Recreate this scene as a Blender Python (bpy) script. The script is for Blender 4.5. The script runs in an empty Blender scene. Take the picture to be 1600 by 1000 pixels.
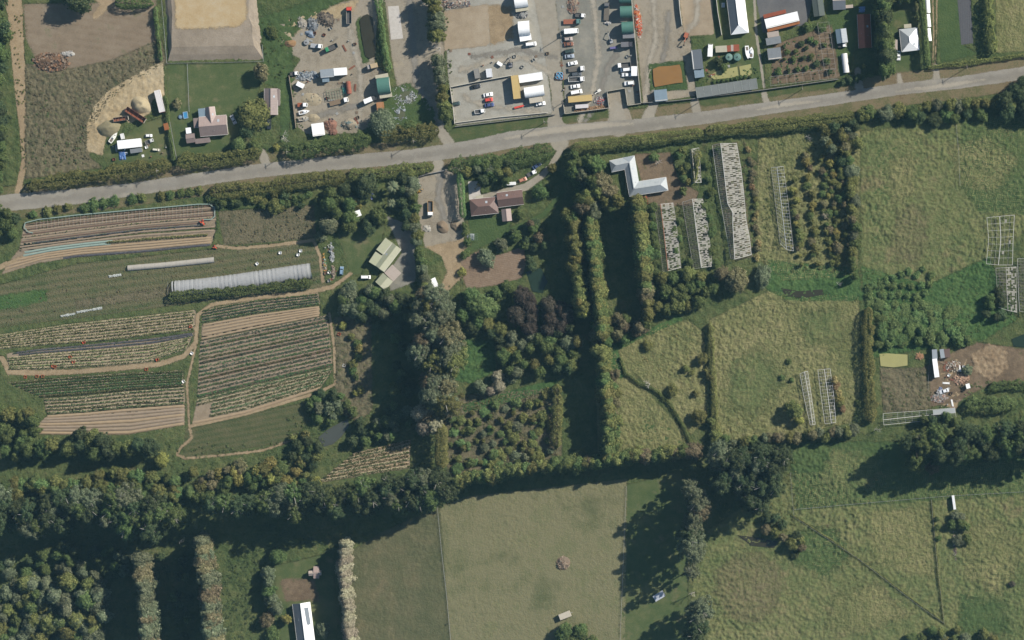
import bpy, bmesh, math, random
import numpy as np
from mathutils import Vector

# ------------------------------------------------------------------ camera, sky, sun, exposure
SC = bpy.context.scene
COL = SC.collection
S = 0.3                              # metres of ground per photograph pixel
CAMH = 1800.0
NADX, NADY = (1300 - 800) * S, (500 - 450) * S
cam_d = bpy.data.cameras.new('camera')
cam = bpy.data.objects.new('camera', cam_d)
COL.objects.link(cam)
cam.location = (NADX, NADY, CAMH)
cam_d.sensor_width = 36.0
cam_d.lens = 36.0 * CAMH / 480.0
cam_d.shift_x = -NADX / 480.0
cam_d.shift_y = -NADY / 480.0
cam_d.clip_start = 10.0
cam_d.clip_end = 9000.0
SC.camera = cam

SUN_EL = math.radians(36.0)
SUN_AZ = math.atan2(0.853, 0.522)    # measured from +Y (north) towards +X (east)
world = bpy.data.worlds.new('World')
SC.world = world
world.use_nodes = True
wn = world.node_tree
wn.nodes.clear()
sky = wn.nodes.new('ShaderNodeTexSky')
sky.sky_type = 'NISHITA'
sky.sun_disc = False
sky.sun_elevation = SUN_EL
sky.sun_rotation = SUN_AZ
sky.air_density = 1.0
sky.dust_density = 0.6
sky.ozone_density = 1.5
bg = wn.nodes.new('ShaderNodeBackground')
bg.inputs['Strength'].default_value = 0.07
wo = wn.nodes.new('ShaderNodeOutputWorld')
wn.links.new(sky.outputs[0], bg.inputs[0])
wn.links.new(bg.outputs[0], wo.inputs[0])
sun_d = bpy.data.lights.new('sun', 'SUN')
sun_d.energy = 5.0
sun_d.angle = math.radians(0.5)
sun_d.color = (1.0, 0.95, 0.865)
sun = bpy.data.objects.new('sun', sun_d)
COL.objects.link(sun)
sdir = Vector((math.sin(SUN_AZ) * math.cos(SUN_EL), math.cos(SUN_AZ) * math.cos(SUN_EL), math.sin(SUN_EL)))
sun.rotation_euler = (-sdir).to_track_quat('-Z', 'Y').to_euler()
sun.location = (200, 150, 250)
SC.view_settings.view_transform = 'Standard'
SC.view_settings.look = 'None'
SC.view_settings.gamma = 1.0
SC.view_settings.exposure = 0.62
SC.cycles.use_denoising = True
SC.cycles.max_bounces = 5
SC.cycles.transparent_max_bounces = 16
SC.cycles.diffuse_bounces = 3

# ------------------------------------------------------------------ helpers
RNG = np.random.default_rng(7)
random.seed(7)


def W(px, py, z=0.0):
    """photograph pixel -> map position of the point standing z metres above the ground there"""
    x, y = (px - 800) * S, (500 - py) * S
    k = z / CAMH
    return x + (NADX - x) * k, y + (NADY - y) * k


def tag(o, label=None, cat=None, group=None, kind=None):
    if label: o['label'] = label
    if cat: o['category'] = cat
    if group: o['group'] = group
    if kind: o['kind'] = kind
    return o


def thing(name, label, cat, loc=(0, 0, 0), rz=0.0, group=None):
    o = bpy.data.objects.new(name, None)
    o.empty_display_size = 0.5
    COL.objects.link(o)
    o.location = loc
    o.rotation_euler = (0, 0, rz)
    return tag(o, label, cat, group)


def link(name, me, parent=None, mat=None, loc=(0, 0, 0), rz=0.0):
    o = bpy.data.objects.new(name, me)
    COL.objects.link(o)
    if parent: o.parent = parent
    o.location = loc
    o.rotation_euler = (0, 0, rz)
    if mat is not None:
        if len(me.materials) == 0:
            me.materials.append(mat)
        elif me.materials[0] is not mat:
            o.material_slots[0].link = 'OBJECT'
            o.material_slots[0].material = mat
    return o


def np_mesh(name, v, f, attrs=None, smooth=False, midx=None):
    """v (N,3), f (M,k) all faces with k corners"""
    v = np.asarray(v, dtype=np.float32)
    f = np.asarray(f, dtype=np.int32)
    me = bpy.data.meshes.new(name)
    k = f.shape[1]
    me.vertices.add(len(v))
    me.vertices.foreach_set('co', v.ravel())
    me.loops.add(f.size)
    me.loops.foreach_set('vertex_index', f.ravel())
    me.polygons.add(len(f))
    me.polygons.foreach_set('loop_start', np.arange(0, f.size, k, dtype=np.int32))
    me.polygons.foreach_set('loop_total', np.full(len(f), k, dtype=np.int32))
    if smooth:
        me.polygons.foreach_set('use_smooth', np.ones(len(f), dtype=bool))
    if midx is not None:
        me.polygons.foreach_set('material_index', np.asarray(midx, dtype=np.int32))
    for n, a in (attrs or {}).items():
        at = me.attributes.new(n, 'FLOAT', 'POINT')
        at.data.foreach_set('value', np.asarray(a, dtype=np.float32))
    me.update(calc_edges=True)
    me.validate()
    return me


class MB:
    """collects simple shapes into one mesh"""
    def __init__(s): s.v, s.f = [], []

    def add(s, v, f):
        n = len(s.v)
        s.v += [tuple(p) for p in v]
        s.f += [tuple(i + n for i in q) for q in f]
        return s

    def box(s, x0, x1, y0, y1, z0, z1, tx=0.0, ty=0.0):
        """tx, ty: how much the top is drawn in"""
        v = [(x0, y0, z0), (x1, y0, z0), (x1, y1, z0), (x0, y1, z0),
             (x0 + tx, y0 + ty, z1), (x1 - tx, y0 + ty, z1), (x1 - tx, y1 - ty, z1), (x0 + tx, y1 - ty, z1)]
        return s.add(v, [(3, 2, 1, 0), (4, 5, 6, 7), (0, 1, 5, 4), (1, 2, 6, 5), (2, 3, 7, 6), (3, 0, 4, 7)])

    def tube(s, a, b, r0, r1=None, n=6):
        a, b = Vector(a), Vector(b)
        r1 = r0 if r1 is None else r1
        d = (b - a).normalized()
        u = d.orthogonal().normalized()
        w = d.cross(u)
        v = []
        for p, r in ((a, r0), (b, r1)):
            for i in range(n):
                t = 2 * math.pi * i / n
                v.append(p + (u * math.cos(t) + w * math.sin(t)) * r)
        f = [(i, (i + 1) % n, n + (i + 1) % n, n + i) for i in range(n)]
        f += [tuple(range(n - 1, -1, -1)), tuple(range(n, 2 * n))]
        return s.add(v, f)

    def beam(s, a, b, w, h):
        a, b = Vector(a), Vector(b)
        d = (b - a).normalized()
        up = Vector((0, 0, 1)) if abs(d.z) < 0.95 else Vector((1, 0, 0))
        u = d.cross(up).normalized() * (w / 2)
        q = u.normalized().cross(d) * (h / 2)
        v = [a - u - q, a + u - q, a + u + q, a - u + q, b - u - q, b + u - q, b + u + q, b - u + q]
        return s.add(v, [(3, 2, 1, 0), (4, 5, 6, 7), (0, 1, 5, 4), (1, 2, 6, 5), (2, 3, 7, 6), (3, 0, 4, 7)])

    def prism(s, prof, y0, y1):
        """closed profile in x,z pushed along y"""
        n = len(prof)
        v = [(x, y0, z) for x, z in prof] + [(x, y1, z) for x, z in prof]
        f = [(i, (i + 1) % n, n + (i + 1) % n, n + i) for i in range(n)]
        f += [tuple(range(n - 1, -1, -1)), tuple(range(n, 2 * n))]
        return s.add(v, f)

    def loft(s, rings, close=True):
        n = len(rings[0])
        v = [p for r in rings for p in r]
        f = []
        for k in range(len(rings) - 1):
            for i in range(n if close else n - 1):
                j = (i + 1) % n
                f.append((k * n + i, k * n + j, (k + 1) * n + j, (k + 1) * n + i))
        if close:
            f += [tuple(range(n - 1, -1, -1)), tuple((len(rings) - 1) * n + i for i in range(n))]
        return s.add(v, f)

    def mesh(s, name, bevel=0.0, smooth=False):
        me = bpy.data.meshes.new(name)
        me.from_pydata([tuple(p) for p in s.v], [], s.f)
        bm = bmesh.new()
        bm.from_mesh(me)
        bmesh.ops.recalc_face_normals(bm, faces=bm.faces)
        if bevel:
            bmesh.ops.bevel(bm, geom=list(bm.edges), offset=bevel, segments=2, affect='EDGES', clamp_overlap=True)
        bm.to_mesh(me)
        bm.free()
        if smooth:
            for p in me.polygons: p.use_smooth = True
        return me

    def build(s, name, mat, parent=None, bevel=0.0, loc=(0, 0, 0), rz=0.0, smooth=False):
        return link(name, s.mesh(name, bevel, smooth), parent, mat, loc, rz)


_T = RNG.random((256, 256)).astype(np.float32)


def vnoise(x, y, seed=0):
    x = np.asarray(x) + seed * 17.3
    y = np.asarray(y) + seed * 31.7
    ix, iy = np.floor(x).astype(int), np.floor(y).astype(int)
    fx, fy = x - ix, y - iy
    fx, fy = fx * fx * (3 - 2 * fx), fy * fy * (3 - 2 * fy)
    a, b = _T[ix & 255, iy & 255], _T[(ix + 1) & 255, iy & 255]
    c, d = _T[ix & 255, (iy + 1) & 255], _T[(ix + 1) & 255, (iy + 1) & 255]
    return (a * (1 - fx) + b * fx) * (1 - fy) + (c * (1 - fx) + d * fx) * fy


def sdf_poly(x, y, P):
    """signed distance, positive inside"""
    P = np.asarray(P, dtype=np.float64)
    Q = np.roll(P, -1, axis=0)
    d2 = np.full(x.shape, 1e18)
    ins = np.zeros(x.shape, dtype=bool)
    for (ax, ay), (bx, by) in zip(P, Q):
        ex, ey = bx - ax, by - ay
        t = np.clip(((x - ax) * ex + (y - ay) * ey) / max(ex * ex + ey * ey, 1e-9), 0, 1)
        d2 = np.minimum(d2, (x - ax - t * ex) ** 2 + (y - ay - t * ey) ** 2)
        if ay != by:
            c = ((ay > y) != (by > y)) & (x < (bx - ax) * (y - ay) / (by - ay) + ax)
            ins ^= c
    d = np.sqrt(d2)
    return np.where(ins, d, -d)


def sdf_line(x, y, P, w):
    """distance inside a ribbon of half-widths w along P, positive inside"""
    best = np.full(x.shape, -1e9)
    for i in range(len(P) - 1):
        (ax, ay), (bx, by) = P[i], P[i + 1]
        ex, ey = bx - ax, by - ay
        t = np.clip(((x - ax) * ex + (y - ay) * ey) / max(ex * ex + ey * ey, 1e-9), 0, 1)
        d = np.sqrt((x - ax - t * ex) ** 2 + (y - ay - t * ey) ** 2)
        best = np.maximum(best, w[i] + (w[i + 1] - w[i]) * t - d)
    return best


def inside(px, py, poly):
    return sdf_poly(np.array([float(px)]), np.array([float(py)]), poly)[0] > 0


# ------------------------------------------------------------------ materials
class N:
    def __init__(s, name):
        s.m = bpy.data.materials.new(name)
        s.m.use_nodes = True
        s.t = s.m.node_tree
        s.t.nodes.clear()
        s.out = s.t.nodes.new('ShaderNodeOutputMaterial')

    def n(s, typ, **kw):
        nd = s.t.nodes.new('ShaderNode' + typ)
        for k, v in kw.items():
            if k.startswith('i_'):
                nd.inputs[k[2:].replace('_', ' ')].default_value = v
            else:
                setattr(nd, k, v)
        return nd

    def l(s, a, b): s.t.links.new(a, b)

    def math(s, op, a, b=None, c=None, clamp=False):
        nd = s.n('Math', operation=op, use_clamp=clamp)
        for i, q in enumerate((a, b, c)):
            if q is None: continue
            if isinstance(q, (int, float)): nd.inputs[i].default_value = q
            else: s.l(q, nd.inputs[i])
        return nd.outputs[0]

    def pos(s): return s.n('NewGeometry').outputs['Position']

    def noise(s, vec, scale, detail=3.0, rough=0.6):
        nd = s.n('TexNoise')
        nd.inputs['Scale'].default_value = scale
        nd.inputs['Detail'].default_value = detail
        nd.inputs['Roughness'].default_value = rough
        s.l(vec, nd.inputs['Vector'])
        return nd.outputs['Fac']

    def ramp(s, fac, stops):
        nd = s.n('ValToRGB')
        e = nd.color_ramp.elements
        while len(e) < len(stops): e.new(0.5)
        for q, (p, c) in zip(e, stops):
            q.position = p
            q.color = (c[0], c[1], c[2], 1)
        s.l(fac, nd.inputs[0])
        return nd.outputs['Color']

    def mix(s, fac, a, b, blend='MIX'):
        nd = s.n('MixRGB', blend_type=blend)
        for i, q in enumerate((fac, a, b)):
            if isinstance(q, (int, float)): nd.inputs[i].default_value = q
            elif isinstance(q, (tuple, list)): nd.inputs[i].default_value = (*q[:3], 1)
            else: s.l(q, nd.inputs[i])
        return nd.outputs[0]

    def bump(s, h, strength, dist):
        nd = s.n('Bump')
        nd.inputs['Strength'].default_value = strength
        nd.inputs['Distance'].default_value = dist
        s.l(h, nd.inputs['Height'])
        return nd.outputs[0]

    def bsdf(s, col, rough=0.9, nrm=None, spec=0.2, metal=0.0, **kw):
        b = s.n('BsdfPrincipled')
        if isinstance(col, (tuple, list)): b.inputs['Base Color'].default_value = (*col[:3], 1)
        else: s.l(col, b.inputs['Base Color'])
        b.inputs['Roughness'].default_value = rough
        b.inputs['Specular IOR Level'].default_value = spec
        b.inputs['Metallic'].default_value = metal
        for k, v in kw.items(): b.inputs[k.replace('_', ' ')].default_value = v
        if nrm is not None: s.l(nrm, b.inputs['Normal'])
        return b.outputs[0]

    def done(s, sh):
        s.l(sh, s.out.inputs['Surface'])
        return s.m


def ground_mat(name, stops, big=0.025, mid=0.22, fine=1.3, wts=(.34, .30, .36), bump=0.5, bdist=0.25, bscale=1.1,
               soft=True, streak=None, spots=None, rough=0.95, spread=1.0):
    """earth, gravel and grass sheets: colour from three scales of noise, ragged faded rim from the mesh's 'edge' attribute"""
    n = N(name)
    p = n.pos()
    a, b, c = n.noise(p, big, 4), n.noise(p, mid, 4), n.noise(p, fine, 4, .8)
    f = n.math('ADD', n.math('ADD', n.math('MULTIPLY', a, wts[0]), n.math('MULTIPLY', b, wts[1])), n.math('MULTIPLY', c, wts[2]))
    k = len(stops)
    lo, hi = 0.5 - 0.13 * spread, 0.5 + 0.13 * spread
    col = n.ramp(f, [(lo + (hi - lo) * i / (k - 1), q) for i, q in enumerate(stops)])
    if streak:                                  # (angle, spacing, colour, strength)
        ang, sp, sc_, st = streak
        mp = n.n('Mapping', vector_type='POINT')
        mp.inputs['Rotation'].default_value = (0, 0, ang)
        n.l(p, mp.inputs['Vector'])
        w = n.n('TexWave', wave_type='BANDS', bands_direction='Y')
        w.inputs['Scale'].default_value = 0.314 / sp
        w.inputs['Distortion'].default_value = 1.5
        w.inputs['Detail'].default_value = 2.0
        w.inputs['Detail Scale'].default_value = 0.6
        n.l(mp.outputs[0], w.inputs['Vector'])
        mk = n.math('MULTIPLY', w.outputs['Fac'], n.math('MULTIPLY', n.noise(p, .12), st * 1.6, clamp=True))
        col = n.mix(mk, col, sc_)
    for sp in (spots or []):                    # (scale, threshold, colour, strength)
        q = n.noise(p, sp[0], 4, .65)
        mk = n.math('MULTIPLY', n.math('MULTIPLY', n.math('SUBTRACT', q, sp[1]), 9.0, clamp=True), sp[3])
        col = n.mix(mk, col, sp[2])
    nrm = None
    if bump:
        h = n.math('ADD', n.noise(p, bscale, 3, .6), n.math('MULTIPLY', n.noise(p, bscale * 3.1, 2), .4))
        nrm = n.bump(h, bump, bdist)
    sh = n.bsdf(col, rough, nrm, 0.1)
    if soft:
        at = n.n('Attribute', attribute_name='edge').outputs['Fac']
        e = n.math('ADD', n.math('ADD', at, n.math('MULTIPLY', n.math('SUBTRACT', n.noise(p, .35, 5, .7), .5), 1.1)),
                   n.math('MULTIPLY', n.math('SUBTRACT', n.noise(p, 1.6, 3, .7), .5), .5))
        e = n.math('ADD', e, n.math('MULTIPLY', n.math('SUBTRACT', n.noise(p, 7.0, 2, .8), .5), 1.3))
        fac = n.math('GREATER_THAN', e, .5)
        tr = n.n('BsdfTransparent')
        mx = n.n('MixShader')
        n.l(fac, mx.inputs[0]); n.l(tr.outputs[0], mx.inputs[1]); n.l(sh, mx.inputs[2])
        sh = mx.outputs[0]
    return n.done(sh)


def leaf_mat(name, dark, main, tip=None, objvar=0.3):
    n = N(name)
    r = n.n('Attribute', attribute_name='rnd').outputs['Fac']
    o = n.n('ObjectInfo').outputs['Random']
    col = n.ramp(r, [(0.0, dark), (0.55, main), (0.85, main), (1.0, tip or main)])  # leaf tone picked at random per leaf
    v = n.math('MULTIPLY_ADD', o, objvar, 1.0 - objvar / 2)
    vv = n.n('CombineXYZ')
    for i in range(3): n.l(v, vv.inputs[i])
    big = n.noise(n.pos(), .16, 3)
    hs = n.n('HueSaturation')
    n.l(n.math('MULTIPLY_ADD', n.math('SUBTRACT', o, .5), .05, .5), hs.inputs['Hue'])
    n.l(n.math('MULTIPLY_ADD', big, 1.0, .5), hs.inputs['Value'])
    n.l(n.mix(1.0, col, vv.outputs[0], 'MULTIPLY'), hs.inputs['Color'])
    d = n.bsdf(hs.outputs[0], .9, None, .04)
    t = n.n('BsdfTranslucent')
    n.l(hs.outputs[0], t.inputs['Color'])
    mx = n.n('MixShader')
    mx.inputs[0].default_value = .3
    n.l(d, mx.inputs[1]); n.l(t.outputs[0], mx.inputs[2])
    return n.done(mx.outputs[0])


def plain(name, col, rough=.6, metal=0.0, dirt=.35, dcol=(.12, .10, .08), dscale=1.2, rib=None, spec=.4):
    """painted or bare solid with weathering; rib = (spacing, axis) pressed ribs along the object's own axis"""
    n = N(name)
    tc = n.n('TexCoord').outputs['Object']
    f = n.math('MULTIPLY', n.math('SUBTRACT', n.noise(tc, dscale, 5, .7), .42), 3.0, clamp=True)
    c = n.mix(n.math('MULTIPLY', f, dirt), col, dcol)
    c = n.mix(n.math('MULTIPLY', n.noise(tc, .25, 2), .25), c, (col[0] * .7, col[1] * .7, col[2] * .7))
    nrm = None
    if rib:
        w = n.n('TexWave', wave_type='BANDS', bands_direction=rib[1])
        w.inputs['Scale'].default_value = 0.314 / rib[0]
        n.l(tc, w.inputs['Vector'])
        nrm = n.bump(w.outputs['Fac'], .12, rib[0] * .2)
    return n.done(n.bsdf(c, rough, nrm, spec, metal))


_PM = {}


def paint(col, rough=.5, metal=0.0, dirt=.25, rib=None, dcol=(.12, .10, .08), dscale=1.2):
    k = (tuple(col), rough, metal, dirt, rib, dcol, dscale)
    if k not in _PM:
        _PM[k] = plain('paint_%02d' % len(_PM), col, rough, metal, dirt, dcol, dscale, rib)
    return _PM[k]


def simple(name, col, rough=.5, metal=0.0, spec=.5):
    n = N(name)
    c = n.mix(n.math('MULTIPLY', n.noise(n.n('TexCoord').outputs['Object'], 3.0), .4), col, tuple(q * .6 for q in col))
    return n.done(n.bsdf(c, rough, None, spec, metal))


GLASS = simple('dark_glass', (.015, .018, .022), .08, 0, .6)
RUBBER = simple('rubber', (.018, .018, .018), .8)
STEEL = simple('galvanised_steel', (.35, .36, .36), .5, .4)
LAMP = simple('lamp_lens', (.6, .6, .58), .2)
RUST = plain('rust', (.22, .075, .035), .85, 0, .5, (.08, .04, .03), 2.5)
WOOD = plain('weathered_timber', (.24, .19, .14), .85, 0, .4, (.1, .08, .06), 4)
BARK = plain('bark', (.11, .09, .07), .9, 0, .5, (.05, .04, .03), 2)
PALEBARK = plain('pale_bark', (.38, .35, .31), .85, 0, .4, (.16, .13, .1), 2)
CONC = plain('concrete', (.42, .39, .35), .9, 0, .45, (.2, .18, .15), .8)

# ------------------------------------------------------------------ ground sheets
def A(r, g, b, k=1.5):
    """surface albedo from a colour read off a sunlit, level patch"""
    def q(u):
        u /= 255.0
        return (u / 12.92 if u <= .04045 else ((u + .055) / 1.055) ** 2.4) / k
    return (q(r), q(g), q(b))


def PW(pts): return [W(*p) for p in pts]


DLV = [.092]
SHEETS = []          # outlines of every laid sheet, so that the wild grass can keep clear of them


def grid_sheet(name, sdf, bbox, mat, lev, soft, res, amp=0.0, ascale=.9, seed=1, extra=None):
    x0, y0, x1, y1 = bbox
    pad = soft + res
    xs = np.arange(x0 - pad, x1 + pad + res, res)
    ys = np.arange(y0 - pad, y1 + pad + res, res)
    X, Y = np.meshgrid(xs, ys)
    d = sdf(X.ravel(), Y.ravel()).reshape(X.shape)
    keep = d > -soft * 1.3
    cell = keep[:-1, :-1] | keep[1:, :-1] | keep[:-1, 1:] | keep[1:, 1:]
    e = np.clip(.5 + .5 * d / soft, 0, 1)
    Z = np.full(X.shape, lev, dtype=np.float64)
    if amp:
        # one shared field of tussocks, so that sheets lying on each other never cross
        h = vnoise(X * .55, Y * .7, 1) * .35 + vnoise(X * 1.3, Y * 1.3, 4) * .65
        h = np.clip((h - .3) * 1.9, 0, 1) ** 1.2
        a_ = .8 if amp >= .3 else amp
        Z += a_ * h * np.clip(2 * e, 0, 1) * (0.45 + .8 * vnoise(X * .05, Y * .05, 10))
    if extra is not None: Z += extra(X, Y, d)
    idx = np.arange(X.size).reshape(X.shape)
    f = np.stack([idx[:-1, :-1][cell], idx[:-1, 1:][cell], idx[1:, 1:][cell], idx[1:, :-1][cell]], axis=1)
    used, inv = np.unique(f, return_inverse=True)
    f = inv.reshape(f.shape)
    v = np.stack([X.ravel(), Y.ravel(), Z.ravel()], axis=1)[used]
    me = np_mesh(name, v, f, {'edge': e.ravel()[used]}, smooth=True)
    return link(name, me, None, mat)


def patch(name, px, mat, lev, soft=1.2, res=1.2, amp=0.0, ascale=.9, seed=1, kind='structure', extra=None):
    P = PW(px)
    a = np.array(P)
    SHEETS.append(('poly', P, None))
    o = grid_sheet(name, lambda x, y: sdf_poly(x, y, P), (*a.min(0), *a.max(0)), mat, lev, soft, res, amp, ascale, seed, extra)
    return tag(o, kind=kind)


def ribbon(name, px, widths, mat, lev, soft=.6, res=.6, amp=0.0, seed=1):
    """widths in photograph pixels"""
    P = PW(px)
    if isinstance(widths, (int, float)): widths = [widths] * len(P)
    w = [q * S / 2 for q in widths]
    a = np.array(P)
    m = max(w)
    SHEETS.append(('line', P, w))
    o = grid_sheet(name, lambda x, y: sdf_line(x, y, P, w), (a[:, 0].min() - m, a[:, 1].min() - m, a[:, 0].max() + m, a[:, 1].max() + m),
                   mat, lev, soft, res, amp, .9, seed)
    return tag(o, kind='structure')


def flat(name, px, mat, lev, thick=0.0, parent=None):
    P = PW(px)
    SHEETS.append(('poly', P, None))
    mb = MB()
    n = len(P)
    if thick:
        mb.add([(x, y, lev - thick) for x, y in P] + [(x, y, lev) for x, y in P],
               [tuple(range(n, 2 * n)), tuple(range(n - 1, -1, -1))] + [(i, (i + 1) % n, n + (i + 1) % n, n + i) for i in range(n)])
    else:
        mb.add([(x, y, lev) for x, y in P], [tuple(range(n))])
    o = mb.build(name, mat)
    return tag(o, kind='structure')


M = {}
g_dry, g_mid, g_lush = A(128, 122, 82), A(98, 104, 66), A(72, 92, 52)
M['ground'] = ground_mat('pasture', [A(80, 90, 58), g_mid, A(106, 108, 72), A(120, 116, 80)], .02, .15, 1.1, bump=.8, bdist=.35, soft=False,
                         spots=[(.07, .58, A(74, 92, 56), .5)])
M['rough'] = ground_mat('rough_pasture', [A(76, 92, 54), A(100, 110, 68), A(118, 120, 78), A(134, 128, 90)], .018, .2, 1.2, bump=1.0, bdist=.4,
                        spots=[(.05, .6, A(132, 116, 88), .55), (.09, .6, A(72, 90, 54), .55)])
M['roughy'] = ground_mat('tussock_pasture', [A(88, 98, 60), A(116, 119, 76), A(136, 133, 90), A(150, 141, 102)], .03, .25, 1.2, bump=1.0, bdist=.7,
                         spots=[(.06, .62, A(82, 96, 56), .6)])
M['green'] = ground_mat('green_pasture', [A(62, 80, 46), A(78, 96, 56), A(92, 104, 62)], .03, .2, 1.3, bump=.9, bdist=.3)
M['lush'] = ground_mat('lush_growth', [A(54, 78, 44), A(74, 100, 56), A(94, 114, 66)], .04, .3, 1.0, bump=1.0, bdist=.4)
M['lawn'] = ground_mat('mown_lawn', [A(68, 86, 50), A(86, 98, 60), A(110, 112, 76)], .04, .25, 2.0, bump=.3, bdist=.06, spots=[(.05, .54, A(112, 112, 76), .6), (.12, .58, A(128, 118, 88), .6), (.6, .7, A(140, 128, 100), .5)])
M['weeds'] = ground_mat('rank_weeds', [A(76, 80, 56), A(102, 98, 74), A(122, 112, 88), A(94, 102, 68)], .05, .4, 1.3, bump=1.0, bdist=.5,
                        spots=[(.25, .6, A(62, 78, 46), .6)])
M['hay'] = ground_mat('mown_hay_paddock', [A(90, 96, 64), A(114, 115, 82), A(130, 125, 94), A(110, 114, 78), A(138, 131, 102)], .02, .1, 1.5, bump=.9, bdist=.3,
                      streak=(math.radians(86), 2.2, A(138, 126, 96), .15), spots=[(.03, .56, A(84, 92, 60), .6)])
M['haygreen'] = ground_mat('greener_hay_paddock', [A(80, 86, 58), A(100, 100, 72), A(122, 112, 84)], .02, .12, 1.5, bump=.9, bdist=.3,
                           spots=[(.035, .58, A(134, 118, 92), .7), (.04, .6, A(72, 88, 54), .6)])
M['bare'] = ground_mat('bare_harrowed_soil', [A(116, 102, 84), A(136, 120, 100), A(150, 136, 116)], .03, .2, 1.4, bump=.5, bdist=.12,
                       streak=(math.radians(8), 3.1, A(156, 144, 124), .2), spots=[(.1, .6, A(96, 100, 66), .6), (.04, .56, A(118, 106, 88), .5), (.5, .68, A(84, 92, 58), .6)])
M['dirt'] = ground_mat('packed_dirt', [A(140, 122, 96), A(162, 142, 112), A(180, 160, 130)], .06, .4, 1.6, bump=.3, bdist=.06)
M['sand'] = ground_mat('pale_clay', [A(158, 138, 104), A(178, 160, 126), A(192, 176, 146)], .05, .35, 1.4, bump=.7, bdist=.2,
                       spots=[(.2, .62, A(150, 126, 84), .5)])
M['yard'] = ground_mat('gravel_yard', [A(124, 116, 100), A(146, 136, 118), A(164, 154, 136), A(136, 126, 108)], .05, .3, 1.5, bump=.3, bdist=.06,
                       spots=[(.12, .6, A(178, 164, 138), .5), (.15, .62, A(104, 100, 92), .5), (.5, .66, A(88, 84, 76), .6), (.33, .67, A(92, 98, 62), .7)])
M['yardgrey'] = ground_mat('grey_hardstand', [A(124, 122, 112), A(142, 139, 128), A(158, 153, 140)], .05, .25, 1.5, bump=.2, bdist=.05,
                           spots=[(.1, .58, A(168, 160, 142), .55), (.17, .62, A(112, 110, 104), .6), (.5, .67, A(84, 82, 78), .7)])
M['yardpale'] = ground_mat('pale_hardstand', [A(146, 142, 130), A(166, 162, 150), A(180, 176, 164)], .05, .3, 1.5, bump=.2, bdist=.05,
                           spots=[(.1, .57, A(140, 132, 114), .6), (.25, .66, A(200, 196, 184), .6)])
M['asphalt'] = ground_mat('worn_asphalt_lot', [A(108, 110, 108), A(122, 123, 120), A(134, 133, 128)], .06, .3, 1.5, bump=.1, bdist=.03,
                          spots=[(.08, .58, A(152, 146, 132), .7), (.6, .66, A(84, 84, 82), .6)])
M['tan'] = ground_mat('tan_gravel', [A(150, 134, 112), A(166, 150, 126), A(178, 164, 142)], .05, .3, 1.8, bump=.25, bdist=.05)
M['darkasphalt'] = ground_mat('dark_asphalt', [A(94, 93, 94), A(106, 105, 105), A(116, 114, 112)], .08, .3, 1.5, bump=.1, bdist=.03, spots=[(.1, .62, A(134, 128, 118), .5)])
M['verge'] = ground_mat('road_verge', [A(112, 98, 72), A(130, 116, 90), A(104, 102, 68), A(82, 92, 56)], .03, .15, 1.2, bump=.6, bdist=.15)
M['vergegreen'] = ground_mat('green_verge', [A(70, 84, 50), A(84, 94, 56), A(110, 104, 72)], .05, .2, 1.2, bump=.6, bdist=.15)
M['road'] = ground_mat('chip_sealed_road', [A(134, 128, 116), A(148, 142, 130), A(160, 154, 142), A(150, 145, 134)], .015, .12, 1.4, bump=.1, bdist=.02,
                       spots=[(.06, .6, A(168, 160, 144), .6), (.08, .63, A(120, 114, 104), .5)], spread=1.1)
M['lane'] = ground_mat('gravel_lane', [A(146, 138, 122), A(160, 152, 136), A(172, 164, 148)], .05, .3, 1.5, bump=.2, bdist=.04)
M['worn'] = ground_mat('wheel_worn_chip', [A(134, 128, 116), A(144, 138, 127), A(154, 149, 138)], .02, .15, 1.5, bump=.1, bdist=.02)
M['dust'] = ground_mat('dusty_loose_chip', [A(158, 150, 134), A(172, 163, 146), A(180, 172, 156)], .03, .2, 1.5, bump=.2, bdist=.03)
M['soil'] = ground_mat('garden_soil', [A(96, 82, 66), A(118, 102, 82), A(138, 120, 98)], .08, .4, 1.5, bump=.7, bdist=.15, spots=[(.3, .6, A(80, 92, 54), .7)])
M['cropsoil'] = ground_mat('crop_field_soil', [A(126, 112, 92), A(150, 134, 112), A(166, 150, 128)], .03, .3, 1.5, bump=.5, bdist=.1,
                           spots=[(.35, .62, A(94, 100, 64), .6)])
M['plough'] = ground_mat('ploughed_plot', [A(124, 104, 86), A(142, 122, 102), A(156, 138, 118)], .06, .4, 1.6, bump=.8, bdist=.15,
                         streak=(math.radians(12), 1.0, A(112, 94, 76), .4))
M['rubble'] = ground_mat('rubble_ground', [A(118, 98, 76), A(148, 128, 102), A(180, 162, 132)], .08, .6, 2.0, bump=1.0, bdist=.25, spread=1.4)


def water_mat(name, col, rough=.12, scum=None):
    n = N(name)
    p = n.pos()
    c = n.mix(n.noise(p, .25, 3), col, tuple(q * .75 for q in col))
    if scum: c = n.mix(n.math('MULTIPLY', n.noise(p, 1.2, 5, .7), .5), c, scum)
    return n.done(n.bsdf(c, rough, n.bump(n.noise(p, 1.5, 2), .05, .05), .5))


M['w_brown'] = water_mat('silty_brown_water', A(158, 118, 66), .35)
M['w_dark'] = water_mat('dark_pond_water', (.035, .032, .018), .15)
M['w_green'] = water_mat('green_pond_water', (.018, .032, .018), .15)
M['w_grey'] = water_mat('grey_pond_water', (.06, .065, .055), .2)
M['w_algae'] = water_mat('duckweed_covered_water', A(166, 162, 100), .7, A(178, 172, 112))

# the one sheet that reaches the horizon
_b = 4000.0
gm_ = MB().add([(-_b, -_b, 0), (_b, -_b, 0), (_b, _b, 0), (-_b, _b, 0)], [(0, 1, 2, 3)])
tag(gm_.build('ground', M['ground']), kind='structure')

pt = patch
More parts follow.
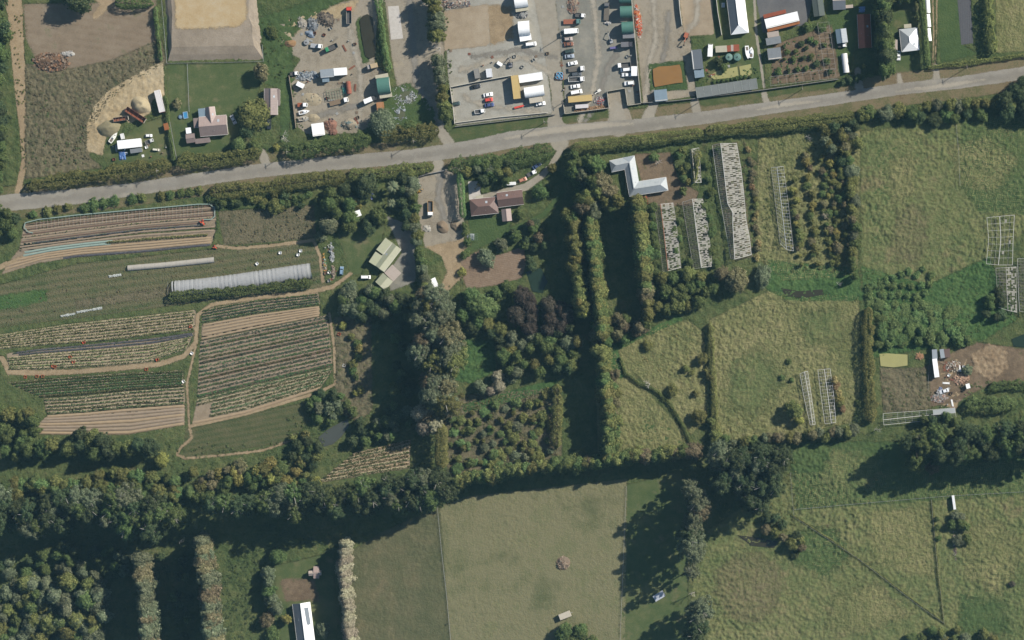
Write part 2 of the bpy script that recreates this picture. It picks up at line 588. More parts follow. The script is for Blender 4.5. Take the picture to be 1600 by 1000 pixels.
# paddocks and growth, lowest sheets first
pt('paddock', [(1345, 205), (1500, 188), (1640, 170), (1640, 335), (1540, 405), (1450, 445), (1345, 425)], M['rough'], .02, 2, .52, .42, seed=2)
pt('paddock', [(1500, 190), (1640, 165), (1640, 335), (1530, 332), (1500, 290)], M['green'], .04, 3, .52, .3, seed=21)
pt('paddock', [(1370, 230), (1440, 215), (1420, 330), (1390, 410), (1355, 400), (1360, 300)], M['green'], .05, 4, .52, .2, seed=22)
pt('paddock', [(1108, 500), (1200, 455), (1342, 462), (1346, 600), (1330, 660), (1240, 680), (1120, 692)], M['roughy'], .02, 1.5, .52, .5, seed=3)
pt('paddock', [(1185, 215), (1345, 200), (1340, 430), (1225, 440), (1180, 400)], M['roughy'], .02, 1.5, .52, .4, seed=4)
pt('paddock', [(1200, 405), (1340, 420), (1350, 470), (1230, 470), (1195, 450)], M['lush'], .04, 2, .52, .4, seed=5)
pt('paddock', [(1345, 415), (1450, 445), (1545, 400), (1590, 500), (1540, 530), (1360, 560)], M['lush'], .04, 2, .52, .4, seed=6)
pt('paddock', [(965, 545), (1040, 505), (1075, 500), (1100, 520), (1104, 650), (1080, 680), (1020, 605), (985, 580)], M['roughy'], .02, 1.2, .52, .45, seed=7)
pt('paddock', [(930, 548), (975, 552), (1000, 600), (1085, 692), (1080, 715), (935, 722)], M['roughy'], .03, 1.5, .52, .35, seed=8)
pt('paddock', [(1000, 640), (1030, 650), (1070, 695), (1000, 700)], M['green'], .05, 3, .52, .2, seed=23)
pt('paddock', [(1085, 845), (1235, 740), (1330, 735), (1640, 715), (1640, 1040), (1075, 1040)], M['rough'], .02, 1.5, .52, .45, seed=9)
pt('paddock', [(1230, 690), (1640, 690), (1640, 770), (1420, 785), (1245, 797)], M['green'], .04, 2, .52, .3, seed=10)
pt('paddock', [(1360, 800), (1450, 790), (1460, 900), (1360, 880)], M['roughy'], .05, 4, .52, .35, seed=24)
M['browndry'] = ground_mat('dry_brown_grass', [A(96, 100, 66), A(116, 112, 78), A(130, 116, 92)], .04, .25, 1.2, bump=1.0, bdist=.4)
pt('paddock', [(1120, 890), (1150, 868), (1185, 862), (1212, 885), (1222, 920), (1205, 960), (1170, 975), (1135, 962), (1118, 925)], M['browndry'], .05, 8, .52, .3, seed=25)
pt('paddock', [(1402, 335), (1425, 318), (1448, 335), (1446, 390), (1430, 412), (1400, 408), (1392, 370)], M['browndry'], .06, 6, .52, .3, seed=26)
pt('paddock', [(687, 790), (735, 775), (980, 748), (976, 1040), (705, 1040)], M['hay'], .03, 1.0, .55, .22, seed=11)
pt('paddock', [(550, 860), (600, 830), (687, 790), (706, 1040), (550, 1040)], M['haygreen'], .03, 1.0, .55, .28, seed=12)
pt('mown_strip', [(979, 758), (1064, 735), (1075, 800), (1075, 1040), (969, 1040)], M['lawn'], .04, .8, 1.2)
pt('weed_field', [(40, 100), (110, 108), (180, 92), (252, 60), (262, 100), (205, 130), (165, 165), (140, 205), (140, 245), (160, 262), (40, 280), (40, 180)],
   M['weeds'], .02, 1.5, .6, .7, .8, seed=13)
pt('bare_field', [(36, 6), (165, 4), (180, -12), (245, -12), (245, 72), (180, 96), (112, 108), (58, 98), (40, 60)], M['bare'], .04, 2.5, 1.2)
pt('clay_bank', [(255, 97), (257, 150), (238, 156), (234, 178), (205, 192), (184, 184), (166, 212), (160, 243), (136, 236), (135, 195), (148, 165), (170, 141), (205, 121), (228, 108)],
   M['sand'], .06, 1.0, .7, .35, .6, seed=14)
pt('lawn', [(261, 100), (400, 97), (410, 112), (402, 150), (396, 205), (385, 228), (300, 245), (272, 250), (263, 160)], M['lawn'], .04, 1.2, 1.2)
pt('back_garden', [(215, 195), (262, 180), (270, 250), (175, 255), (160, 240)], M['lawn'], .045, 2, 1.2)
pt('grassy_bank', [(398, 30), (520, -10), (560, -12), (480, 30), (455, 60), (460, 130), (450, 215), (438, 225), (437, 140), (412, 130), (408, 60)], M['green'], .03, 1.5, .8, .5, seed=15)
pt('scrap_yard', [(438, 36), (520, 6), (600, -12), (606, -12), (590, 20), (586, 100), (606, 118), (596, 165), (582, 195), (560, 208), (480, 210), (462, 196), (453, 118), (470, 92), (440, 78)],
   M['yard'], .06, 1.2, 1.0)
pt('clay_patch', [(444, 32), (520, 8), (560, 0), (548, 25), (510, 30), (470, 45), (455, 60), (446, 50)], M['sand'], .08, 2.0, 1.0)
pt('back_yard', [(600, -12), (695, -12), (694, 190), (668, 202), (624, 160), (612, 90)], M['yard'], .05, 1.4, 1.1)
pt('weedy_ground', [(600, 140), (640, 130), (680, 170), (680, 200), (600, 195)], M['green'], .07, 2.0, .9, .2, seed=16)
pt('storage_yard', [(692, -12), (838, -12), (850, 60), (864, 178), (712, 196), (700, 120)], M['yardpale'], .05, .8, 1.2)
pt('sand_pad', [(693, 18), (720, 12), (762, 6), (766, 68), (758, 72), (694, 79)], M['tan'], .09, .8, 1.0)
pt('sand_pad', [(758, 8), (800, 10), (802, 60), (765, 72)], M['dirt'], .08, 2.0, 1.0)
flat('parking_lot', [(706, 137), (801, 119), (822, 160), (863, 170), (864, 178), (711, 193)], M['asphalt'], .10)
pt('lane', [(833, -12), (866, -12), (874, 50), (880, 150), (886, 195), (862, 200), (862, 150), (848, 70)], M['lane'], .075, .8, 1.0)
pt('vehicle_yard', [(866, -12), (988, -12), (1002, 162), (981, 165), (977, 139), (949, 144), (952, 169), (883, 178), (880, 120)], M['yardgrey'], .065, .6, 1.2)
pt('dirt_bay', [(949, 144), (977, 139), (980, 165), (990, 192), (948, 196), (953, 169)], M['yard'], .0775, .7, .8)
pt('earth_yard', [(988, -12), (1061, -12), (1067, 42), (1079, 60), (1088, 150), (1005, 162)], M['yard'], .05, .7, 1.2)
pt('gravel_lot', [(1061, -12), (1112, -12), (1116, 54), (1069, 57)], M['tan'], .06, .6, 1.0)
pt('lawn', [(1110, -12), (1190, -12), (1196, 150), (1105, 130), (1100, 60)], M['lawn'], .04, 1.0, 1.2)
pt('asphalt_yard', [(1180, -12), (1272, -12), (1262, 38), (1192, 52)], M['darkasphalt'], .06, .7, 1.0)
pt('vegetable_garden', [(1208, 70), (1300, 38), (1312, 122), (1205, 132)], M['soil'], .05, 1.2, .9, .2)
pt('lawn', [(1290, 14), (1342, 10), (1340, 50), (1325, 125), (1300, 118)], M['green'], .045, 1.0, 1.0)
pt('lawn', [(1384, -12), (1452, -12), (1456, 108), (1385, 118)], M['lawn'], .04, 1.0, 1.2)
pt('market_garden', [(1462, -12), (1498, -12), (1505, 70), (1530, 85), (1470, 98)], M['green'], .04, 1.0, .8, 0, seed=17)
flat('weed_mat', [(1495, -12), (1516, -12), (1521, 68), (1502, 70)], plain('black_weed_mat', (.05, .05, .055), .7, 0, .4, (.14, .13, .12), 2, (1.0, 'X')), .08)
pt('paddock', [(1556, -12), (1640, -12), (1640, 78), (1556, 82)], M['roughy'], .03, 1.0, .7, .35, seed=18)

for k_, (q_, m_) in enumerate([([(1480, 230), (1540, 215), (1590, 250), (1560, 300), (1500, 290)], 'roughy'), ([(1390, 250), (1420, 240), (1430, 300), (1395, 320)], 'roughy'), ([(1250, 830), (1300, 820), (1330, 870), (1290, 900), (1240, 880)], 'green'),
                          ([(1300, 930), (1370, 910), (1420, 960), (1350, 990), (1290, 980)], 'roughy'), ([(1500, 830), (1560, 810), (1600, 870), (1560, 930), (1510, 900)], 'roughy'), ([(1500, 930), (1560, 940), (1580, 990), (1500, 990)], 'green'),
                          ([(1140, 570), (1190, 540), (1220, 600), (1180, 650), (1140, 630)], 'rough'), ([(1250, 490), (1310, 480), (1320, 530), (1260, 540)], 'rough'), ([(1300, 700), (1380, 720), (1360, 760), (1280, 760)], 'rough')]):
    pt('paddock', q_, M[m_], .062 + .001 * k_, 7, .55, .4)
for k_, (q_, w_) in enumerate([([(905, 190), (925, 150), (935, 90), (930, 30), (925, -12)], 5), ([(915, 190), (940, 140), (950, 100), (965, 85)], 4), ([(1008, 160), (1015, 100), (1025, 60), (1020, -12)], 5), ([(1015, 160), (1040, 80), (1045, 20)], 4),
                          ([(560, 200), (565, 150), (562, 110), (550, 60), (545, 40)], 5), ([(500, 180), (530, 172), (560, 165)], 5), ([(870, 120), (820, 90), (770, 95), (720, 110)], 5), ([(868, 90), (810, 78), (740, 88)], 4),
                          ([(840, 175), (780, 168), (740, 160), (725, 150)], 4), ([(690, 270), (685, 310), (695, 345)], 6), ([(1090, -12), (1088, 30), (1075, 50)], 5), ([(640, 0), (645, 60), (650, 130), (690, 195)], 6)]):
    ribbon('tyre_track', q_, w_ * 1.4, M['worn' if k_ % 2 else 'dust'], .113 + .0005 * k_, 2.4, .6)
# the road, its verges and the ways in
ROAD = [(-160, 340), (20, 316), (120, 307), (200, 297), (400, 267), (520, 255), (640, 245), (740, 231), (800, 218), (900, 205), (1000, 196),
        (1100, 184), (1200, 169), (1300, 155), (1400, 140), (1500, 129), (1600, 114), (1780, 88)]
ribbon('verge', ROAD, 52, M['verge'], .07, 1.4, .9, 0, 31)
ribbon('verge', [(868, 200), (700, 218), (712, 205), (864, 187)], 12, M['vergegreen'], .09, .9, .8, 0, 32)
ribbon('verge', [(886, 185), (952, 176)], 16, M['vergegreen'], .09, .8, .8, 0, 33)
ribbon('verge', [(1100, 160), (1186, 146), (1330, 127)], 14, M['vergegreen'], .09, 1.2, .8, 0, 34)
ribbon('road', ROAD, [26, 26, 24, 20, 21, 22, 22, 25, 26, 24, 21, 20, 19, 18, 18, 19, 20, 20], M['road'], .11, .45, .7)
_rd = lambda o: [(x, y + o) for x, y in ROAD]
ribbon('wheel_path', _rd(1.0), 7, M['worn'], .118, 2.6, .6)
ribbon('loose_chip', [(790, 216), (860, 205), (920, 197), (990, 193)], [3, 9, 10, 3], M['dust'], .122, 1.4, .6)
ribbon('loose_chip', [(1180, 172), (1230, 163), (1280, 158)], [2, 6, 2], M['dust'], .122, 1.2, .6)
ribbon('loose_chip', [(1400, 143), (1480, 133), (1540, 124)], [2, 7, 2], M['dust'], .122, 1.2, .6)
for a, b, w in (((866, 190), (874, 222), 22), ((962, 168), (968, 200), 22), ((1194, 148), (1202, 172), 9), ((1405, 118), (1408, 140), 7),
                ((1462, 104), (1464, 132), 9), ((1340, 110), (1344, 150), 10), ((686, 200), (706, 232), 14), ((1085, 158), (1090, 184), 12),
                ((1022, 162), (1010, 190), 14), ((683, 244), (686, 268), 14), ((410, 238), (418, 262), 12)):
    DLV[0] += .0011
    ribbon('driveway', [a, b], [w, w * 1.3], M['lane'], DLV[0], 1.1, .6)
ribbon('driveway', [(884, 212), (874, 238), (862, 258), (846, 275), (822, 292), (790, 300), (752, 308)], [12, 9, 9, 10, 12, 12, 8], M['lane'], .107, .6, .6)
ribbon('grass_track', [(880, 300), (850, 335), (815, 352), (780, 368), (730, 392)], 9, M['green'], .08, .8, .7, 0)
ribbon('dirt_track', [(18, -12), (24, 20), (26, 60), (30, 110), (32, 150), (36, 200), (39, 250), (28, 300)], [30, 24, 22, 20, 16, 12, 10, 10], M['dirt'], .08, .9, .7)
ribbon('dirt_track', [(150, -12), (168, 5), (150, 25)], [22, 16, 10], M['dirt'], .07, 1.2, .8)
ribbon('farm_track', [(1178, -12), (1182, 55), (1188, 95), (1196, 150)], 4, M['lane'], .085, .4, .5)
ribbon('farm_track', [(1457, -12), (1459, 50), (1457, 110)], 2.4, M['dirt'], .09, .3, .45)
ribbon('farm_track', [(1464, -12), (1463, 50), (1461, 110)], 2.4, M['dirt'], .09, .3, .45)
flat('driveway', [(1403, 92), (1409, 92), (1412, 122), (1405, 122)], M['darkasphalt'], .10)
flat('concrete_slab', [(606, 10), (623, 9), (630, 60), (611, 62)], CONC, .12, .12)

# south side plots
pt('house_yard', [(600, 335), (648, 355), (650, 440), (610, 455), (606, 425), (628, 395)], M['yardgrey'], .05, 1.0, 1.0)
pt('lawn', [(528, 362), (602, 352), (596, 380), (574, 405), (564, 430), (548, 428)], M['lawn'], .045, 1.2, 1.0)
pt('gravel_yard', [(648, 276), (690, 262), (724, 260), (726, 375), (664, 388), (655, 345)], M['yard'], .05, .8, 1.0)
pt('bare_ground', [(664, 386), (726, 373), (738, 415), (720, 435), (690, 466), (682, 462), (698, 425), (690, 400)], M['dirt'], .06, 1.2, .9)
pt('ploughed_plot', [(722, 432), (745, 405), (790, 395), (818, 384), (823, 410), (816, 434), (775, 446), (730, 452)], M['plough'], .07, 1.2, .7, .1)
pt('ploughed_plot', [(735, 398), (752, 390), (755, 410), (728, 425), (720, 410)], M['plough'], .065, 1.0, .7, .1)
pt('lawn', [(730, 340), (800, 338), (795, 368), (738, 386)], M['green'], .05, 1.0, .9)
flat('concrete_yard', [(731, 283), (750, 283), (752, 310), (733, 312)], CONC, .09)
pt('house_yard', [(990, 240), (1048, 238), (1060, 280), (1092, 300), (1085, 322), (1010, 322), (1000, 275)], M['soil'], .05, 1.5, 1.0)
pt('lawn', [(428, 885), (520, 862), (530, 1030), (440, 1030)], M['lawn'], .045, 1.5, 1.0)
pt('bare_ground', [(438, 905), (490, 905), (500, 938), (446, 940)], M['soil'], .06, 2.0, 1.0)
pt('paddock', [(690, 530), (775, 530), (775, 580), (735, 600), (695, 590)], M['lush'], .03, 1.5, .52, .3, seed=19)
pt('scrub_ground', [(690, 620), (875, 605), (878, 715), (760, 745), (700, 745)], M['weeds'], .03, 1.5, .7, .5, seed=20)
pt('grass_track', [(720, 632), (800, 610), (870, 592), (872, 605), (800, 628), (725, 645)], M['lush'], .06, 1.0, .7, .5)
pt('grass_track', [(935, 548), (1000, 520), (1060, 492), (1068, 500), (1000, 530), (965, 548), (982, 590), (968, 590)], M['lush'], .06, 1.0, .7, .5)
pt('scrub_ground', [(522, 495), (580, 495), (582, 640), (560, 660), (520, 640), (526, 580)], M['weeds'], .03, 1.5, .7, .5, seed=26)
pt('junk_yard', [(1440, 575), (1500, 545), (1530, 535), (1600, 545), (1640, 545), (1640, 600), (1545, 602), (1500, 625), (1440, 640)], M['soil'], .05, 1.5, .8, .25, seed=27)
pt('rubble_field', [(1518, 552), (1545, 538), (1572, 545), (1575, 575), (1550, 595), (1522, 580)], M['rubble'], .08, 2.0, .6, .4, 1.2, seed=28)
pt('junk_yard', [(1467, 556), (1510, 560), (1505, 600), (1495, 640), (1462, 630), (1462, 590)], M['dirt'], .07, 1.5, .8)
pt('weed_field', [(1375, 575), (1450, 575), (1455, 640), (1380, 645)], M['weeds'], .04, 1.5, .6, .5, seed=29)

# ponds
pt('grass_bank', [(1013, 101), (1069, 94), (1075, 140), (1016, 143)], M['green'], .07, 1.2, .6, .25, seed=40)
flat('pond', [(1020, 108), (1030, 104), (1048, 103), (1062, 101), (1065, 110), (1067, 129), (1056, 130), (1040, 133), (1023, 136), (1021, 124)], M['w_brown'], .62)
pt('grass_bank', [(556, 34), (564, 26), (572, 60), (577, 97), (567, 99), (560, 66)], M['green'], .08, 1.2, .7, .2, seed=41)
flat('pond', [(562, 32), (567, 25), (574, 22), (582, 27), (584, 50), (587, 70), (586, 88), (578, 92), (571, 88), (566, 62)], M['w_dark'], .50)
flat('pond', [(1112, 116), (1120, 111), (1152, 104), (1154, 120), (1138, 122), (1116, 124), (1110, 120)], M['w_algae'], .30)
flat('pond', [(1155, 104), (1173, 100), (1175, 117), (1157, 120)], M['w_algae'], .30)
flat('pond', [(1374, 553), (1386, 552), (1418, 554), (1418, 571), (1396, 574), (1376, 572)], M['w_algae'], .45)
flat('pond', [(1580, 530), (1600, 522), (1640, 520), (1640, 542), (1600, 543), (1584, 541)], M['w_green'], .35)
flat('pond', [(822, 425), (845, 418), (856, 440), (848, 458), (832, 456)], M['w_green'], .30)
flat('pond', [(497, 684), (510, 673), (528, 662), (543, 655), (546, 664), (534, 682), (520, 694), (506, 698)], M['w_grey'], .35)
flat('ditch_pool', [(1220, 450), (1250, 455), (1285, 452), (1288, 460), (1255, 466), (1228, 462)], M['w_dark'], .40)
flat('ditch_pool', [(1152, 836), (1185, 840), (1215, 846), (1210, 856), (1175, 853)], M['w_dark'], .42)

# raised earth platform
def platform():
    o = PW([(254, -30), (263, 97), (412, 95), (404, 28), (398, -30)])
    i = PW([(269, -30), (271, 74), (397, 72), (392, 26), (388, -30)])
    s_ = MB()
    def ring(P, z, m=6):
        out = []
        for k in range(len(P)):
            a, b = P[k], P[(k + 1) % len(P)]
            for j in range(m):
                t = j / m
                x, y = a[0] + (b[0] - a[0]) * t, a[1] + (b[1] - a[1]) * t
                q = (float(vnoise(x * .2, y * .2, 5)) - .5) * 1.6
                out.append((x + q, y + q * .5, z + q * .1))
        return out
    r0, r1 = ring(o, -.1), ring(i, 2.3)
    mid = [tuple((p[k] + q[k]) / 2 + (0.25 if k == 2 else 0) for k in range(3)) for p, q in zip(r0, r1)]
    s_.loft([r0, mid, r1])
    tag(s_.build('earth_platform', ground_mat('platform_fill', [A(138, 126, 110), A(154, 141, 123), A(168, 155, 138)], .05, .3, 1.4, bump=.6, bdist=.15, soft=False),
                 smooth=False), kind='structure')
    pt('sand_pad', [(274, -12), (384, -12), (388, 30), (370, 42), (320, 45), (276, 46)], ground_mat('yellow_sand', [A(176, 150, 108), A(188, 166, 128), A(194, 178, 148)], .06, .3, 1.4, bump=.4, bdist=.1), 2.42, 2.0, 1.0)
platform()

# ------------------------------------------------------------------ crop fields, each row a part of its field
LEAFQ = {}
CROP = {
    'soil': plain('ridge_soil', A(158, 140, 118), .95, 0, .5, A(128, 110, 90), .7),
    'tan': plain('tan_ridge_soil', A(170, 148, 118), .95, 0, .5, A(142, 120, 94), .7),
    'dark': plain('dark_ridge_soil', A(120, 98, 82), .95, 0, .5, A(92, 76, 64), .7),
    'plastic': plain('black_mulch_film', A(72, 70, 74), .5, 0, .5, A(150, 146, 142), 1.6),
    'net': plain('pale_crop_net', A(150, 168, 156), .8, 0, .4, A(112, 132, 118), 1.5),
    'straw': plain('dry_straw_ridge', A(176, 162, 130), .95, 0, .5, A(130, 124, 90), .9),
}
L_GREEN = leaf_mat('crop_leaf_green', A(72, 94, 58), A(102, 124, 80), A(130, 146, 104), .3)
L_DARK = leaf_mat('crop_leaf_dark', A(70, 82, 64), A(98, 110, 84), A(124, 126, 106), .3)
L_PALE = leaf_mat('crop_leaf_pale', A(96, 110, 68), A(136, 142, 92), A(176, 170, 124), .3)
L_OLIVE = leaf_mat('crop_leaf_olive', A(70, 78, 48), A(98, 104, 64), A(124, 122, 84), .3)


def leaves(c, n, s, rng, jitter=.7, aspect=1.0):
    """quads: centres c (K,3), normals n, sizes s -> verts, faces, rnd"""
    K = len(c)
    n = n + rng.normal(0, jitter, (K, 3)) * .6
    n /= np.linalg.norm(n, axis=1, keepdims=True) + 1e-9
    r = rng.normal(0, 1, (K, 3))
    u = np.cross(n, r)
    u /= np.linalg.norm(u, axis=1, keepdims=True) + 1e-9
    w = np.cross(n, u)
    s = np.broadcast_to(np.asarray(s), (K,))[:, None] * .5
    u, w = u * s, w * s * aspect
    v = np.stack([c - u - w * .6, c + u * .9 - w, c + u + w * .7, c - u * .8 + w], axis=1).reshape(-1, 3)
    f = np.arange(K * 4).reshape(-1, 4)
    return v, f, np.repeat(rng.random(K), 4)


def lerp_curve(c, u):
    c = np.asarray(c, dtype=float)
    d = np.concatenate([[0], np.cumsum(np.hypot(*np.diff(c, axis=0).T))])
    t = u * d[-1]
    return np.stack([np.interp(t, d, c[:, 0]), np.interp(t, d, c[:, 1])], axis=1)


def crop_field(name, top, bot, rows, lev=.10, soil='cropsoil', seed=0):
    """rows: list of (ridge material, leaf material or None, leaf density per m, height, u0, u1)"""
    rng = np.random.default_rng(100 + seed)
    out = list(top) + list(bot)[::-1]
    fld = patch(name, out, M[soil], lev, .9, 1.0)
    n = len(rows)
    for i, (rm, lm, dens, hgt, u0, u1) in enumerate(rows):
        t = (i + .5) / n
        u0 += rng.uniform(0, .012); u1 -= rng.uniform(0, .012)
        K = max(12, int(70 * (u1 - u0)))
        u = np.linspace(u0, u1, K)
        a, b = lerp_curve(top, u), lerp_curve(bot, u)
        c = a * (1 - t) + b * t
        c = np.array([W(*p) for p in c])
        pitch = np.hypot(*(np.array(W(*lerp_curve(bot, np.array([.5]))[0])) - np.array(W(*lerp_curve(top, np.array([.5]))[0])))) / n
        tn = np.gradient(c, axis=0)
        tn /= np.linalg.norm(tn, axis=1, keepdims=True)
        nr = np.stack([-tn[:, 1], tn[:, 0]], axis=1)
        hw = pitch * .36
        rh = .30 if rm != 'net' else .45
        prof = [(-1, 0), (-.7, .75), (-.2, 1), (.2, 1), (.7, .75), (1, 0)]
        v, f = [], []
        for k in range(K):
            q = 1 + (float(vnoise(c[k, 0] * .5, c[k, 1] * .5, i)) - .5) * .5
            e = min(1, k * .5, (K - 1 - k) * .5)
            for (x, z) in prof:
                off = nr[k] * (x * hw * (.85 + .15 * q) + (rng.random() - .5) * .08)
                v.append((c[k, 0] + off[0], c[k, 1] + off[1], lev + .02 + z * rh * q * max(e, .1)))
        m = len(prof)
        for k in range(K - 1):
            for j in range(m - 1):
                f.append((k * m + j, k * m + j + 1, (k + 1) * m + j + 1, (k + 1) * m + j))
        v, f = np.array(v), np.array(f)
        mi = np.zeros(len(f), int)
        rnd = np.zeros(len(v))
        if lm is not None:
            L = pitch / S  # not used for density
            ln = np.sum(np.hypot(*np.diff(c, axis=0).T))
            Q = int(ln * dens)
            tt = rng.random(Q)
            # plants stand in clumps along the row
            keep = vnoise(tt * ln * .3, np.full(Q, i * 7.7), seed) * .6 + rng.random(Q) * .5 > .2
            tt = tt[keep]
            Q = len(tt)
            pc = np.stack([np.interp(tt, np.linspace(0, 1, K), c[:, k]) for k in range(2)], axis=1)
            pn = np.stack([np.interp(tt, np.linspace(0, 1, K), nr[:, k]) for k in range(2)], axis=1)
            off = rng.normal(0, .42, Q).clip(-1.1, 1.1) * hw
            cc = np.zeros((Q, 3))
            cc[:, :2] = pc + pn * off[:, None]
            cc[:, 2] = lev + .25 + hgt * rng.random(Q) * (1 - (off / hw / 1.3) ** 2).clip(.15)
            nn = np.zeros((Q, 3)); nn[:, 2] = 1; nn[:, :2] = pn * (off / hw)[:, None]
            lv, lf, lr = leaves(cc, nn, rng.uniform(.28, .55, Q), rng)
            f = np.vstack([f, lf + len(v)])
            v = np.vstack([v, lv])
            mi = np.concatenate([mi, np.ones(len(lf), int)])
            rnd = np.concatenate([rnd, lr])
        me = np_mesh('crop_row', v, f, {'rnd': rnd}, midx=mi)
        me.materials.append(CROP[rm])
        if lm is not None: me.materials.append(lm)
        link('crop_row', me, fld)
    return fld


def R(rm, lm=None, d=0, h=.3, u0=0.0, u1=1.0): return (rm, lm, d, h, u0, u1)


crop_field('crop_field', [(38, 350), (120, 339), (220, 329), (337, 319)], [(30, 388), (110, 378), (220, 364), (338, 356)],
           [R('dark', L_OLIVE, 3, .2), R('soil'), R('dark', L_OLIVE, 2, .2), R('soil'), R('dark'), R('soil', L_OLIVE, 2, .2), R('soil'), R('dark', None, 0, .3, 0, .93), R('plastic', L_DARK, 2, .2, .05, .93), R('soil')], seed=1)
crop_field('crop_field', [(30, 388), (110, 378), (220, 366), (338, 358)], [(0, 430), (60, 411), (120, 402), (220, 395), (330, 384)],
           [R('soil', None, 0, .3, .02, 1), R('net', None, 0, .3, .04, .5), R('net', None, 0, .3, .05, .5), R('tan', None, 0, .3, .02, 1), R('tan'), R('tan'), R('plastic', None, 0, .2, .3, 1)], seed=2)
crop_field('crop_field', [(166, 376), (250, 369), (325, 364)], [(166, 382), (250, 375), (325, 370)], [R('tan', L_PALE, 26, .5)], .16, seed=3)
crop_field('crop_field', [(-30, 528), (100, 507), (200, 496), (306, 484)], [(-30, 550), (0, 545), (60, 540), (150, 534), (250, 522), (306, 515)],
           [R('straw', L_OLIVE, 9, .25) if k % 2 else R('straw', L_PALE, 9, .25) for k in range(7)], seed=4)
crop_field('crop_field', [(10, 552), (60, 545), (150, 537), (250, 527), (304, 519)], [(14, 578), (60, 577), (150, 573), (230, 567), (292, 545)],
           [R('plastic', L_DARK, 2, .2, .03, 1), R('plastic', L_DARK, 2, .2, .06, 1)] + [R('straw', L_OLIVE if k % 2 else L_PALE, 8, .25) for k in range(6)], seed=5)
crop_field('crop_field', [(12, 598), (100, 590), (200, 583), (286, 579)], [(66, 621), (130, 617), (200, 610), (287, 604)],
           [R('soil', L_GREEN if k % 2 else L_OLIVE, 24, .4) for k in range(7)], seed=6)
crop_field('crop_field', [(68, 623), (130, 619), (200, 611), (288, 604)], [(74, 648), (130, 645), (200, 638), (290, 632)],
           [R('straw', L_OLIVE if k % 2 else L_GREEN, 13, .25) for k in range(5)], seed=7)
crop_field('crop_field', [(74, 649), (130, 645), (200, 638), (290, 632)], [(44, 678), (130, 680), (200, 679), (288, 664)],
           [R('soil' if k % 3 else 'tan') for k in range(7)], seed=8)
crop_field('crop_field', [(316, 484), (400, 468), (498, 458)], [(316, 505), (400, 490), (500, 476)], [R('soil', L_DARK if k % 2 else L_GREEN, 16, .3) for k in range(5)], seed=9)
crop_field('crop_field', [(316, 506), (400, 491), (500, 478)], [(314, 532), (400, 514), (500, 494)], [R('tan', None, 0) for k in range(5)], seed=10)
crop_field('crop_field', [(313, 533), (400, 515), (512, 492)], [(308, 622), (400, 600), (520, 572)],
           [R('dark' if k % 4 == 1 else 'soil', [L_DARK, L_GREEN, L_DARK, L_GREEN, L_OLIVE][k % 5], 15 if k % 3 else 11, .3) for k in range(14)], seed=11)
crop_field('crop_field', [(308, 624), (400, 601), (522, 574)], [(300, 664), (380, 648), (500, 608)],
           [R('straw', L_GREEN if k % 2 == 0 else L_OLIVE, 13, .3, 0 if k < 2 else .12, 1) for k in range(6)] + [R('tan')], seed=12)
crop_field('crop_field', [(555, 708), (600, 697), (642, 686)], [(495, 755), (570, 742), (640, 732)], [R('straw' if k % 2 else 'tan', L_OLIVE, 12, .25) for k in range(8)], seed=13)

pt('fallow_strip', [(0, 445), (120, 412), (340, 388), (490, 375), (512, 452), (330, 470), (120, 497), (-30, 515), (-30, 450)],
   ground_mat('fallow_strip', [A(66, 82, 50), A(84, 94, 60), A(102, 100, 72), A(70, 90, 54)], .03, .2, 1.3, bump=1.0, bdist=.5, streak=(math.radians(-8), 3.4, A(120, 112, 84), .75)), .05, 1.5, .7, .14, seed=43)
pt('fallow_strip', [(290, 670), (480, 628), (486, 655), (455, 690), (285, 716)],
   ground_mat('fallow_weeds', [A(64, 78, 46), A(84, 90, 58), A(104, 98, 70)], .03, .2, 1.3, bump=.9, bdist=.3, streak=(math.radians(-10), 2.6, A(110, 104, 74), .5)), .05, 1.5, .7, .14, seed=44)
pt('fallow_strip', [(-20, 470), (0, 462), (40, 456), (74, 452), (72, 470), (20, 482), (-20, 488)], M['lush'], .075, 2.0, .7, .14)
pt('fallow_strip', [(120, 470), (240, 452), (330, 440), (335, 452), (240, 466), (120, 482)], M['weeds'], .077, 2.5, .7, .14)
pt('fallow_strip', [(340, 330), (490, 320), (495, 372), (350, 384)], M['weeds'], .05, 1.8, .7, .12, seed=45)
ribbon('farm_track', [(-20, 560), (4, 560), (14, 581), (60, 583), (130, 580), (200, 574), (250, 569), (288, 556), (306, 535), (309, 492), (330, 476), (400, 465), (470, 459), (520, 448), (548, 428)],
       [7, 8, 9, 9, 8, 8, 8, 8, 7, 6, 6, 6, 7, 7, 5], M['dirt'], .19, 1.0, .55)
ribbon('farm_track', [(306, 540), (292, 600), (296, 668), (300, 684), (282, 700), (276, 710), (290, 716), (340, 712), (410, 704), (456, 688)], [4, 4, 4, 4, 4, 4, 4, 4, 4, 3], M['dirt'], .17, 1.0, .55)
ribbon('farm_track', [(338, 384), (370, 388), (430, 383), (490, 375), (500, 400), (505, 440)], 5, M['dirt'], .15, .7, .6)
ribbon('farm_track', [(-30, 430), (30, 405), (100, 392)], [10, 7, 3], M['dirt'], .17, .7, .6)
ribbon('farm_track', [(515, 490), (522, 540), (524, 600), (500, 612)], [4, 5, 4, 6], M['dirt'], .17, .7, .6)
ribbon('farm_track', [(297, 666), (380, 648), (485, 617)], 5, M['dirt'], .16, .5, .55)

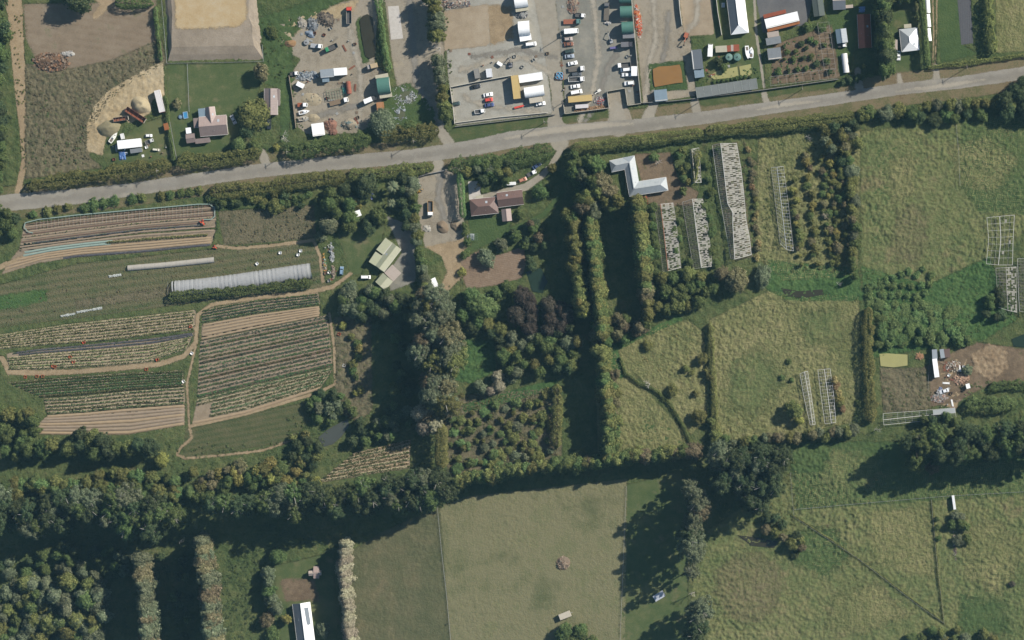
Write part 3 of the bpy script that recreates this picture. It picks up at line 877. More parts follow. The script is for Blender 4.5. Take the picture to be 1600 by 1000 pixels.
# wild grass over everything that is not something else
def wild():
    x0, y0, x1, y1 = -244.0, -154.0, 248.0, 156.0
    def sd(x, y):
        d = np.full(x.shape, 6.0)
        for kind, P, w in SHEETS:
            a = np.array(P)
            m = 6.0 + (max(w) if w else 0)
            k = (x > a[:, 0].min() - m) & (x < a[:, 0].max() + m) & (y > a[:, 1].min() - m) & (y < a[:, 1].max() + m)
            if not k.any(): continue
            q = sdf_poly(x[k], y[k], P) if kind == 'poly' else sdf_line(x[k], y[k], P, w)
            d[k] = np.minimum(d[k], -q - .1)
        return d
    m = ground_mat('wild_grass', [A(56, 72, 40), A(78, 92, 54), A(100, 106, 66), A(122, 114, 80)], .03, .2, 1.1, bump=1.0, bdist=.5,
                   spots=[(.06, .58, A(66, 88, 48), .6), (.08, .62, A(116, 102, 76), .5)], spread=1.2)
    tag(grid_sheet('wild_grass', sd, (x0, y0, x1, y1), m, .012, .8, .8, .5), kind='structure')
wild()

# ------------------------------------------------------------------ vegetation
FM = {
    'olive': leaf_mat('olive_foliage', (0.065, 0.073, 0.026), (0.163, 0.169, 0.057), (0.273, 0.260, 0.098)),
    'green': leaf_mat('green_foliage', (0.044, 0.065, 0.025), (0.112, 0.150, 0.052), (0.189, 0.221, 0.081)),
    'bright': leaf_mat('bright_green_foliage', (0.060, 0.096, 0.036), (0.137, 0.195, 0.070), (0.221, 0.273, 0.111)),
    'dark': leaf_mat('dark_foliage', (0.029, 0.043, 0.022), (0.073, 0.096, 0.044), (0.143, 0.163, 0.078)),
    'grey': leaf_mat('grey_green_foliage', (0.062, 0.075, 0.044), (0.150, 0.169, 0.096), (0.247, 0.254, 0.163)),
    'yellow': leaf_mat('yellow_green_foliage', (0.098, 0.099, 0.031), (0.254, 0.240, 0.072), (0.390, 0.338, 0.117)),
    'brown': leaf_mat('brown_green_foliage', (0.072, 0.065, 0.034), (0.176, 0.153, 0.083), (0.273, 0.227, 0.143)),
    'maroon': leaf_mat('maroon_foliage', (.034, .030, .024), (.080, .066, .050), (.13, .108, .086)),
    'pale': leaf_mat('pale_seed_heads', (0.156, 0.140, 0.091), (0.338, 0.305, 0.208), (0.481, 0.442, 0.325)),
    'dry': leaf_mat('dry_rust_foliage', (0.130, 0.098, 0.044), (0.286, 0.215, 0.101), (0.403, 0.325, 0.176)),
}


def crown_mesh(name, lumps, n, size, seed, up=.3, jitter=.5):
    rng = np.random.default_rng(seed)
    C = np.array([l[0] for l in lumps], dtype=float)
    Rr = np.array([l[1] if isinstance(l[1], tuple) else (l[1],) * 3 for l in lumps], dtype=float)
    ar = Rr.mean(1) ** 2
    k = rng.choice(len(lumps), n, p=ar / ar.sum())
    d = rng.normal(0, 1, (n, 3))
    d[:, 2] = np.where(rng.random(n) < up, np.abs(d[:, 2]), d[:, 2])
    d /= np.linalg.norm(d, axis=1, keepdims=True)
    far = np.where(rng.random((n, 1)) < .22, rng.uniform(1.0, 1.45, (n, 1)), rng.uniform(.55, 1.08, (n, 1)))
    c = C[k] + d * Rr[k] * far
    deep = np.zeros(n, bool)
    for j in range(len(lumps)):
        q = (((c - C[j]) / Rr[j]) ** 2).sum(1)
        deep |= (q < .5) & (k != j)
    c, d = c[~deep], d[~deep]
    v, f, r = leaves(c, d + np.array([0, 0, .35]), rng.uniform(.6, 1.35, len(c)) * size, rng, jitter)
    return np_mesh(name, v, f, {'rnd': r})


def trunk_mesh(name, h, r, limbs, spread, seed, lo=.45):
    rng = random.Random(seed)
    mb = MB()
    pts, x, y = [], 0, 0
    for i in range(5):
        pts.append(Vector((x, y, h * i / 4 - (.15 if i == 0 else 0))))
        x += rng.uniform(-.03, .03) * h; y += rng.uniform(-.03, .03) * h
    for i in range(4):
        mb.tube(pts[i], pts[i + 1], r * (1 - i * .21), r * (1 - (i + 1) * .21), 6)
    for i in range(limbs):
        t = lo + (.95 - lo) * i / max(limbs - 1, 1)
        j = min(int(t * 4), 3)
        a = pts[j].lerp(pts[j + 1], t * 4 - j)
        an = i * 2.4 + rng.uniform(-.4, .4)
        l = spread * rng.uniform(.6, 1.0) * (1.1 - t * .5)
        b = a + Vector((math.cos(an) * l, math.sin(an) * l, l * rng.uniform(.3, .8)))
        m = a.lerp(b, .5) + Vector((0, 0, l * .08))
        mb.tube(a, m, r * .4, r * .25, 5).tube(m, b, r * .25, r * .08, 5)
    return mb.mesh(name)


def lump_set(kind, seed):
    g = random.Random(seed)
    L = []

    def dome(n, rad, top, drop, r0, r1, ez=1.0):
        for i in range(n):
            a, q = i * 2.4 + g.uniform(-.5, .5), math.sqrt((i + .3) / n) * rad * g.uniform(.82, 1.12)
            r = g.uniform(r0, r1) * (1.1 - .35 * q / rad)
            L.append(((math.cos(a) * q, math.sin(a) * q, top - drop * (q / rad) ** 2 + g.uniform(-.12, .10) * top), (r * g.uniform(.85, 1.25), r * g.uniform(.85, 1.25), r * ez)))
    if kind == 'round_L':      # 10 m wide, 10 m high
        dome(30, 4.2, 8.0, 4.6, .75, 1.7)
        L.append(((0, 0, 5.0), (3.3, 3.3, 2.4)))
    elif kind == 'round_M':    # 6 m wide, 6 m high
        dome(18, 2.5, 4.8, 2.7, .5, 1.15)
        L.append(((0, 0, 2.8), (2.0, 2.0, 1.7)))
    elif kind == 'bush':       # 3 m wide, 2.4 m high
        dome(9, 1.15, 1.6, .7, .34, .7)
        L.append(((0, 0, .7), (1.05, 1.05, .75)))
    elif kind == 'tall':       # 5.5 m wide, 14 m high shelter tree
        for i in range(34):
            a, u = i * 2.4, i / 33
            z = 1.6 + 11.2 * u
            q = g.uniform(.7, 2.0) * (1.12 - .72 * u ** 2)
            r = g.uniform(.6, 1.2) * (1.1 - .35 * u)
            L.append(((math.cos(a) * q, math.sin(a) * q, z + g.uniform(-.6, .6)), (r, r, r * 1.2)))
        L.append(((0, 0, 6.5), (1.4, 1.4, 5.0)))
        L.append(((0, 0, 12.9), .8))
    elif kind == 'pine':       # 12 m wide, 22 m high, open and feathery
        for i in range(110):
            a, u = i * 2.4 + g.uniform(-.6, .6), i / 109
            z = 6 + 14.8 * u
            q = math.sqrt(g.random()) * 5.6 * (1.08 - .72 * u ** 2)
            r = g.uniform(.28, .85)
            L.append(((math.cos(a) * q, math.sin(a) * q, z + g.uniform(-1.4, 1.4)), (r * 1.6, r * 1.6, r * .7)))
        L.append(((0, 0, 20.8), .8))
    return L


KINDS = {  # leaves, leaf size, trunk height, radius, limbs, spread, nominal radius, nominal height
    'round_L': (6500, .40, 6.5, .32, 7, 3.2, 5.0, 9.6),
    'round_M': (3000, .31, 4.0, .18, 5, 1.9, 3.1, 5.8),
    'bush': (850, .25, 1.3, .07, 4, .9, 1.55, 2.3),
    'tall': (5200, .38, 12.0, .28, 6, 1.6, 2.6, 13.6),
    'pine': (8500, .36, 20.0, .40, 22, 5.2, 5.2, 21.5),
}
PROTO = {}
for kd, (nl, ls, th, tr, lb, sp, nr_, nh) in KINDS.items():
    for v_ in range(4):
        sd = 1000 + v_ * 13 + len(kd)
        PROTO[kd, v_] = (crown_mesh('crown', lump_set(kd, sd), nl, ls, sd), trunk_mesh('trunk', th, tr, lb, sp, sd, .3 if kd == 'pine' else .45))
        PROTO[kd, v_][0].materials.append(FM['green'])
        PROTO[kd, v_][1].materials.append(BARK)


def bare_mesh(seed, h=7.0, r=3.6):
    g = random.Random(seed)
    mb = MB()
    def grow(a, d, l, w, lev):
        b = a + d * l
        mb.tube(a, b, w, w * .6, 4 if lev else 6)
        if lev >= 4: return
        for k in range(3 if lev < 3 else 4):
            nd = (d + Vector((g.uniform(-1, 1), g.uniform(-1, 1), g.uniform(-.35, .6))) * .75).normalized()
            grow(a.lerp(b, g.uniform(.55, 1)), nd, l * g.uniform(.55, .8), w * .55, lev + 1)
    grow(Vector((0, 0, -.1)), Vector((0, 0, 1)), h * .33, .2, 0)
    return mb.mesh('trunk')


BARE = [bare_mesh(s_) for s_ in (3, 8, 15)]
for m_ in BARE: m_.materials.append(PALEBARK)
_tc = [0]


def tree(px, py, rpx, h, kind='round_M', fol='green', label=None, cat='tree', group=None, name=None, bark=None):
    _tc[0] += 1
    g = random.Random(_tc[0] * 77)
    if kind == 'bare':
        x, y = W(px, py, h * .6)
        t = thing(name or 'bare_tree', label, cat, (x, y, 0), g.uniform(0, 6.28), group)
        q = rpx * S / 3.4
        t.scale = (q, q, h / 7.0)
        link('trunk', BARE[g.randrange(3)], t, bark)
        return t
    if px < -14 or py > 1014 or px > 1640: return None
    cm, tm = PROTO[kind, g.randrange(4)]
    nr_, nh = KINDS[kind][6], KINDS[kind][7]
    x, y = W(px, py, h * .65)
    if not name or name in ('tree', 'bush'):
        name = ({'bush': 'bush'}.get(kind, 'shrub') if cat == 'bush' else {'pine': 'tall_tree', 'tall': 'shelter_tree', 'round_L': 'broad_tree', 'round_M': 'small_tree', 'bush': 'low_tree'}[kind])
    t = thing(name, label, cat, (x, y, 0), g.uniform(0, 6.28), group)
    q = rpx * S / nr_
    t.scale = (q * g.uniform(.82, 1.2), q * g.uniform(.82, 1.2), h / nh)
    link('trunk', tm, t, bark or BARK)
    link('crown', cm, t, FM[fol])
    return t


COLW = {'olive': 'olive', 'green': 'mid-green', 'bright': 'bright green', 'dark': 'dark green', 'grey': 'grey-green', 'yellow': 'yellow-green', 'brown': 'brownish', 'maroon': 'maroon', 'pale': 'pale', 'dry': 'rusty'}
DROP = {'dark', 'green', 'grey-green', 'olive', 'grey-brown', 'yellow-green', 'yellowish', 'brown', 'grey', 'pale', 'maroon', 'bright', 'tall', 'very', 'rust-tinted', 'light', 'mixed', 'broad', 'large', 'rounded', 'smaller', 'lower'}


def say(label, fol, r, rr):
    """one tree's own wording: its foliage colour and crown size put in front of what it is and where it stands"""
    w = label.split()
    while w and w[0] in DROP: w = w[1:]
    q = (r - rr[0]) / max(rr[1] - rr[0], 1e-6)
    sz = 'narrow' if q < .33 else ('wide' if q > .67 else 'medium')
    return ' '.join([sz, COLW[fol]] + w)


def forest(poly, spacing, rr, hh, kinds, fols, label, group, name='tree', cat='tree', seed=0, bark=None, cap=400):
    g = random.Random(500 + seed)
    xs, ys = [p[0] for p in poly], [p[1] for p in poly]
    out = []
    y, k = min(ys), 0
    while y <= max(ys):
        x = min(xs) + (spacing * .5 if k % 2 else 0)
        while x <= max(xs):
            a, b = x + g.uniform(-.45, .45) * spacing, y + g.uniform(-.45, .45) * spacing
            if inside(a, b, poly): out.append((a, b))
            x += spacing
        y += spacing * .87
        k += 1
    g.shuffle(out)
    for a, b in out[:cap]:
        fo = g.choice(fols)
        kd = g.choice(kinds)
        r = g.uniform(*rr)
        tree(a, b, r, g.uniform(*hh), kd, fo, say(label, fo, r, rr), cat, group, name, bark)


def row(pts, spacing, rr, hh, kinds, fols, label, group, name='tree', cat='tree', seed=0, jit=2.0, bark=None):
    g = random.Random(900 + seed)
    P = np.array(pts, float)
    ln = np.sum(np.hypot(*np.diff(P, axis=0).T))
    k = max(2, int(round(ln / spacing)) + 1)
    for p in lerp_curve(P, np.linspace(0, 1, k)):
        r, fo = g.uniform(*rr), g.choice(fols)
        tree(p[0] + g.uniform(-jit, jit), p[1] + g.uniform(-jit, jit), r, g.uniform(*hh), g.choice(kinds), fo, say(label, fo, r, rr), cat, group, name, bark)


def hedge(pts, wpx, h, fol, label, seed=0, dens=11, ls=.36, name='hedge', group=None, bumpy=.6):
    """a continuous clipped or overgrown hedge: one foliage mesh and its stems"""
    rng = np.random.default_rng(2000 + seed)
    P = np.array([W(*p, h * .6) for p in pts])
    d = np.hypot(*np.diff(P, axis=0).T)
    ln = d.sum()
    w = wpx * S / 2
    h *= 1.15
    n = int(ln * (2 * w + 2 * h) * dens)
    u = rng.random(n) * ln
    cum = np.concatenate([[0], np.cumsum(d)])
    c = np.stack([np.interp(u, cum, P[:, k]) for k in range(2)], axis=1)
    i = np.clip(np.searchsorted(cum, u, 'right') - 1, 0, len(d) - 1)
    tn = np.diff(P, axis=0)[i] / d[i][:, None]
    nr = np.stack([-tn[:, 1], tn[:, 0]], axis=1)
    a = rng.uniform(-.25, math.pi + .25, n)
    ca, sa = np.cos(a), np.sin(a)
    x = np.sign(ca) * np.abs(ca) ** .6
    z = np.sign(sa) * np.abs(sa) ** .6
    lump = 1 + (vnoise(u * .42, x * 1.3 + 5, seed) * .6 + vnoise(u * 1.1, x * 2.5, seed + 8) * .4 - .5) * 2 * bumpy
    lz = 1 + (vnoise(u * .36, x * 1.2 + 40, seed + 4) * .6 + vnoise(u * 1.0, x * 2.2 + 40, seed + 5) * .4 - .5) * 1.9 * bumpy
    run = .72 + .56 * vnoise(u * .11, np.full(n, 3.3), seed + 20)
    lump, lz = lump * run, lz * (.8 + .4 * vnoise(u * .09, np.full(n, 9.1), seed + 21))
    e = np.minimum(1, np.minimum(u, ln - u) / max(w, .5)) ** .5
    rr = rng.uniform(.75, 1.06, n)
    v3 = np.zeros((n, 3))
    v3[:, :2] = c + nr * (x * w * lump * e * rr)[:, None]
    v3[:, 2] = np.maximum(.08, h * .5 + z * h * .5 * lz * rr) * np.where(z > 0, .6 + .4 * e, 1)
    nn = np.zeros((n, 3))
    nn[:, :2] = nr * ca[:, None]
    nn[:, 2] = sa + .25
    v, f, r = leaves(v3, nn, rng.uniform(.65, 1.35, n) * ls, rng, .45)
    org = np.array([P[0][0], P[0][1], 0])
    t = thing(name, label, 'hedge', tuple(org), 0, group)
    link('foliage', np_mesh('foliage', v - org, f, {'rnd': r}), t, FM[fol])
    for k in range(min(10, max(2, int(ln / 6)))):
        q = (k + .5) / min(10, max(2, int(ln / 6))) * ln
        sx, sy = np.interp(q, cum, P[:, 0]), np.interp(q, cum, P[:, 1])
        MB().tube((sx - org[0], sy - org[1], -.05), (sx - org[0] + .1, sy - org[1], h * .55), .09, .05, 5).build('stem', BARK, t)
    return t


def scrub(poly, dens, size, fol, label, seed=0, cat='scrub', name='scrub', leaf=.3, per=16):
    """uncountable low growth over an area, one object"""
    rng = np.random.default_rng(3000 + seed)
    P = np.array(PW(poly))
    ar = (P[:, 0].max() - P[:, 0].min()) * (P[:, 1].max() - P[:, 1].min())
    n = int(ar * dens)
    x = rng.uniform(P[:, 0].min(), P[:, 0].max(), n)
    y = rng.uniform(P[:, 1].min(), P[:, 1].max(), n)
    k = (sdf_poly(x, y, P) > 0) & (vnoise(x * .13, y * .13, seed) + rng.uniform(-.25, .25, n) > .42)
    x, y = x[k], y[k]
    n = len(x)
    s_ = rng.uniform(size[0], size[1], n)
    d = rng.normal(0, 1, (n, per, 3))
    d /= np.linalg.norm(d, axis=2, keepdims=True)
    d[:, :, 2] = np.abs(d[:, :, 2])
    c = np.stack([x, y, np.zeros(n)], axis=1)[:, None, :] + d * s_[:, None, None] * np.array([1, 1, .9]) * rng.uniform(.5, 1.05, (n, per, 1))
    c[:, :, 2] += .1
    v, f, r = leaves(c.reshape(-1, 3), d.reshape(-1, 3), rng.uniform(.7, 1.3, n * per) * leaf, rng)
    r = np.clip(np.repeat(rng.random(n), per * 4) * .6 + r * .4, 0, 1)
    o = link(name, np_mesh(name, v, f, {'rnd': r}), None, FM[fol])
    return tag(o, label, cat, None, 'stuff')

# ------------------------------------------------------------------ hedges
H_ = hedge
H_([(42, 292), (90, 283), (150, 274), (210, 266), (268, 258)], 22, 4.2, 'olive', 'long olive hedge between the weed field and the road', 1)
H_([(276, 254), (330, 250), (380, 243), (408, 236)], 20, 4.5, 'olive', 'hedge along the road in front of the pinkish-roofed house', 2)
H_([(446, 238), (490, 232), (535, 224), (580, 216)], 24, 5.0, 'green', 'dense green hedge along the road below the scrap yard', 3)
H_([(592, 212), (640, 208), (686, 204)], 24, 5.0, 'olive', 'hedge by the road below the heap of pale rubbish', 4)
H_([(328, 302), (370, 298), (420, 292), (480, 284), (540, 276)], 22, 4.0, 'olive', 'long hedge on the field side of the road opposite the scrap yard', 5)
H_([(545, 275), (600, 270), (640, 266), (678, 260)], 17, 3.6, 'olive', 'hedge on the field side of the road leading to the gravel yard gate', 6)
H_([(700, 264), (740, 258), (790, 250), (830, 243), (866, 235)], 22, 4.0, 'green', 'hedge between the road and the brown-roofed house drive', 7)
H_([(719, 268), (721, 300), (724, 340)], 10, 5.2, 'bright', 'narrow bright green clipped hedge beside the gravel yard', 8, ls=.3, bumpy=.25)
H_([(892, 232), (960, 224), (1030, 216), (1100, 207)], 17, 4.8, 'olive', 'even hedge between the road and the white-roofed angled house', 9, bumpy=.3)
H_([(1100, 206), (1150, 201), (1210, 196), (1280, 188), (1340, 182)], 18, 4.6, 'olive', 'even hedge between the road and the ruined glasshouses', 10, bumpy=.3)
H_([(180, 4), (210, 6), (240, 6)], 16, 4.0, 'green', 'green hedge at the edge of the bare brown field', 11)
H_([(243, 10), (246, 50), (252, 95)], 7, 2.2, 'green', 'thin hedge between the bare brown field and the raised earth platform', 12)
H_([(590, -6), (596, 40), (602, 80), (607, 112)], 11, 3.2, 'bright', 'narrow hedge beside the long dark pond in the scrap yard', 13)
H_([(1439, -6), (1444, 40), (1449, 104)], 10, 5.0, 'green', 'tall narrow hedge between the white cottage and the white tunnel covers', 14, bumpy=.25)
H_([(1543, -8), (1546, 40), (1552, 84)], 13, 5.0, 'olive', 'overgrown hedge beside the black weed mat plot', 15)
H_([(1450, 106), (1500, 100), (1560, 92), (1640, 82)], 7, 1.8, 'olive', 'low hedge along the road below the market garden', 16)
H_([(262, 464), (320, 459), (400, 452), (488, 441)], 15, 3.0, 'green', 'hedge running along the long plastic tunnel', 17)
H_([(690, 662), (690, 690), (690, 732)], 20, 10.0, 'olive', 'tall clipped hedge at the corner of the small striped field', 19, dens=9, ls=.42, bumpy=.25)
H_([(1546, 604), (1580, 602), (1640, 600)], 15, 2.6, 'green', 'hedge beside the white hut in the junk yard', 20)
H_([(1508, 632), (1550, 632), (1590, 630)], 28, 4.5, 'bright', 'broad light green hedge below the junk yard', 21)
H_([(1110, 505), (1112, 560), (1116, 620), (1118, 690)], 11, 3.0, 'olive', 'overgrown hedge between the tussock paddock and the small dry paddock', 22, bumpy=.7)
H_([(1357, 480), (1355, 540), (1358, 600), (1362, 660)], 18, 4.4, 'olive', 'hedge between the tussock paddock and the duckweed pond', 23, bumpy=.6)
H_([(1240, 806), (1290, 838), (1350, 880), (1410, 925), (1476, 974)], 4, .9, 'olive', 'strip of long grass along the slanting fence', 24, ls=.26)
H_([(1455, 782), (1460, 830), (1466, 900), (1474, 970)], 4, .9, 'olive', 'strip of long grass along the fence by the dark slit in the paddock', 25, ls=.26)
H_([(272, 252), (266, 215), (262, 180), (258, 150)], 5, 1.8, 'green', 'low hedge between the pinkish-roofed house and the cluttered back garden', 26)
H_([(968, 558), (978, 584), (1000, 600), (1026, 611), (1047, 632), (1064, 660), (1080, 694)], 6, 1.3, 'green', 'ragged rush strip along the ditch in the dry paddock', 28, bumpy=.7)
H_([(870, 600), (872, 640), (870, 700)], 13, 5.0, 'olive', 'ragged hedge beside the dark gap left of the tall belt', 29, bumpy=.7)
H_([(1090, 235), (1088, 262), (1085, 285)], 10, 3.0, 'olive', 'overgrown shrubs smothering the smallest glasshouse', 30, bumpy=.7)

# ------------------------------------------------------------------ woods, belts and rows
F, T = forest, tree
F([(-40, -20), (6, -20), (12, 60), (10, 110), (4, 180), (4, 250), (6, 300), (-40, 310)], 15, (9, 13), (9, 13), ['round_L', 'round_M'], ['dark', 'green'],
  'dark tree in the wood beside the dirt track', 'trees of the wood beside the dirt track', seed=1)
F([(-30, 318), (18, 325), (26, 345), (18, 368), (-30, 375)], 17, (9, 13), (6, 9), ['round_L', 'round_M'], ['green', 'dark'],
  'green tree at the end of the road by the netted field', 'trees at the end of the road', seed=2)
T(120, -4, 24, 14, 'round_L', 'dark', 'large dark tree shading the bare brown field')
T(243, 30, 5, 4, 'bush', 'green', 'shrub casting a short shadow on the bare brown field', 'bush')
T(396, 178, 24, 9, 'round_L', 'olive', 'large spreading olive tree between the two pinkish-roofed houses')
T(385, 205, 15, 6.5, 'round_M', 'dark', 'dark tree under the spreading olive tree')
T(408, 112, 14, 9, 'round_M', 'brown', 'brownish tree by the corner of the lawn')
T(276, 162, 10, 3.2, 'bush', 'brown', 'round brown bush on the lawn by the paddling pools', 'bush')
T(441, 212, 17, 6, 'bare', None, 'pale leafless tree beside the smaller pinkish-roofed house')
T(372, 226, 15, 6, 'round_M', 'bright', 'bright green tree between the pinkish-roofed house and the road')
T(398, 230, 12, 5, 'round_M', 'green', 'green tree beside the drive of the smaller pinkish-roofed house')
T(431, 230, 7, 3, 'bush', 'yellow', 'yellow bush by the drive of the smaller pinkish-roofed house', 'bush')
T(598, 192, 21, 8.5, 'round_L', 'grey', 'broad grey-green tree at the corner of the scrap yard')
T(640, 198, 14, 6, 'round_M', 'green', 'green tree beside the heap of pale rubbish')
T(425, 50, 12, 3.0, 'round_M', 'green', 'low spreading shrub on the bank of the earth platform', 'bush')
row([(674, 0), (681, 30), (679, 55)], 14, (12, 16), (10, 13), ['round_L'], ['grey', 'olive'], 'tall grey-green tree shading the concrete slab', 'trees beside the sand pad', seed=1)
T(687, 74, 13, 9, 'bare', None, 'pale leafless tree beside the sand pad')
row([(684, 95), (688, 125), (691, 150), (696, 178)], 13, (10, 13), (9, 12), ['round_L', 'round_M'], ['green', 'olive', 'grey'], 'green tree in the row beside the walled parking lot', 'trees beside the parking lot', seed=2)
row([(1380, -8), (1379, 30), (1382, 70), (1386, 108)], 8, (12, 15), (13, 15.5), ['tall', 'round_L'], ['dark', 'green', 'green'], 'dark tree in the thick belt beside the white cottage', 'belt beside the white cottage', seed=3)
row([(1392, -4), (1432, -2)], 14, (9, 12), (6, 8), ['round_M'], ['dark', 'green'], 'tree at the end of the cottage lawn', 'trees behind the cottage lawn', seed=4)
for k, (x, y, r) in enumerate([(1225, 73, 4), (1230, 81, 4.5), (1243, 80, 4), (1252, 68, 7), (1266, 62, 6), (1275, 66, 5), (1260, 75, 4), (1226, 92, 3.5), (1240, 92, 6), (1256, 90, 5),
                               (1268, 88, 5), (1216, 112, 6), (1232, 110, 4), (1246, 108, 5), (1260, 106, 5), (1276, 100, 7), (1292, 95, 6), (1288, 70, 6), (1296, 112, 5), (1262, 42, 9), (1284, 44, 7)]):
    fo = 'green' if k % 3 else 'dark'
    T(x, y, r, 2.4 if r < 8 else 4.5, 'bush' if r < 6.5 else 'round_M', fo, say('rounded shrub in the brown vegetable garden', fo, r, (3.5, 8)), 'bush', 'shrubs of the vegetable garden', name='bush')
T(1122, 96, 9, 4.5, 'round_M', 'dark', 'dark shrub between the white truck and the green water tanks', 'bush', name='bush')
T(1131, 106, 8, 3.2, 'round_M', 'green', 'shrub on the bank above the duckweed pond by the road', 'bush', name='bush')
row([(1115, 128), (1150, 122), (1172, 119)], 7, (3, 4.5), (1.4, 2), ['bush'], ['green'], 'small shrub between the duckweed pond and the shade-cloth roof', 'shrubs by the shade-cloth roof', 'bush', 'bush', 5, 1)
row([(1318, 128), (1342, 122), (1360, 116)], 12, (6, 8), (3, 4), ['round_M'], ['green', 'dark'], 'shrub at the gate of the shaded red-roofed house', 'shrubs at the red-roofed house gate', 'bush', 'bush', 6, 2)
T(1350, 103, 4, 2.4, 'bush', 'yellow', 'yellow bush in the shade by the red-roofed house', 'bush')
# trees on the field side of the road, east
row([(1345, 180), (1400, 175), (1450, 168), (1500, 163), (1545, 158), (1575, 160)], 15, (9, 14), (5, 8), ['round_M', 'round_L'], ['olive', 'green', 'olive', 'grey'],
    'rounded tree in the ragged row between the road and the large paddock', 'row between the road and the large paddock', seed=7, jit=5)
row([(1440, 185), (1490, 182), (1530, 180)], 17, (9, 13), (5, 7), ['round_M'], ['green', 'dark'], 'tree on the paddock side of the ragged roadside row', 'second row by the large paddock', seed=8, jit=4)
F([(1565, 120), (1640, 108), (1640, 185), (1570, 178)], 22, (14, 18), (8, 11), ['round_L'], ['dark'], 'large dark tree beside the bend of the road', 'dark trees beside the road', seed=3)
T(1262, 215, 12, 4, 'bare', None, 'pale leafless bush below the roadside hedge', 'bush')
F([(1280, 195), (1345, 190), (1345, 245), (1310, 250), (1290, 225)], 16, (8, 12), (5, 8), ['round_M'], ['grey', 'olive', 'dark'], 'grey-green tree at the head of the overgrown orchard', 'trees at the head of the orchard', seed=4)
# left roadside bushes
for x, y, r, f in [(52, 335, 8, 'green'), (74, 331, 10, 'olive'), (90, 327, 9, 'olive'), (106, 323, 8, 'olive'), (132, 324, 9, 'green'), (146, 320, 11, 'green'), (162, 317, 11, 'green'), (178, 314, 9, 'green'),
                   (207, 311, 8, 'green'), (222, 309, 8, 'olive'), (252, 306, 8, 'olive'), (266, 304, 8, 'green'), (282, 302, 8, 'green'), (296, 300, 8, 'green'), (311, 297, 8, 'olive')]:
    T(x, y, r, 2.6, 'bush', f, say('rounded roadside bush above the netted crop field', f, r, (7.8, 11)), 'bush', 'roadside bushes above the netted field')
F([(335, 310), (400, 305), (470, 300), (500, 305), (490, 325), (440, 330), (400, 318), (340, 322)], 15, (6, 10), (3, 5), ['round_M', 'bush'], ['green', 'olive', 'dark'],
  'shrub behind the field-side hedge above the fallow weeds', 'shrubs behind the field-side hedge', 'bush', 'bush', 5)
T(430, 322, 15, 6, 'round_M', 'olive', 'rounded olive tree above the weedy brown strip')
T(512, 352, 13, 12, 'tall', 'grey', 'tall grey-green tree with a long shadow over the farm track')
T(500, 370, 9, 6, 'round_M', 'grey', 'grey-green shrub beside the clutter rows', 'bush')
F([(505, 285), (560, 282), (560, 320), (545, 345), (515, 330)], 19, (10, 14), (7, 10), ['round_L', 'round_M'], ['dark', 'green'], 'dark tree in the garden behind the white hut', 'trees of the garden with the white hut', seed=6)
T(572, 290, 22, 12, 'round_L', 'dark', 'large dark conifer-like tree above the white hut')
T(592, 337, 17, 9, 'round_L', 'green', 'rounded green tree beside the white hut')
T(575, 355, 14, 7, 'round_M', 'dark', 'dark tree between the white hut and the lawn')
T(545, 352, 13, 7, 'round_M', 'green', 'green tree at the edge of the green-roofed house lawn')
T(556, 318, 9, 5, 'round_M', 'yellow', 'yellowish tree behind the white hut')
row([(640, 272), (645, 310), (648, 350), (652, 395), (658, 420)], 13, (10, 13), (6, 8), ['round_M', 'round_L'], ['green', 'olive', 'grey'], 'tree in the belt between the green-roofed house and the gravel yard', 'belt beside the gravel yard', seed=9, jit=3)
row([(628, 280), (632, 330), (636, 355)], 18, (9, 11), (6, 8), ['round_M'], ['dark'], 'dark tree behind the palms', 'dark trees behind the palms', seed=10, jit=3)
row([(662, 425), (665, 445)], 12, (9, 11), (5, 6), ['round_M'], ['olive', 'grey'], 'tree beside the small white shed', 'trees beside the small white shed', seed=11)
F([(535, 440), (580, 448), (600, 462), (640, 460), (640, 485), (560, 500), (528, 480)], 17, (10, 14), (7, 10), ['round_L', 'round_M'], ['green', 'dark', 'grey'], 'tree in the clump below the green-roofed house', 'clump below the green-roofed house', seed=7)
F([(648, 452), (688, 448), (704, 510), (712, 570), (706, 632), (668, 638), (655, 570), (650, 500)], 18, (14, 20), (22, 28), ['pine'], ['grey', 'brown', 'grey', 'olive'],
  'very tall grey-brown tree in the belt beside the deep shadow', 'very tall belt right of the crop fields', seed=8, bark=PALEBARK)
F([(640, 640), (705, 630), (712, 660), (650, 680)], 24, (10, 14), (14, 18), ['pine', 'tall'], ['brown', 'pale'], 'tall pale brown tree at the foot of the belt', 'pale trees at the foot of the belt', seed=9, bark=PALEBARK)
row([(540, 510), (560, 540), (552, 580), (560, 620)], 13, (6, 9), (2.5, 4), ['bush', 'round_M'], ['olive', 'yellow', 'green'], 'yellowish shrub between the crop field and the deep shadow', 'shrubs at the edge of the deep shadow', 'bush', 'bush', 12, 6)
F([(480, 615), (520, 605), (560, 640), (540, 655), (500, 665), (482, 650)], 15, (7, 11), (4, 7), ['round_M', 'bush'], ['green', 'grey', 'dark'], 'shrub beside the grey pond', 'shrubs beside the grey pond', 'bush', 'bush', 10)
F([(560, 650), (650, 640), (640, 680), (580, 690), (545, 700)], 16, (7, 11), (5, 8), ['round_M'], ['dark', 'green', 'grey'], 'tree between the grey pond and the small striped field', 'trees above the small striped field', seed=11)
F([(460, 670), (500, 690), (520, 705), (490, 740), (450, 720)], 14, (7, 11), (4, 7), ['round_M', 'bush'], ['green', 'olive', 'dark'], 'shrub below the grey pond', 'shrubs below the grey pond', 'bush', 'bush', 12)
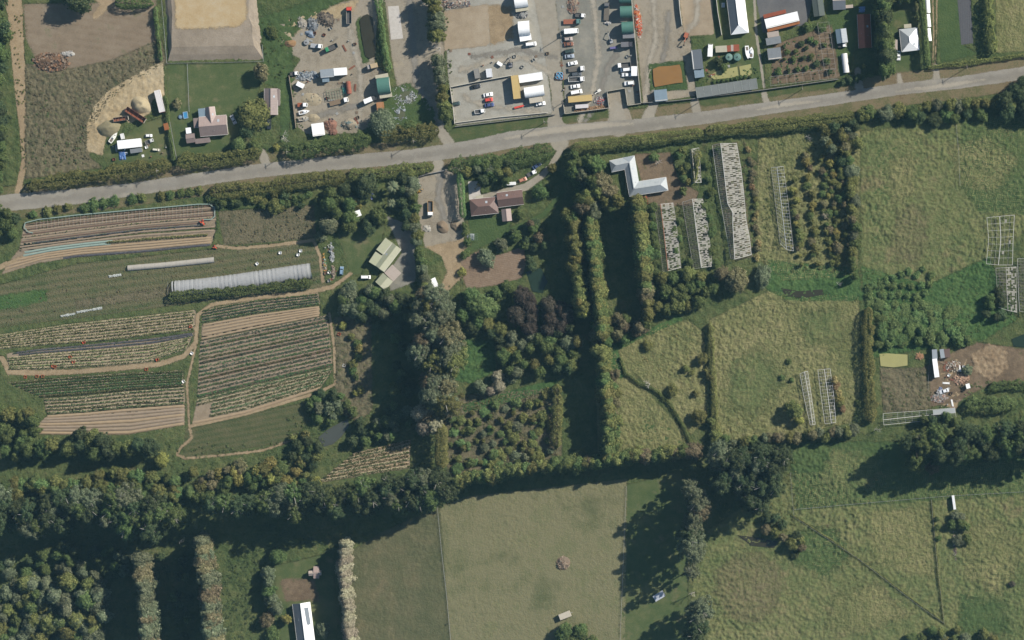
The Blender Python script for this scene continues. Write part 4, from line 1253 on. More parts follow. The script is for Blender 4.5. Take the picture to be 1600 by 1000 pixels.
# central wood
T(752, 478, 26, 11, 'round_L', 'bright', 'large bright green tree at the edge of the central wood')
T(736, 462, 17, 9, 'round_L', 'bright', 'second bright green tree above the large one')
T(775, 458, 13, 7, 'round_M', 'green', 'green tree beside the ploughed plot')
T(792, 448, 11, 6, 'round_M', 'green', 'smaller green tree at the corner of the ploughed plot')
F([(800, 462), (860, 465), (885, 490), (870, 520), (815, 512), (795, 490)], 21, (14, 18), (9, 11), ['round_L'], ['maroon'], 'dark maroon tree in the central wood', 'maroon trees of the central wood', seed=13)
F([(700, 480), (735, 490), (790, 500), (800, 520), (900, 510), (905, 560), (890, 590), (840, 585), (800, 590), (775, 575), (780, 530), (720, 515)], 19, (9, 13), (7, 10), ['round_L', 'round_M'], ['dark', 'green', 'green', 'grey', 'olive'],
  'mixed green tree in the central wood', 'trees of the central wood', seed=14)
T(798, 545, 13, 8, 'round_M', 'yellow', 'yellow-green tree in the central wood')
F([(740, 600), (800, 575), (800, 600), (770, 620)], 16, (8, 11), (5, 7), ['round_M', 'round_L'], ['grey', 'pale'], 'grey-green shrub by the grass track below the wood', 'shrubs by the grass track', 'bush', 'bush', 15)
F([(700, 640), (865, 612), (862, 715), (770, 735), (705, 738)], 15, (4, 10), (1.6, 4.5), ['bush', 'round_M'], ['olive', 'grey', 'olive', 'bright', 'green', 'olive'], 'scrubby bush in the overgrown plot', 'bushes of the overgrown plot', 'bush', 'bush', 16)
T(760, 402, 17, 5.5, 'round_M', 'grey', 'grey-green spreading tree on the ploughed plot')
T(783, 382, 11, 5, 'round_M', 'grey', 'grey-green tree beside the brown-roofed house track')
T(726, 398, 8, 3, 'bush', 'green', 'green bush at the corner of the gravel yard', 'bush')
T(722, 425, 9, 3, 'bush', 'yellow', 'yellow-tipped bush on the bare ground', 'bush')
T(844, 300, 14, 6, 'round_M', 'green', 'rounded green tree at the end of the brown-roofed house')
T(812, 335, 9, 4, 'round_M', 'green', 'green bush behind the small outbuilding', 'bush')
T(862, 262, 10, 5, 'round_M', 'olive', 'olive tree beside the drive of the brown-roofed house')
F([(705, 258), (800, 250), (815, 262), (790, 288), (757, 285), (730, 275)], 15, (9, 12), (5, 8), ['round_M', 'round_L'], ['green', 'dark', 'olive', 'grey'], 'tree in the front garden of the brown-roofed house', 'front garden trees of the brown-roofed house', seed=17)
F([(725, 340), (735, 380), (728, 385), (722, 350)], 12, (5, 7), (3, 4), ['bush', 'round_M'], ['green'], 'bush along the side of the back lawn', 'bushes beside the back lawn', 'bush', 'bush', 18)
F([(800, 345), (850, 330), (865, 360), (830, 420), (800, 380)], 17, (7, 11), (4, 7), ['round_M'], ['dark', 'green', 'brown'], 'shaded tree by the green pond', 'shaded trees by the green pond', seed=19)
# tall belts right of the central wood
F([(888, 252), (940, 246), (962, 295), (968, 330), (930, 345), (885, 325), (900, 290)], 19, (12, 17), (14, 17), ['round_L'], ['grey', 'green', 'brown', 'olive'], 'broad tree in the grove beside the white-roofed angled house', 'grove beside the angled house', seed=20)
row([(895, 240), (893, 270), (905, 300)], 14, (9, 12), (9, 11), ['round_L'], ['olive', 'green'], 'tree at the roadside end of the grove', 'trees at the roadside end of the grove', seed=13)
row([(882, 335), (900, 345), (890, 365), (903, 385), (897, 410), (902, 440), (906, 470), (912, 490)], 9, (11, 14), (13, 16), ['round_L', 'tall'], ['olive', 'yellow', 'olive', 'green'], 'yellow-green tree in the row left of the dark grass gap', 'yellow-green row', seed=14, jit=4)
row([(921, 345), (926, 390), (931, 440), (938, 500), (940, 522)], 7, (11, 13), (14, 16), ['tall'], ['olive', 'green', 'olive'], 'column-shaped tree in the close row beside the dark grass gap', 'column row left of the gap', seed=15, jit=1.5)
row([(993, 314), (997, 350), (1003, 400), (1006, 432)], 7, (12, 15), (14, 16.5), ['tall'], ['olive', 'green', 'olive'], 'tall tree in the belt beside the ruined glasshouses', 'tall belt beside the glasshouses', seed=16, jit=3)
row([(1008, 445), (1012, 470), (1015, 492), (1000, 510)], 10, (10, 13), (11, 14), ['tall', 'round_L'], ['olive', 'brown', 'green'], 'tree at the lower end of the belt beside the glasshouses', 'lower end of the glasshouse belt', seed=17, jit=3)
row([(1018, 325), (1022, 380), (1026, 425)], 14, (7, 9), (5, 7), ['round_M'], ['green'], 'smaller tree between the tall belt and the glasshouses', 'understorey beside the glasshouses', seed=18)
F([(935, 490), (1000, 500), (1030, 505), (990, 530), (945, 545), (930, 525)], 16, (9, 12), (7, 9), ['round_M', 'round_L'], ['olive', 'green', 'brown'], 'tree between the two grass gaps', 'trees between the grass gaps', seed=21)
F([(1030, 432), (1085, 420), (1125, 440), (1110, 470), (1060, 490), (1025, 480)], 17, (10, 13), (6, 9), ['round_M', 'round_L'], ['green', 'olive', 'green'], 'tree in the thicket below the glasshouses', 'thicket below the glasshouses', seed=22)
T(1150, 438, 22, 11, 'round_L', 'brown', 'large brown-green tree below the longest glasshouse')
T(1128, 428, 13, 9, 'round_L', 'brown', 'smaller brown-green tree beside the large one')
T(1192, 432, 16, 6, 'round_L', 'grey', 'grey tree right of the large brown-green tree')
for x, y, r in [(1052, 358, 8), (1062, 345, 6), (1056, 392, 7), (1078, 410, 8), (1108, 340, 8), (1112, 362, 10), (1112, 392, 9), (1118, 412, 8), (1106, 258, 8), (1112, 300, 9), (1122, 235, 7), (1108, 280, 6), (1062, 372, 6), (1100, 322, 6)]:
    T(x, y, r, 3.6, 'round_M', 'green' if r > 7 else 'bright', 'green shrub growing between the ruined glasshouses', 'bush', 'shrubs between the glasshouses', name='bush')
T(1028, 255, 12, 4.5, 'bare', None, 'leafless fruit tree in the yard of the angled house', 'bush')
T(1022, 245, 10, 4, 'round_M', 'bright', 'light green shrub in the yard of the angled house', 'bush')
F([(1060, 235), (1078, 235), (1080, 290), (1066, 300), (1058, 270)], 12, (6, 9), (3, 5), ['round_M', 'bush'], ['olive', 'green'], 'shrub between the yard and the smallest glasshouse', 'shrubs by the smallest glasshouse', 'bush', 'bush', 23)
row([(1170, 235), (1178, 300), (1184, 400)], 11, (4.5, 6.5), (1.8, 2.8), ['bush'], ['brown', 'olive', 'dry'], 'brown shrub along the side of the longest glasshouse', 'brown shrubs beside the longest glasshouse', 'bush', 'bush', 19, 3)
for xx, sd in ((1238, 60), (1262, 61), (1286, 62), (1300, 64), (1312, 63)):
    row([(xx, 245 if xx > 1250 else 285), (xx + 4, 320), (xx + 14, 410)], 9, (4, 8.5), (2, 4.5), ['bush', 'round_M'], ['olive', 'olive', 'green', 'yellow', 'brown'], 'olive shrub in the overgrown orchard rows', 'overgrown orchard rows', 'bush', 'bush', sd, 4.5)
T(1290, 336, 7, 3, 'bush', 'pale', 'pale dead bush among the orchard rows', 'bush')
row([(1322, 215), (1330, 260), (1334, 320), (1336, 380), (1332, 430)], 13, (8, 12), (5, 8), ['round_M', 'round_L'], ['grey', 'olive', 'green', 'brown'], 'tree in the ragged belt between the orchard and the large paddock', 'belt beside the orchard', seed=20, jit=4)
T(1338, 352, 9, 6, 'bare', None, 'pale leafless tree in the belt beside the orchard')
T(1310, 445, 9, 4, 'bare', None, 'grey leafless shrub by the dark ditch pool', 'bush')
for x, y in [(1408, 428), (1420, 424), (1432, 430), (1442, 420), (1396, 447), (1410, 446), (1424, 448), (1440, 446), (1452, 444), (1404, 460), (1418, 462), (1432, 464), (1446, 458), (1396, 434), (1384, 440), (1455, 430)]:
    T(x, y, 6.5, 2.3, 'bush', 'bright', 'bright rounded bush on the lush slope', 'bush', 'bright bushes on the lush slope')
F([(1350, 440), (1395, 445), (1400, 480), (1470, 470), (1500, 490), (1520, 520), (1440, 520), (1365, 500)], 12, (6, 10), (1.1, 2.0), ['bush'], ['bright'], 'green shrub in the lush growth above the duckweed pond', 'lush growth above the duckweed pond', 'bush', 'bush', 24)
F([(1360, 495), (1440, 515), (1500, 505), (1520, 530), (1510, 550), (1490, 545), (1440, 545), (1418, 548), (1362, 550)], 16, (7, 12), (2.2, 5), ['round_M', 'bush'], ['green', 'bright', 'bright'], 'tree in the thicket above the junk yard sheds', 'thicket above the junk yard sheds', seed=25)
T(1512, 578, 8, 3.5, 'round_M', 'grey', 'grey-green shrub between the junk heaps', 'bush')
F([(1530, 450), (1560, 450), (1570, 495), (1530, 505)], 16, (7, 10), (4, 6), ['round_M'], ['dark', 'green'], 'dark shrub beside the collapsed glasshouse', 'shrubs beside the collapsed glasshouse', 'bush', 'bush', 26)
for x, y, r, h in [(1012, 540, 9, 3.5), (1098, 560, 11, 5), (1072, 576, 8, 3.4), (1080, 583, 6, 2.5), (1050, 610, 10, 4.5), (1092, 650, 12, 6), (1087, 615, 7, 3), (1112, 660, 9, 5), (1105, 580, 7, 4), (1110, 590, 8, 4), (1118, 680, 10, 6)]:
    T(x, y, r, h, 'round_M' if r > 7.5 else 'bush', 'olive', 'rounded olive bush in the small dry paddock', 'bush', 'bushes of the small dry paddock', name='bush')
T(1015, 600, 13, 4.5, 'bare', None, 'grey leafless bush on the ditch in the dry paddock', 'bush')
# tall shelter belts round the lower middle
row([(940, 553), (943, 600), (950, 650), (948, 715)], 8, (10, 14), (15, 17), ['tall'], ['olive', 'olive', 'green'], 'tall olive tree in the belt right of the dark gap', 'tall olive belt', seed=21, jit=3)
row([(960, 580), (962, 640), (965, 700)], 11, (8, 11), (5, 8), ['round_M'], ['olive', 'brown', 'green'], 'lower tree on the paddock side of the tall olive belt', 'lower trees of the olive belt', seed=22, jit=4)
row([(715, 752), (780, 740), (850, 728), (900, 726)], 8, (9, 12), (15, 18), ['tall'], ['olive', 'green'], 'tree in the belt above the mown hay paddock', 'belt above the hay paddock', seed=23, jit=3)
row([(905, 724), (970, 716), (1030, 712), (1085, 706)], 8, (9, 12), (15, 18), ['tall'], ['olive', 'green', 'brown'], 'tree in the belt at the foot of the triangular paddock', 'belt at the foot of the triangular paddock', seed=24, jit=3)
row([(1125, 690), (1180, 688), (1240, 682), (1310, 678), (1335, 668)], 11, (8, 11), (7, 10), ['round_M', 'round_L'], ['olive', 'brown', 'green', 'grey'], 'tree in the ragged belt under the tussock paddock', 'belt under the tussock paddock', seed=25, jit=4)
T(1330, 665, 12, 7, 'bare', None, 'pale leafless tree beside the white-ribbed glasshouse frame')
T(1370, 672, 12, 7, 'bare', None, 'pale leafless tree by the end of the open glasshouse frame')
T(1240, 640, 15, 9, 'round_M', 'olive', 'dense olive tree beside the white-ribbed glasshouse frame')
T(1249, 658, 9, 6, 'round_M', 'yellow', 'yellow-green tree below the dense olive tree')
row([(1302, 595), (1310, 615), (1316, 640)], 9, (6, 8), (3, 4), ['bush', 'round_M'], ['dry', 'yellow', 'olive'], 'rust-tinted shrub beside the white-ribbed glasshouse frame', 'rust-tinted shrubs', 'bush', 'bush', 26)
for x, y in [(1222, 590), (1237, 594), (1233, 565), (1340, 630)]:
    T(x, y, 5, 2, 'bush', 'green', 'lone green bush in the tussock paddock', 'bush', 'lone bushes of the tussock paddock')
F([(1120, 700), (1225, 695), (1230, 740), (1200, 790), (1150, 790), (1115, 740)], 20, (14, 18), (22, 27), ['pine'], ['grey', 'dark', 'dark'], 'tall open tree in the clump by the end of the belt', 'tall clump by the end of the belt', seed=27, bark=PALEBARK)
row([(1085, 770), (1092, 800), (1080, 830), (1078, 860)], 14, (14, 18), (26, 31), ['pine'], ['grey', 'dark', 'brown'], 'very tall tree casting a long shadow on the mown strip', 'very tall trees beside the mown strip', seed=27, jit=4, bark=PALEBARK)
T(1080, 893, 13, 27, 'pine', 'grey', 'thin very tall tree above the tarpaulin-covered trailer', bark=PALEBARK)
T(1084, 927, 10, 12, 'bare', None, 'white dead tree at the edge of the mown strip')
row([(1095, 950), (1088, 990)], 16, (14, 18), (26, 30), ['pine'], ['grey', 'dark'], 'very tall tree below the white dead tree', 'very tall trees below the dead tree', seed=28, jit=3, bark=PALEBARK)
F([(1180, 790), (1215, 800), (1255, 845), (1262, 862), (1220, 850), (1190, 825)], 15, (8, 11), (5, 7), ['round_M'], ['olive', 'dark', 'brown'], 'shrub by the ditch pool in the large lower paddock', 'shrubs by the ditch pool', 'bush', 'bush', 28)
T(1242, 868, 8, 3, 'bush', 'dark', 'lone dark bush in the large lower paddock', 'bush')
F([(1405, 695), (1440, 676), (1520, 672), (1640, 668), (1640, 712), (1530, 716), (1430, 720)], 19, (14, 18), (22, 26), ['pine'], ['dark', 'dark', 'green'], 'tall dark tree in the big clump above the lower paddock', 'big dark clump above the lower paddock', seed=29)
T(1457, 730, 13, 7, 'round_L', 'brown', 'brownish tree in the shade of the big dark clump')
F([(1425, 650), (1500, 650), (1520, 660), (1440, 668)], 15, (8, 11), (5, 8), ['round_M'], ['dark', 'green'], 'dark tree right under the open glasshouse frame', 'trees under the open glasshouse frame', seed=30)
F([(1485, 800), (1515, 815), (1522, 840), (1500, 850), (1485, 830)], 14, (8, 11), (4, 6), ['round_M'], ['green', 'grey'], 'green shrub below the long white trailer', 'shrubs below the long white trailer', 'bush', 'bush', 31)
row([(1463, 812), (1467, 840)], 14, (5, 6), (2, 3), ['bush'], ['green'], 'bush on the fence by the dark slit', 'bushes on the fence', 'bush', 'bush', 29)
T(1582, 913, 7, 2.5, 'bush', 'maroon', 'pinkish bush in the lower paddock', 'bush')
F([(1420, 985), (1480, 985), (1560, 980), (1560, 1030), (1420, 1030)], 17, (8, 11), (4, 6), ['round_M'], ['green', 'grey', 'olive'], 'shrub at the foot of the slanting fence', 'shrubs at the foot of the slanting fence', 'bush', 'bush', 32)
# lower left wood
F([(-30, 640), (20, 625), (60, 640), (70, 680), (40, 720), (-30, 720)], 19, (10, 14), (8, 11), ['round_L', 'round_M'], ['green', 'olive', 'green'], 'green tree beside the corner of the striped brown field', 'trees beside the striped brown field', seed=33)
F([(60, 690), (110, 678), (180, 686), (236, 684), (240, 704), (180, 712), (110, 708), (50, 712), (-20, 720), (-20, 700)], 19, (12, 17), (12, 15), ['round_L'],
  ['dark', 'green', 'dark', 'olive'], 'broad tree along the foot of the striped brown field', 'trees at the foot of the striped field', seed=34)
F([(40, 748), (120, 742), (200, 738), (290, 752), (330, 765), (330, 785), (250, 782), (150, 775), (40, 775), (-20, 775), (-20, 755)], 16, (10, 14), (7, 10), ['round_L', 'round_M'],
  ['olive', 'green', 'olive', 'bright'], 'leafy tree in the middle row of the lower left wood', 'middle row of the lower left wood', seed=44)
F([(300, 735), (350, 728), (410, 718), (460, 726), (500, 755), (440, 765), (380, 762), (310, 765)], 17, (9, 14), (7, 10), ['round_L', 'round_M'],
  ['green', 'olive', 'brown', 'yellow', 'green'], 'tree in the wood below the fallow plot', 'wood below the fallow plot', seed=45)
T(251, 718, 15, 8, 'round_L', 'yellow', 'yellow-green tree below the striped brown field')
T(18, 752, 14, 8, 'bare', None, 'pale leafless tree in the lower left wood')
row([(340, 740), (370, 735)], 16, (10, 12), (7, 8), ['round_M'], ['yellow', 'brown'], 'yellowish brown tree above the tall grey belt', 'yellowish trees above the belt', seed=30)
F([(-30, 775), (60, 778), (160, 775), (255, 785), (290, 800), (270, 832), (160, 826), (60, 830), (-30, 840)], 21, (15, 19), (25, 30), ['pine'], ['grey', 'dark', 'dark', 'green'], 'tall grey-green tree with pale limbs in the wood', 'tall pale-limbed trees of the wood', seed=35, bark=PALEBARK)
T(272, 815, 15, 13, 'bare', None, 'big grey leafless tree at the head of the hedge rows')
T(281, 845, 10, 8, 'bare', None, 'smaller grey leafless tree at the head of the hedge rows')
F([(320, 780), (420, 770), (520, 765), (600, 752), (690, 742), (704, 770), (640, 790), (540, 800), (420, 805), (330, 810)], 20, (15, 19), (25, 30), ['pine'], ['grey', 'green', 'dark', 'dark'], 'tall grey-green tree in the long belt above the hay paddocks', 'long belt above the hay paddocks', seed=36, bark=PALEBARK)
row([(216, 872), (224, 920), (230, 1010)], 8, (11, 14), (22, 25), ['tall'], ['grey', 'grey', 'brown'], 'grey-green tree in the left of two straight hedge rows', 'left straight hedge row', seed=31, jit=2)
row([(312, 845), (320, 900), (332, 1010)], 8, (12, 15), (22, 25), ['tall'], ['grey', 'brown', 'grey'], 'grey-brown tree in the right of two straight hedge rows', 'right straight hedge row', seed=32, jit=2)
F([(-30, 945), (20, 915), (60, 905), (110, 905), (155, 905), (165, 960), (160, 1030), (-30, 1030)], 17, (9, 19), (7, 15), ['round_L', 'tall', 'round_M'], ['grey', 'grey', 'green', 'olive'], 'grey-green tree in the corner thicket', 'corner thicket', seed=37)
row([(540, 852), (536, 890), (540, 930), (548, 1010)], 9, (9, 12), (12, 14), ['tall'], ['pale'], 'pale feathery tree in the row beside the hay paddock', 'pale feathery row', name='pale_tree', seed=33, jit=1.5)
T(433, 870, 15, 8, 'round_L', 'green', 'green tree at the corner of the cottage garden')
row([(420, 895), (418, 925), (430, 950)], 16, (10, 13), (7, 9), ['round_M', 'round_L'], ['grey', 'green', 'olive'], 'tree along the side of the cottage garden', 'trees along the cottage garden', seed=34)
T(416, 968, 13, 7, 'round_M', 'brown', 'rust-brown tree beside the white-roofed cottage')
T(447, 968, 9, 6, 'round_M', 'yellow', 'yellow-green tree beside the white-roofed cottage')
T(425, 992, 12, 6, 'round_M', 'green', 'green tree at the corner of the white-roofed cottage')
T(505, 985, 13, 5, 'round_M', 'grey', 'grey-green shrub behind the white-roofed cottage', 'bush')
F([(855, 990), (900, 980), (925, 985), (930, 1030), (850, 1030)], 17, (10, 13), (6, 8), ['round_L', 'round_M'], ['green'], 'green tree below the white trailer', 'trees below the white trailer', seed=38)

# ------------------------------------------------------------------ growth nobody could count
SB = scrub
SB([(42, 110), (110, 110), (250, 75), (255, 98), (200, 128), (165, 165), (138, 210), (140, 258), (42, 275)], .28, (.35, .8), 'brown', 'rank brown weeds covering the field beside the dirt track', 1, 'weeds', 'weeds')
SB([(42, 150), (150, 140), (135, 255), (45, 272)], .12, (.4, .9), 'green', 'green weeds in the brown field beside the dirt track', 2, 'weeds', 'weeds')
SB([(402, 35), (470, 20), (455, 70), (450, 130), (412, 128)], .3, (.4, .9), 'green', 'rank green growth on the bank beside the scrap yard', 3, 'weeds', 'weeds')
SB([(690, 625), (870, 610), (872, 715), (705, 740)], .35, (.4, 1.1), 'brown', 'dry scrub between the bushes of the overgrown plot', 4)
SB([(690, 625), (870, 610), (872, 715), (705, 740)], .35, (.4, 1.2), 'olive', 'olive scrub between the bushes of the overgrown plot', 5)
SB([(522, 495), (582, 495), (585, 650), (520, 645)], .2, (.4, .9), 'olive', 'weedy scrub between the crop field and the deep shadow', 6)
SB([(1345, 415), (1450, 445), (1545, 400), (1590, 500), (1530, 530), (1360, 560)], .22, (.4, .9), 'bright', 'lush green growth on the slope by the collapsed glasshouse', 7, 'weeds', 'weeds')
SB([(1375, 575), (1455, 575), (1460, 640), (1380, 645)], .25, (.35, .8), 'brown', 'brown weeds left of the junk yard', 8, 'weeds', 'weeds')
SB([(1225, 240), (1340, 205), (1340, 430), (1235, 430)], .35, (.4, .9), 'olive', 'undergrowth among the orchard rows', 9)
SB([(1108, 500), (1200, 455), (1342, 462), (1346, 600), (1330, 660), (1120, 692)], .15, (.3, .6), 'olive', 'tussocks of dry grass in the wide middle paddock', 10, 'grass', 'tussocks', .28, 10)
SB([(1440, 215), (1600, 180), (1600, 330), (1540, 405), (1440, 440)], .12, (.3, .6), 'olive', 'tussocks of grass in the large upper paddock', 11, 'grass', 'tussocks', .28, 10)
SB([(1400, 330), (1450, 325), (1450, 415), (1390, 415)], .05, (.3, .6), 'brown', 'brown dry patch in the large upper paddock', 12, 'grass', 'tussocks', .28, 10)
SB([(1085, 850), (1235, 745), (1600, 775), (1600, 1000), (1080, 1000)], .09, (.3, .6), 'olive', 'tussocks of grass in the large lower paddock', 13, 'grass', 'tussocks', .28, 10)
SB([(1120, 885), (1185, 855), (1225, 900), (1205, 975), (1120, 980)], .05, (.3, .6), 'brown', 'brown dry patch in the large lower paddock', 14, 'grass', 'tussocks', .28, 10)
SB([(985, 535), (1060, 505), (1095, 530), (1098, 650), (1030, 600)], .2, (.3, .6), 'dry', 'dry grass in the small paddock with round bushes', 15, 'grass', 'tussocks', .28, 10)
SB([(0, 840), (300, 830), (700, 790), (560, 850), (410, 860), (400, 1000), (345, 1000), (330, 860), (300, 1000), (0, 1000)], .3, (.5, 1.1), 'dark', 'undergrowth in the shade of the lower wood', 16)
SB([(340, 330), (490, 320), (495, 372), (350, 384)], .14, (.3, .6), 'brown', 'dry weeds beside the netted crop field', 17, 'weeds', 'weeds')
SB([(0, 450), (340, 395), (490, 385), (500, 450), (330, 468), (0, 505)], .10, (.25, .5), 'brown', 'dry weeds on the strip round the plastic tunnels', 18, 'weeds', 'weeds', .25, 10)
SB([(450, 640), (560, 640), (640, 680), (540, 720), (470, 745), (450, 700)], .2, (.4, 1.0), 'green', 'scrub round the grey pond', 19)
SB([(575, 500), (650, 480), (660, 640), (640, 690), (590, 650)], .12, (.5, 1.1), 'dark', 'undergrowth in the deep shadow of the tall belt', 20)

SB([(1020, 316), (1060, 312), (1115, 310), (1120, 420), (1040, 428)], .3, (.4, 1.0), 'green', 'weeds growing through the three ruined glasshouses', 21, 'weeds', 'weeds')
SB([(1150, 224), (1180, 222), (1190, 405), (1165, 405)], .35, (.4, 1.0), 'brown', 'brown weeds along the side of the longest glasshouse', 22, 'weeds', 'weeds')
SB([(1185, 225), (1225, 222), (1235, 405), (1195, 405)], .3, (.4, 1.0), 'green', 'green growth between the longest glasshouse and the orchard', 23, 'weeds', 'weeds')
SB([(1536, 335), (1592, 335), (1590, 420), (1540, 420)], .25, (.4, .9), 'olive', 'weeds growing through the collapsed glasshouse', 24, 'weeds', 'weeds')
SB([(690, 0), (698, 0), (712, 196), (700, 196)], .5, (.3, .7), 'green', 'weeds along the left edge of the storage yard', 25, 'weeds', 'weeds')
SB([(452, 110), (466, 108), (474, 205), (462, 205)], .4, (.3, .7), 'green', 'weeds along the timber fence of the scrap yard', 26, 'weeds', 'weeds')
SB([(1085, 120), (1186, 105), (1186, 124), (1085, 140)], .5, (.3, .6), 'green', 'weeds round the duckweed pond by the road', 27, 'weeds', 'weeds')
SB([(1205, 70), (1300, 40), (1310, 122), (1205, 132)], .2, (.25, .6), 'green', 'low vegetables and weeds in the brown garden', 28, 'weeds', 'weeds')
SB([(20, 0), (36, 0), (42, 280), (30, 280)], .3, (.3, .7), 'olive', 'long grass beside the dirt track', 29, 'grass', 'long_grass')
SB([(1120, 700), (1240, 690), (1260, 860), (1180, 850), (1110, 800)], .25, (.4, 1.1), 'olive', 'undergrowth beneath the tall clump by the belt', 31)
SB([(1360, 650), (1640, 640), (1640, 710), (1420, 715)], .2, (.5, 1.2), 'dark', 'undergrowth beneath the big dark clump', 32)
SB([(0, 690), (500, 690), (500, 790), (0, 790)], .16, (.5, 1.2), 'green', 'undergrowth between the trees of the lower left wood', 33)
SB([(700, 440), (900, 470), (900, 600), (700, 600)], .12, (.4, 1.0), 'green', 'undergrowth in the central wood', 34)

SB([(1378, 575), (1450, 575), (1455, 640), (1380, 645)], .2, (.35, .9), 'green', 'green weeds mixed into the brown weeds left of the junk yard', 35, 'weeds', 'weeds')
SB([(1500, 600), (1640, 590), (1640, 655), (1500, 655)], .2, (.4, .9), 'bright', 'light green growth round the junk yard hedges', 36, 'weeds', 'weeds')

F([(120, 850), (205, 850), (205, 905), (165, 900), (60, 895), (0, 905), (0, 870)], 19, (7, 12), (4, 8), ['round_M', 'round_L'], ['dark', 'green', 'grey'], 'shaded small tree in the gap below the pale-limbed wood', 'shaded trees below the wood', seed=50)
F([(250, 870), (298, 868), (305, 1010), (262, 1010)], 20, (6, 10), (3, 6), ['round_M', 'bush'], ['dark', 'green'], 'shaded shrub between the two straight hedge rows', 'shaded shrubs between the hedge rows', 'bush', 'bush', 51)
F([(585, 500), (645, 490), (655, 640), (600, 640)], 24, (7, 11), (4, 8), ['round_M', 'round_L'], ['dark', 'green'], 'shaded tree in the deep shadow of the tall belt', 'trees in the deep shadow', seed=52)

# ------------------------------------------------------------------ buildings
def rgb(r, g, b): return A(r, g, b, 1.75)


WALLM = plain('weatherboard_wall', (.5, .46, .40), .8, 0, .3, (.2, .18, .15), 1, (.3, 'Z'))
BLOCKM = plain('block_wall', (.36, .33, .29), .9, 0, .4, (.18, .16, .13), 1)
WHITEWALL = plain('white_wall', (.62, .60, .55), .8, 0, .3, (.3, .28, .24), 1)


def roofm(c, rust=0.3, dcol=None, rough=.5):
    return paint(c, rough, 0.0, rust, (.75, 'X'), dcol or tuple(q * .55 for q in c), .5)


def frame4(c, z):
    """four pixel corners (a->b runs along the ridge) -> centre, length, width, angle on the map at height z"""
    P = [Vector(W(*p, z)) for p in c]
    ctr = sum(P, Vector((0, 0))) / 4
    L = ((P[1] - P[0]).length + (P[2] - P[3]).length) / 2
    Wd = ((P[2] - P[1]).length + (P[3] - P[0]).length) / 2
    d = (P[1] - P[0]) + (P[2] - P[3])
    return ctr, L, Wd, math.atan2(d.y, d.x)


def slab(pts, t):
    """roof sheet: planar polygon with thickness downwards"""
    mb = MB()
    n = len(pts)
    mb.add([(x, y, z - t) for x, y, z in pts] + list(pts), [tuple(range(n, 2 * n)), tuple(range(n - 1, -1, -1))] + [(i, (i + 1) % n, n + (i + 1) % n, n + i) for i in range(n)])
    return mb


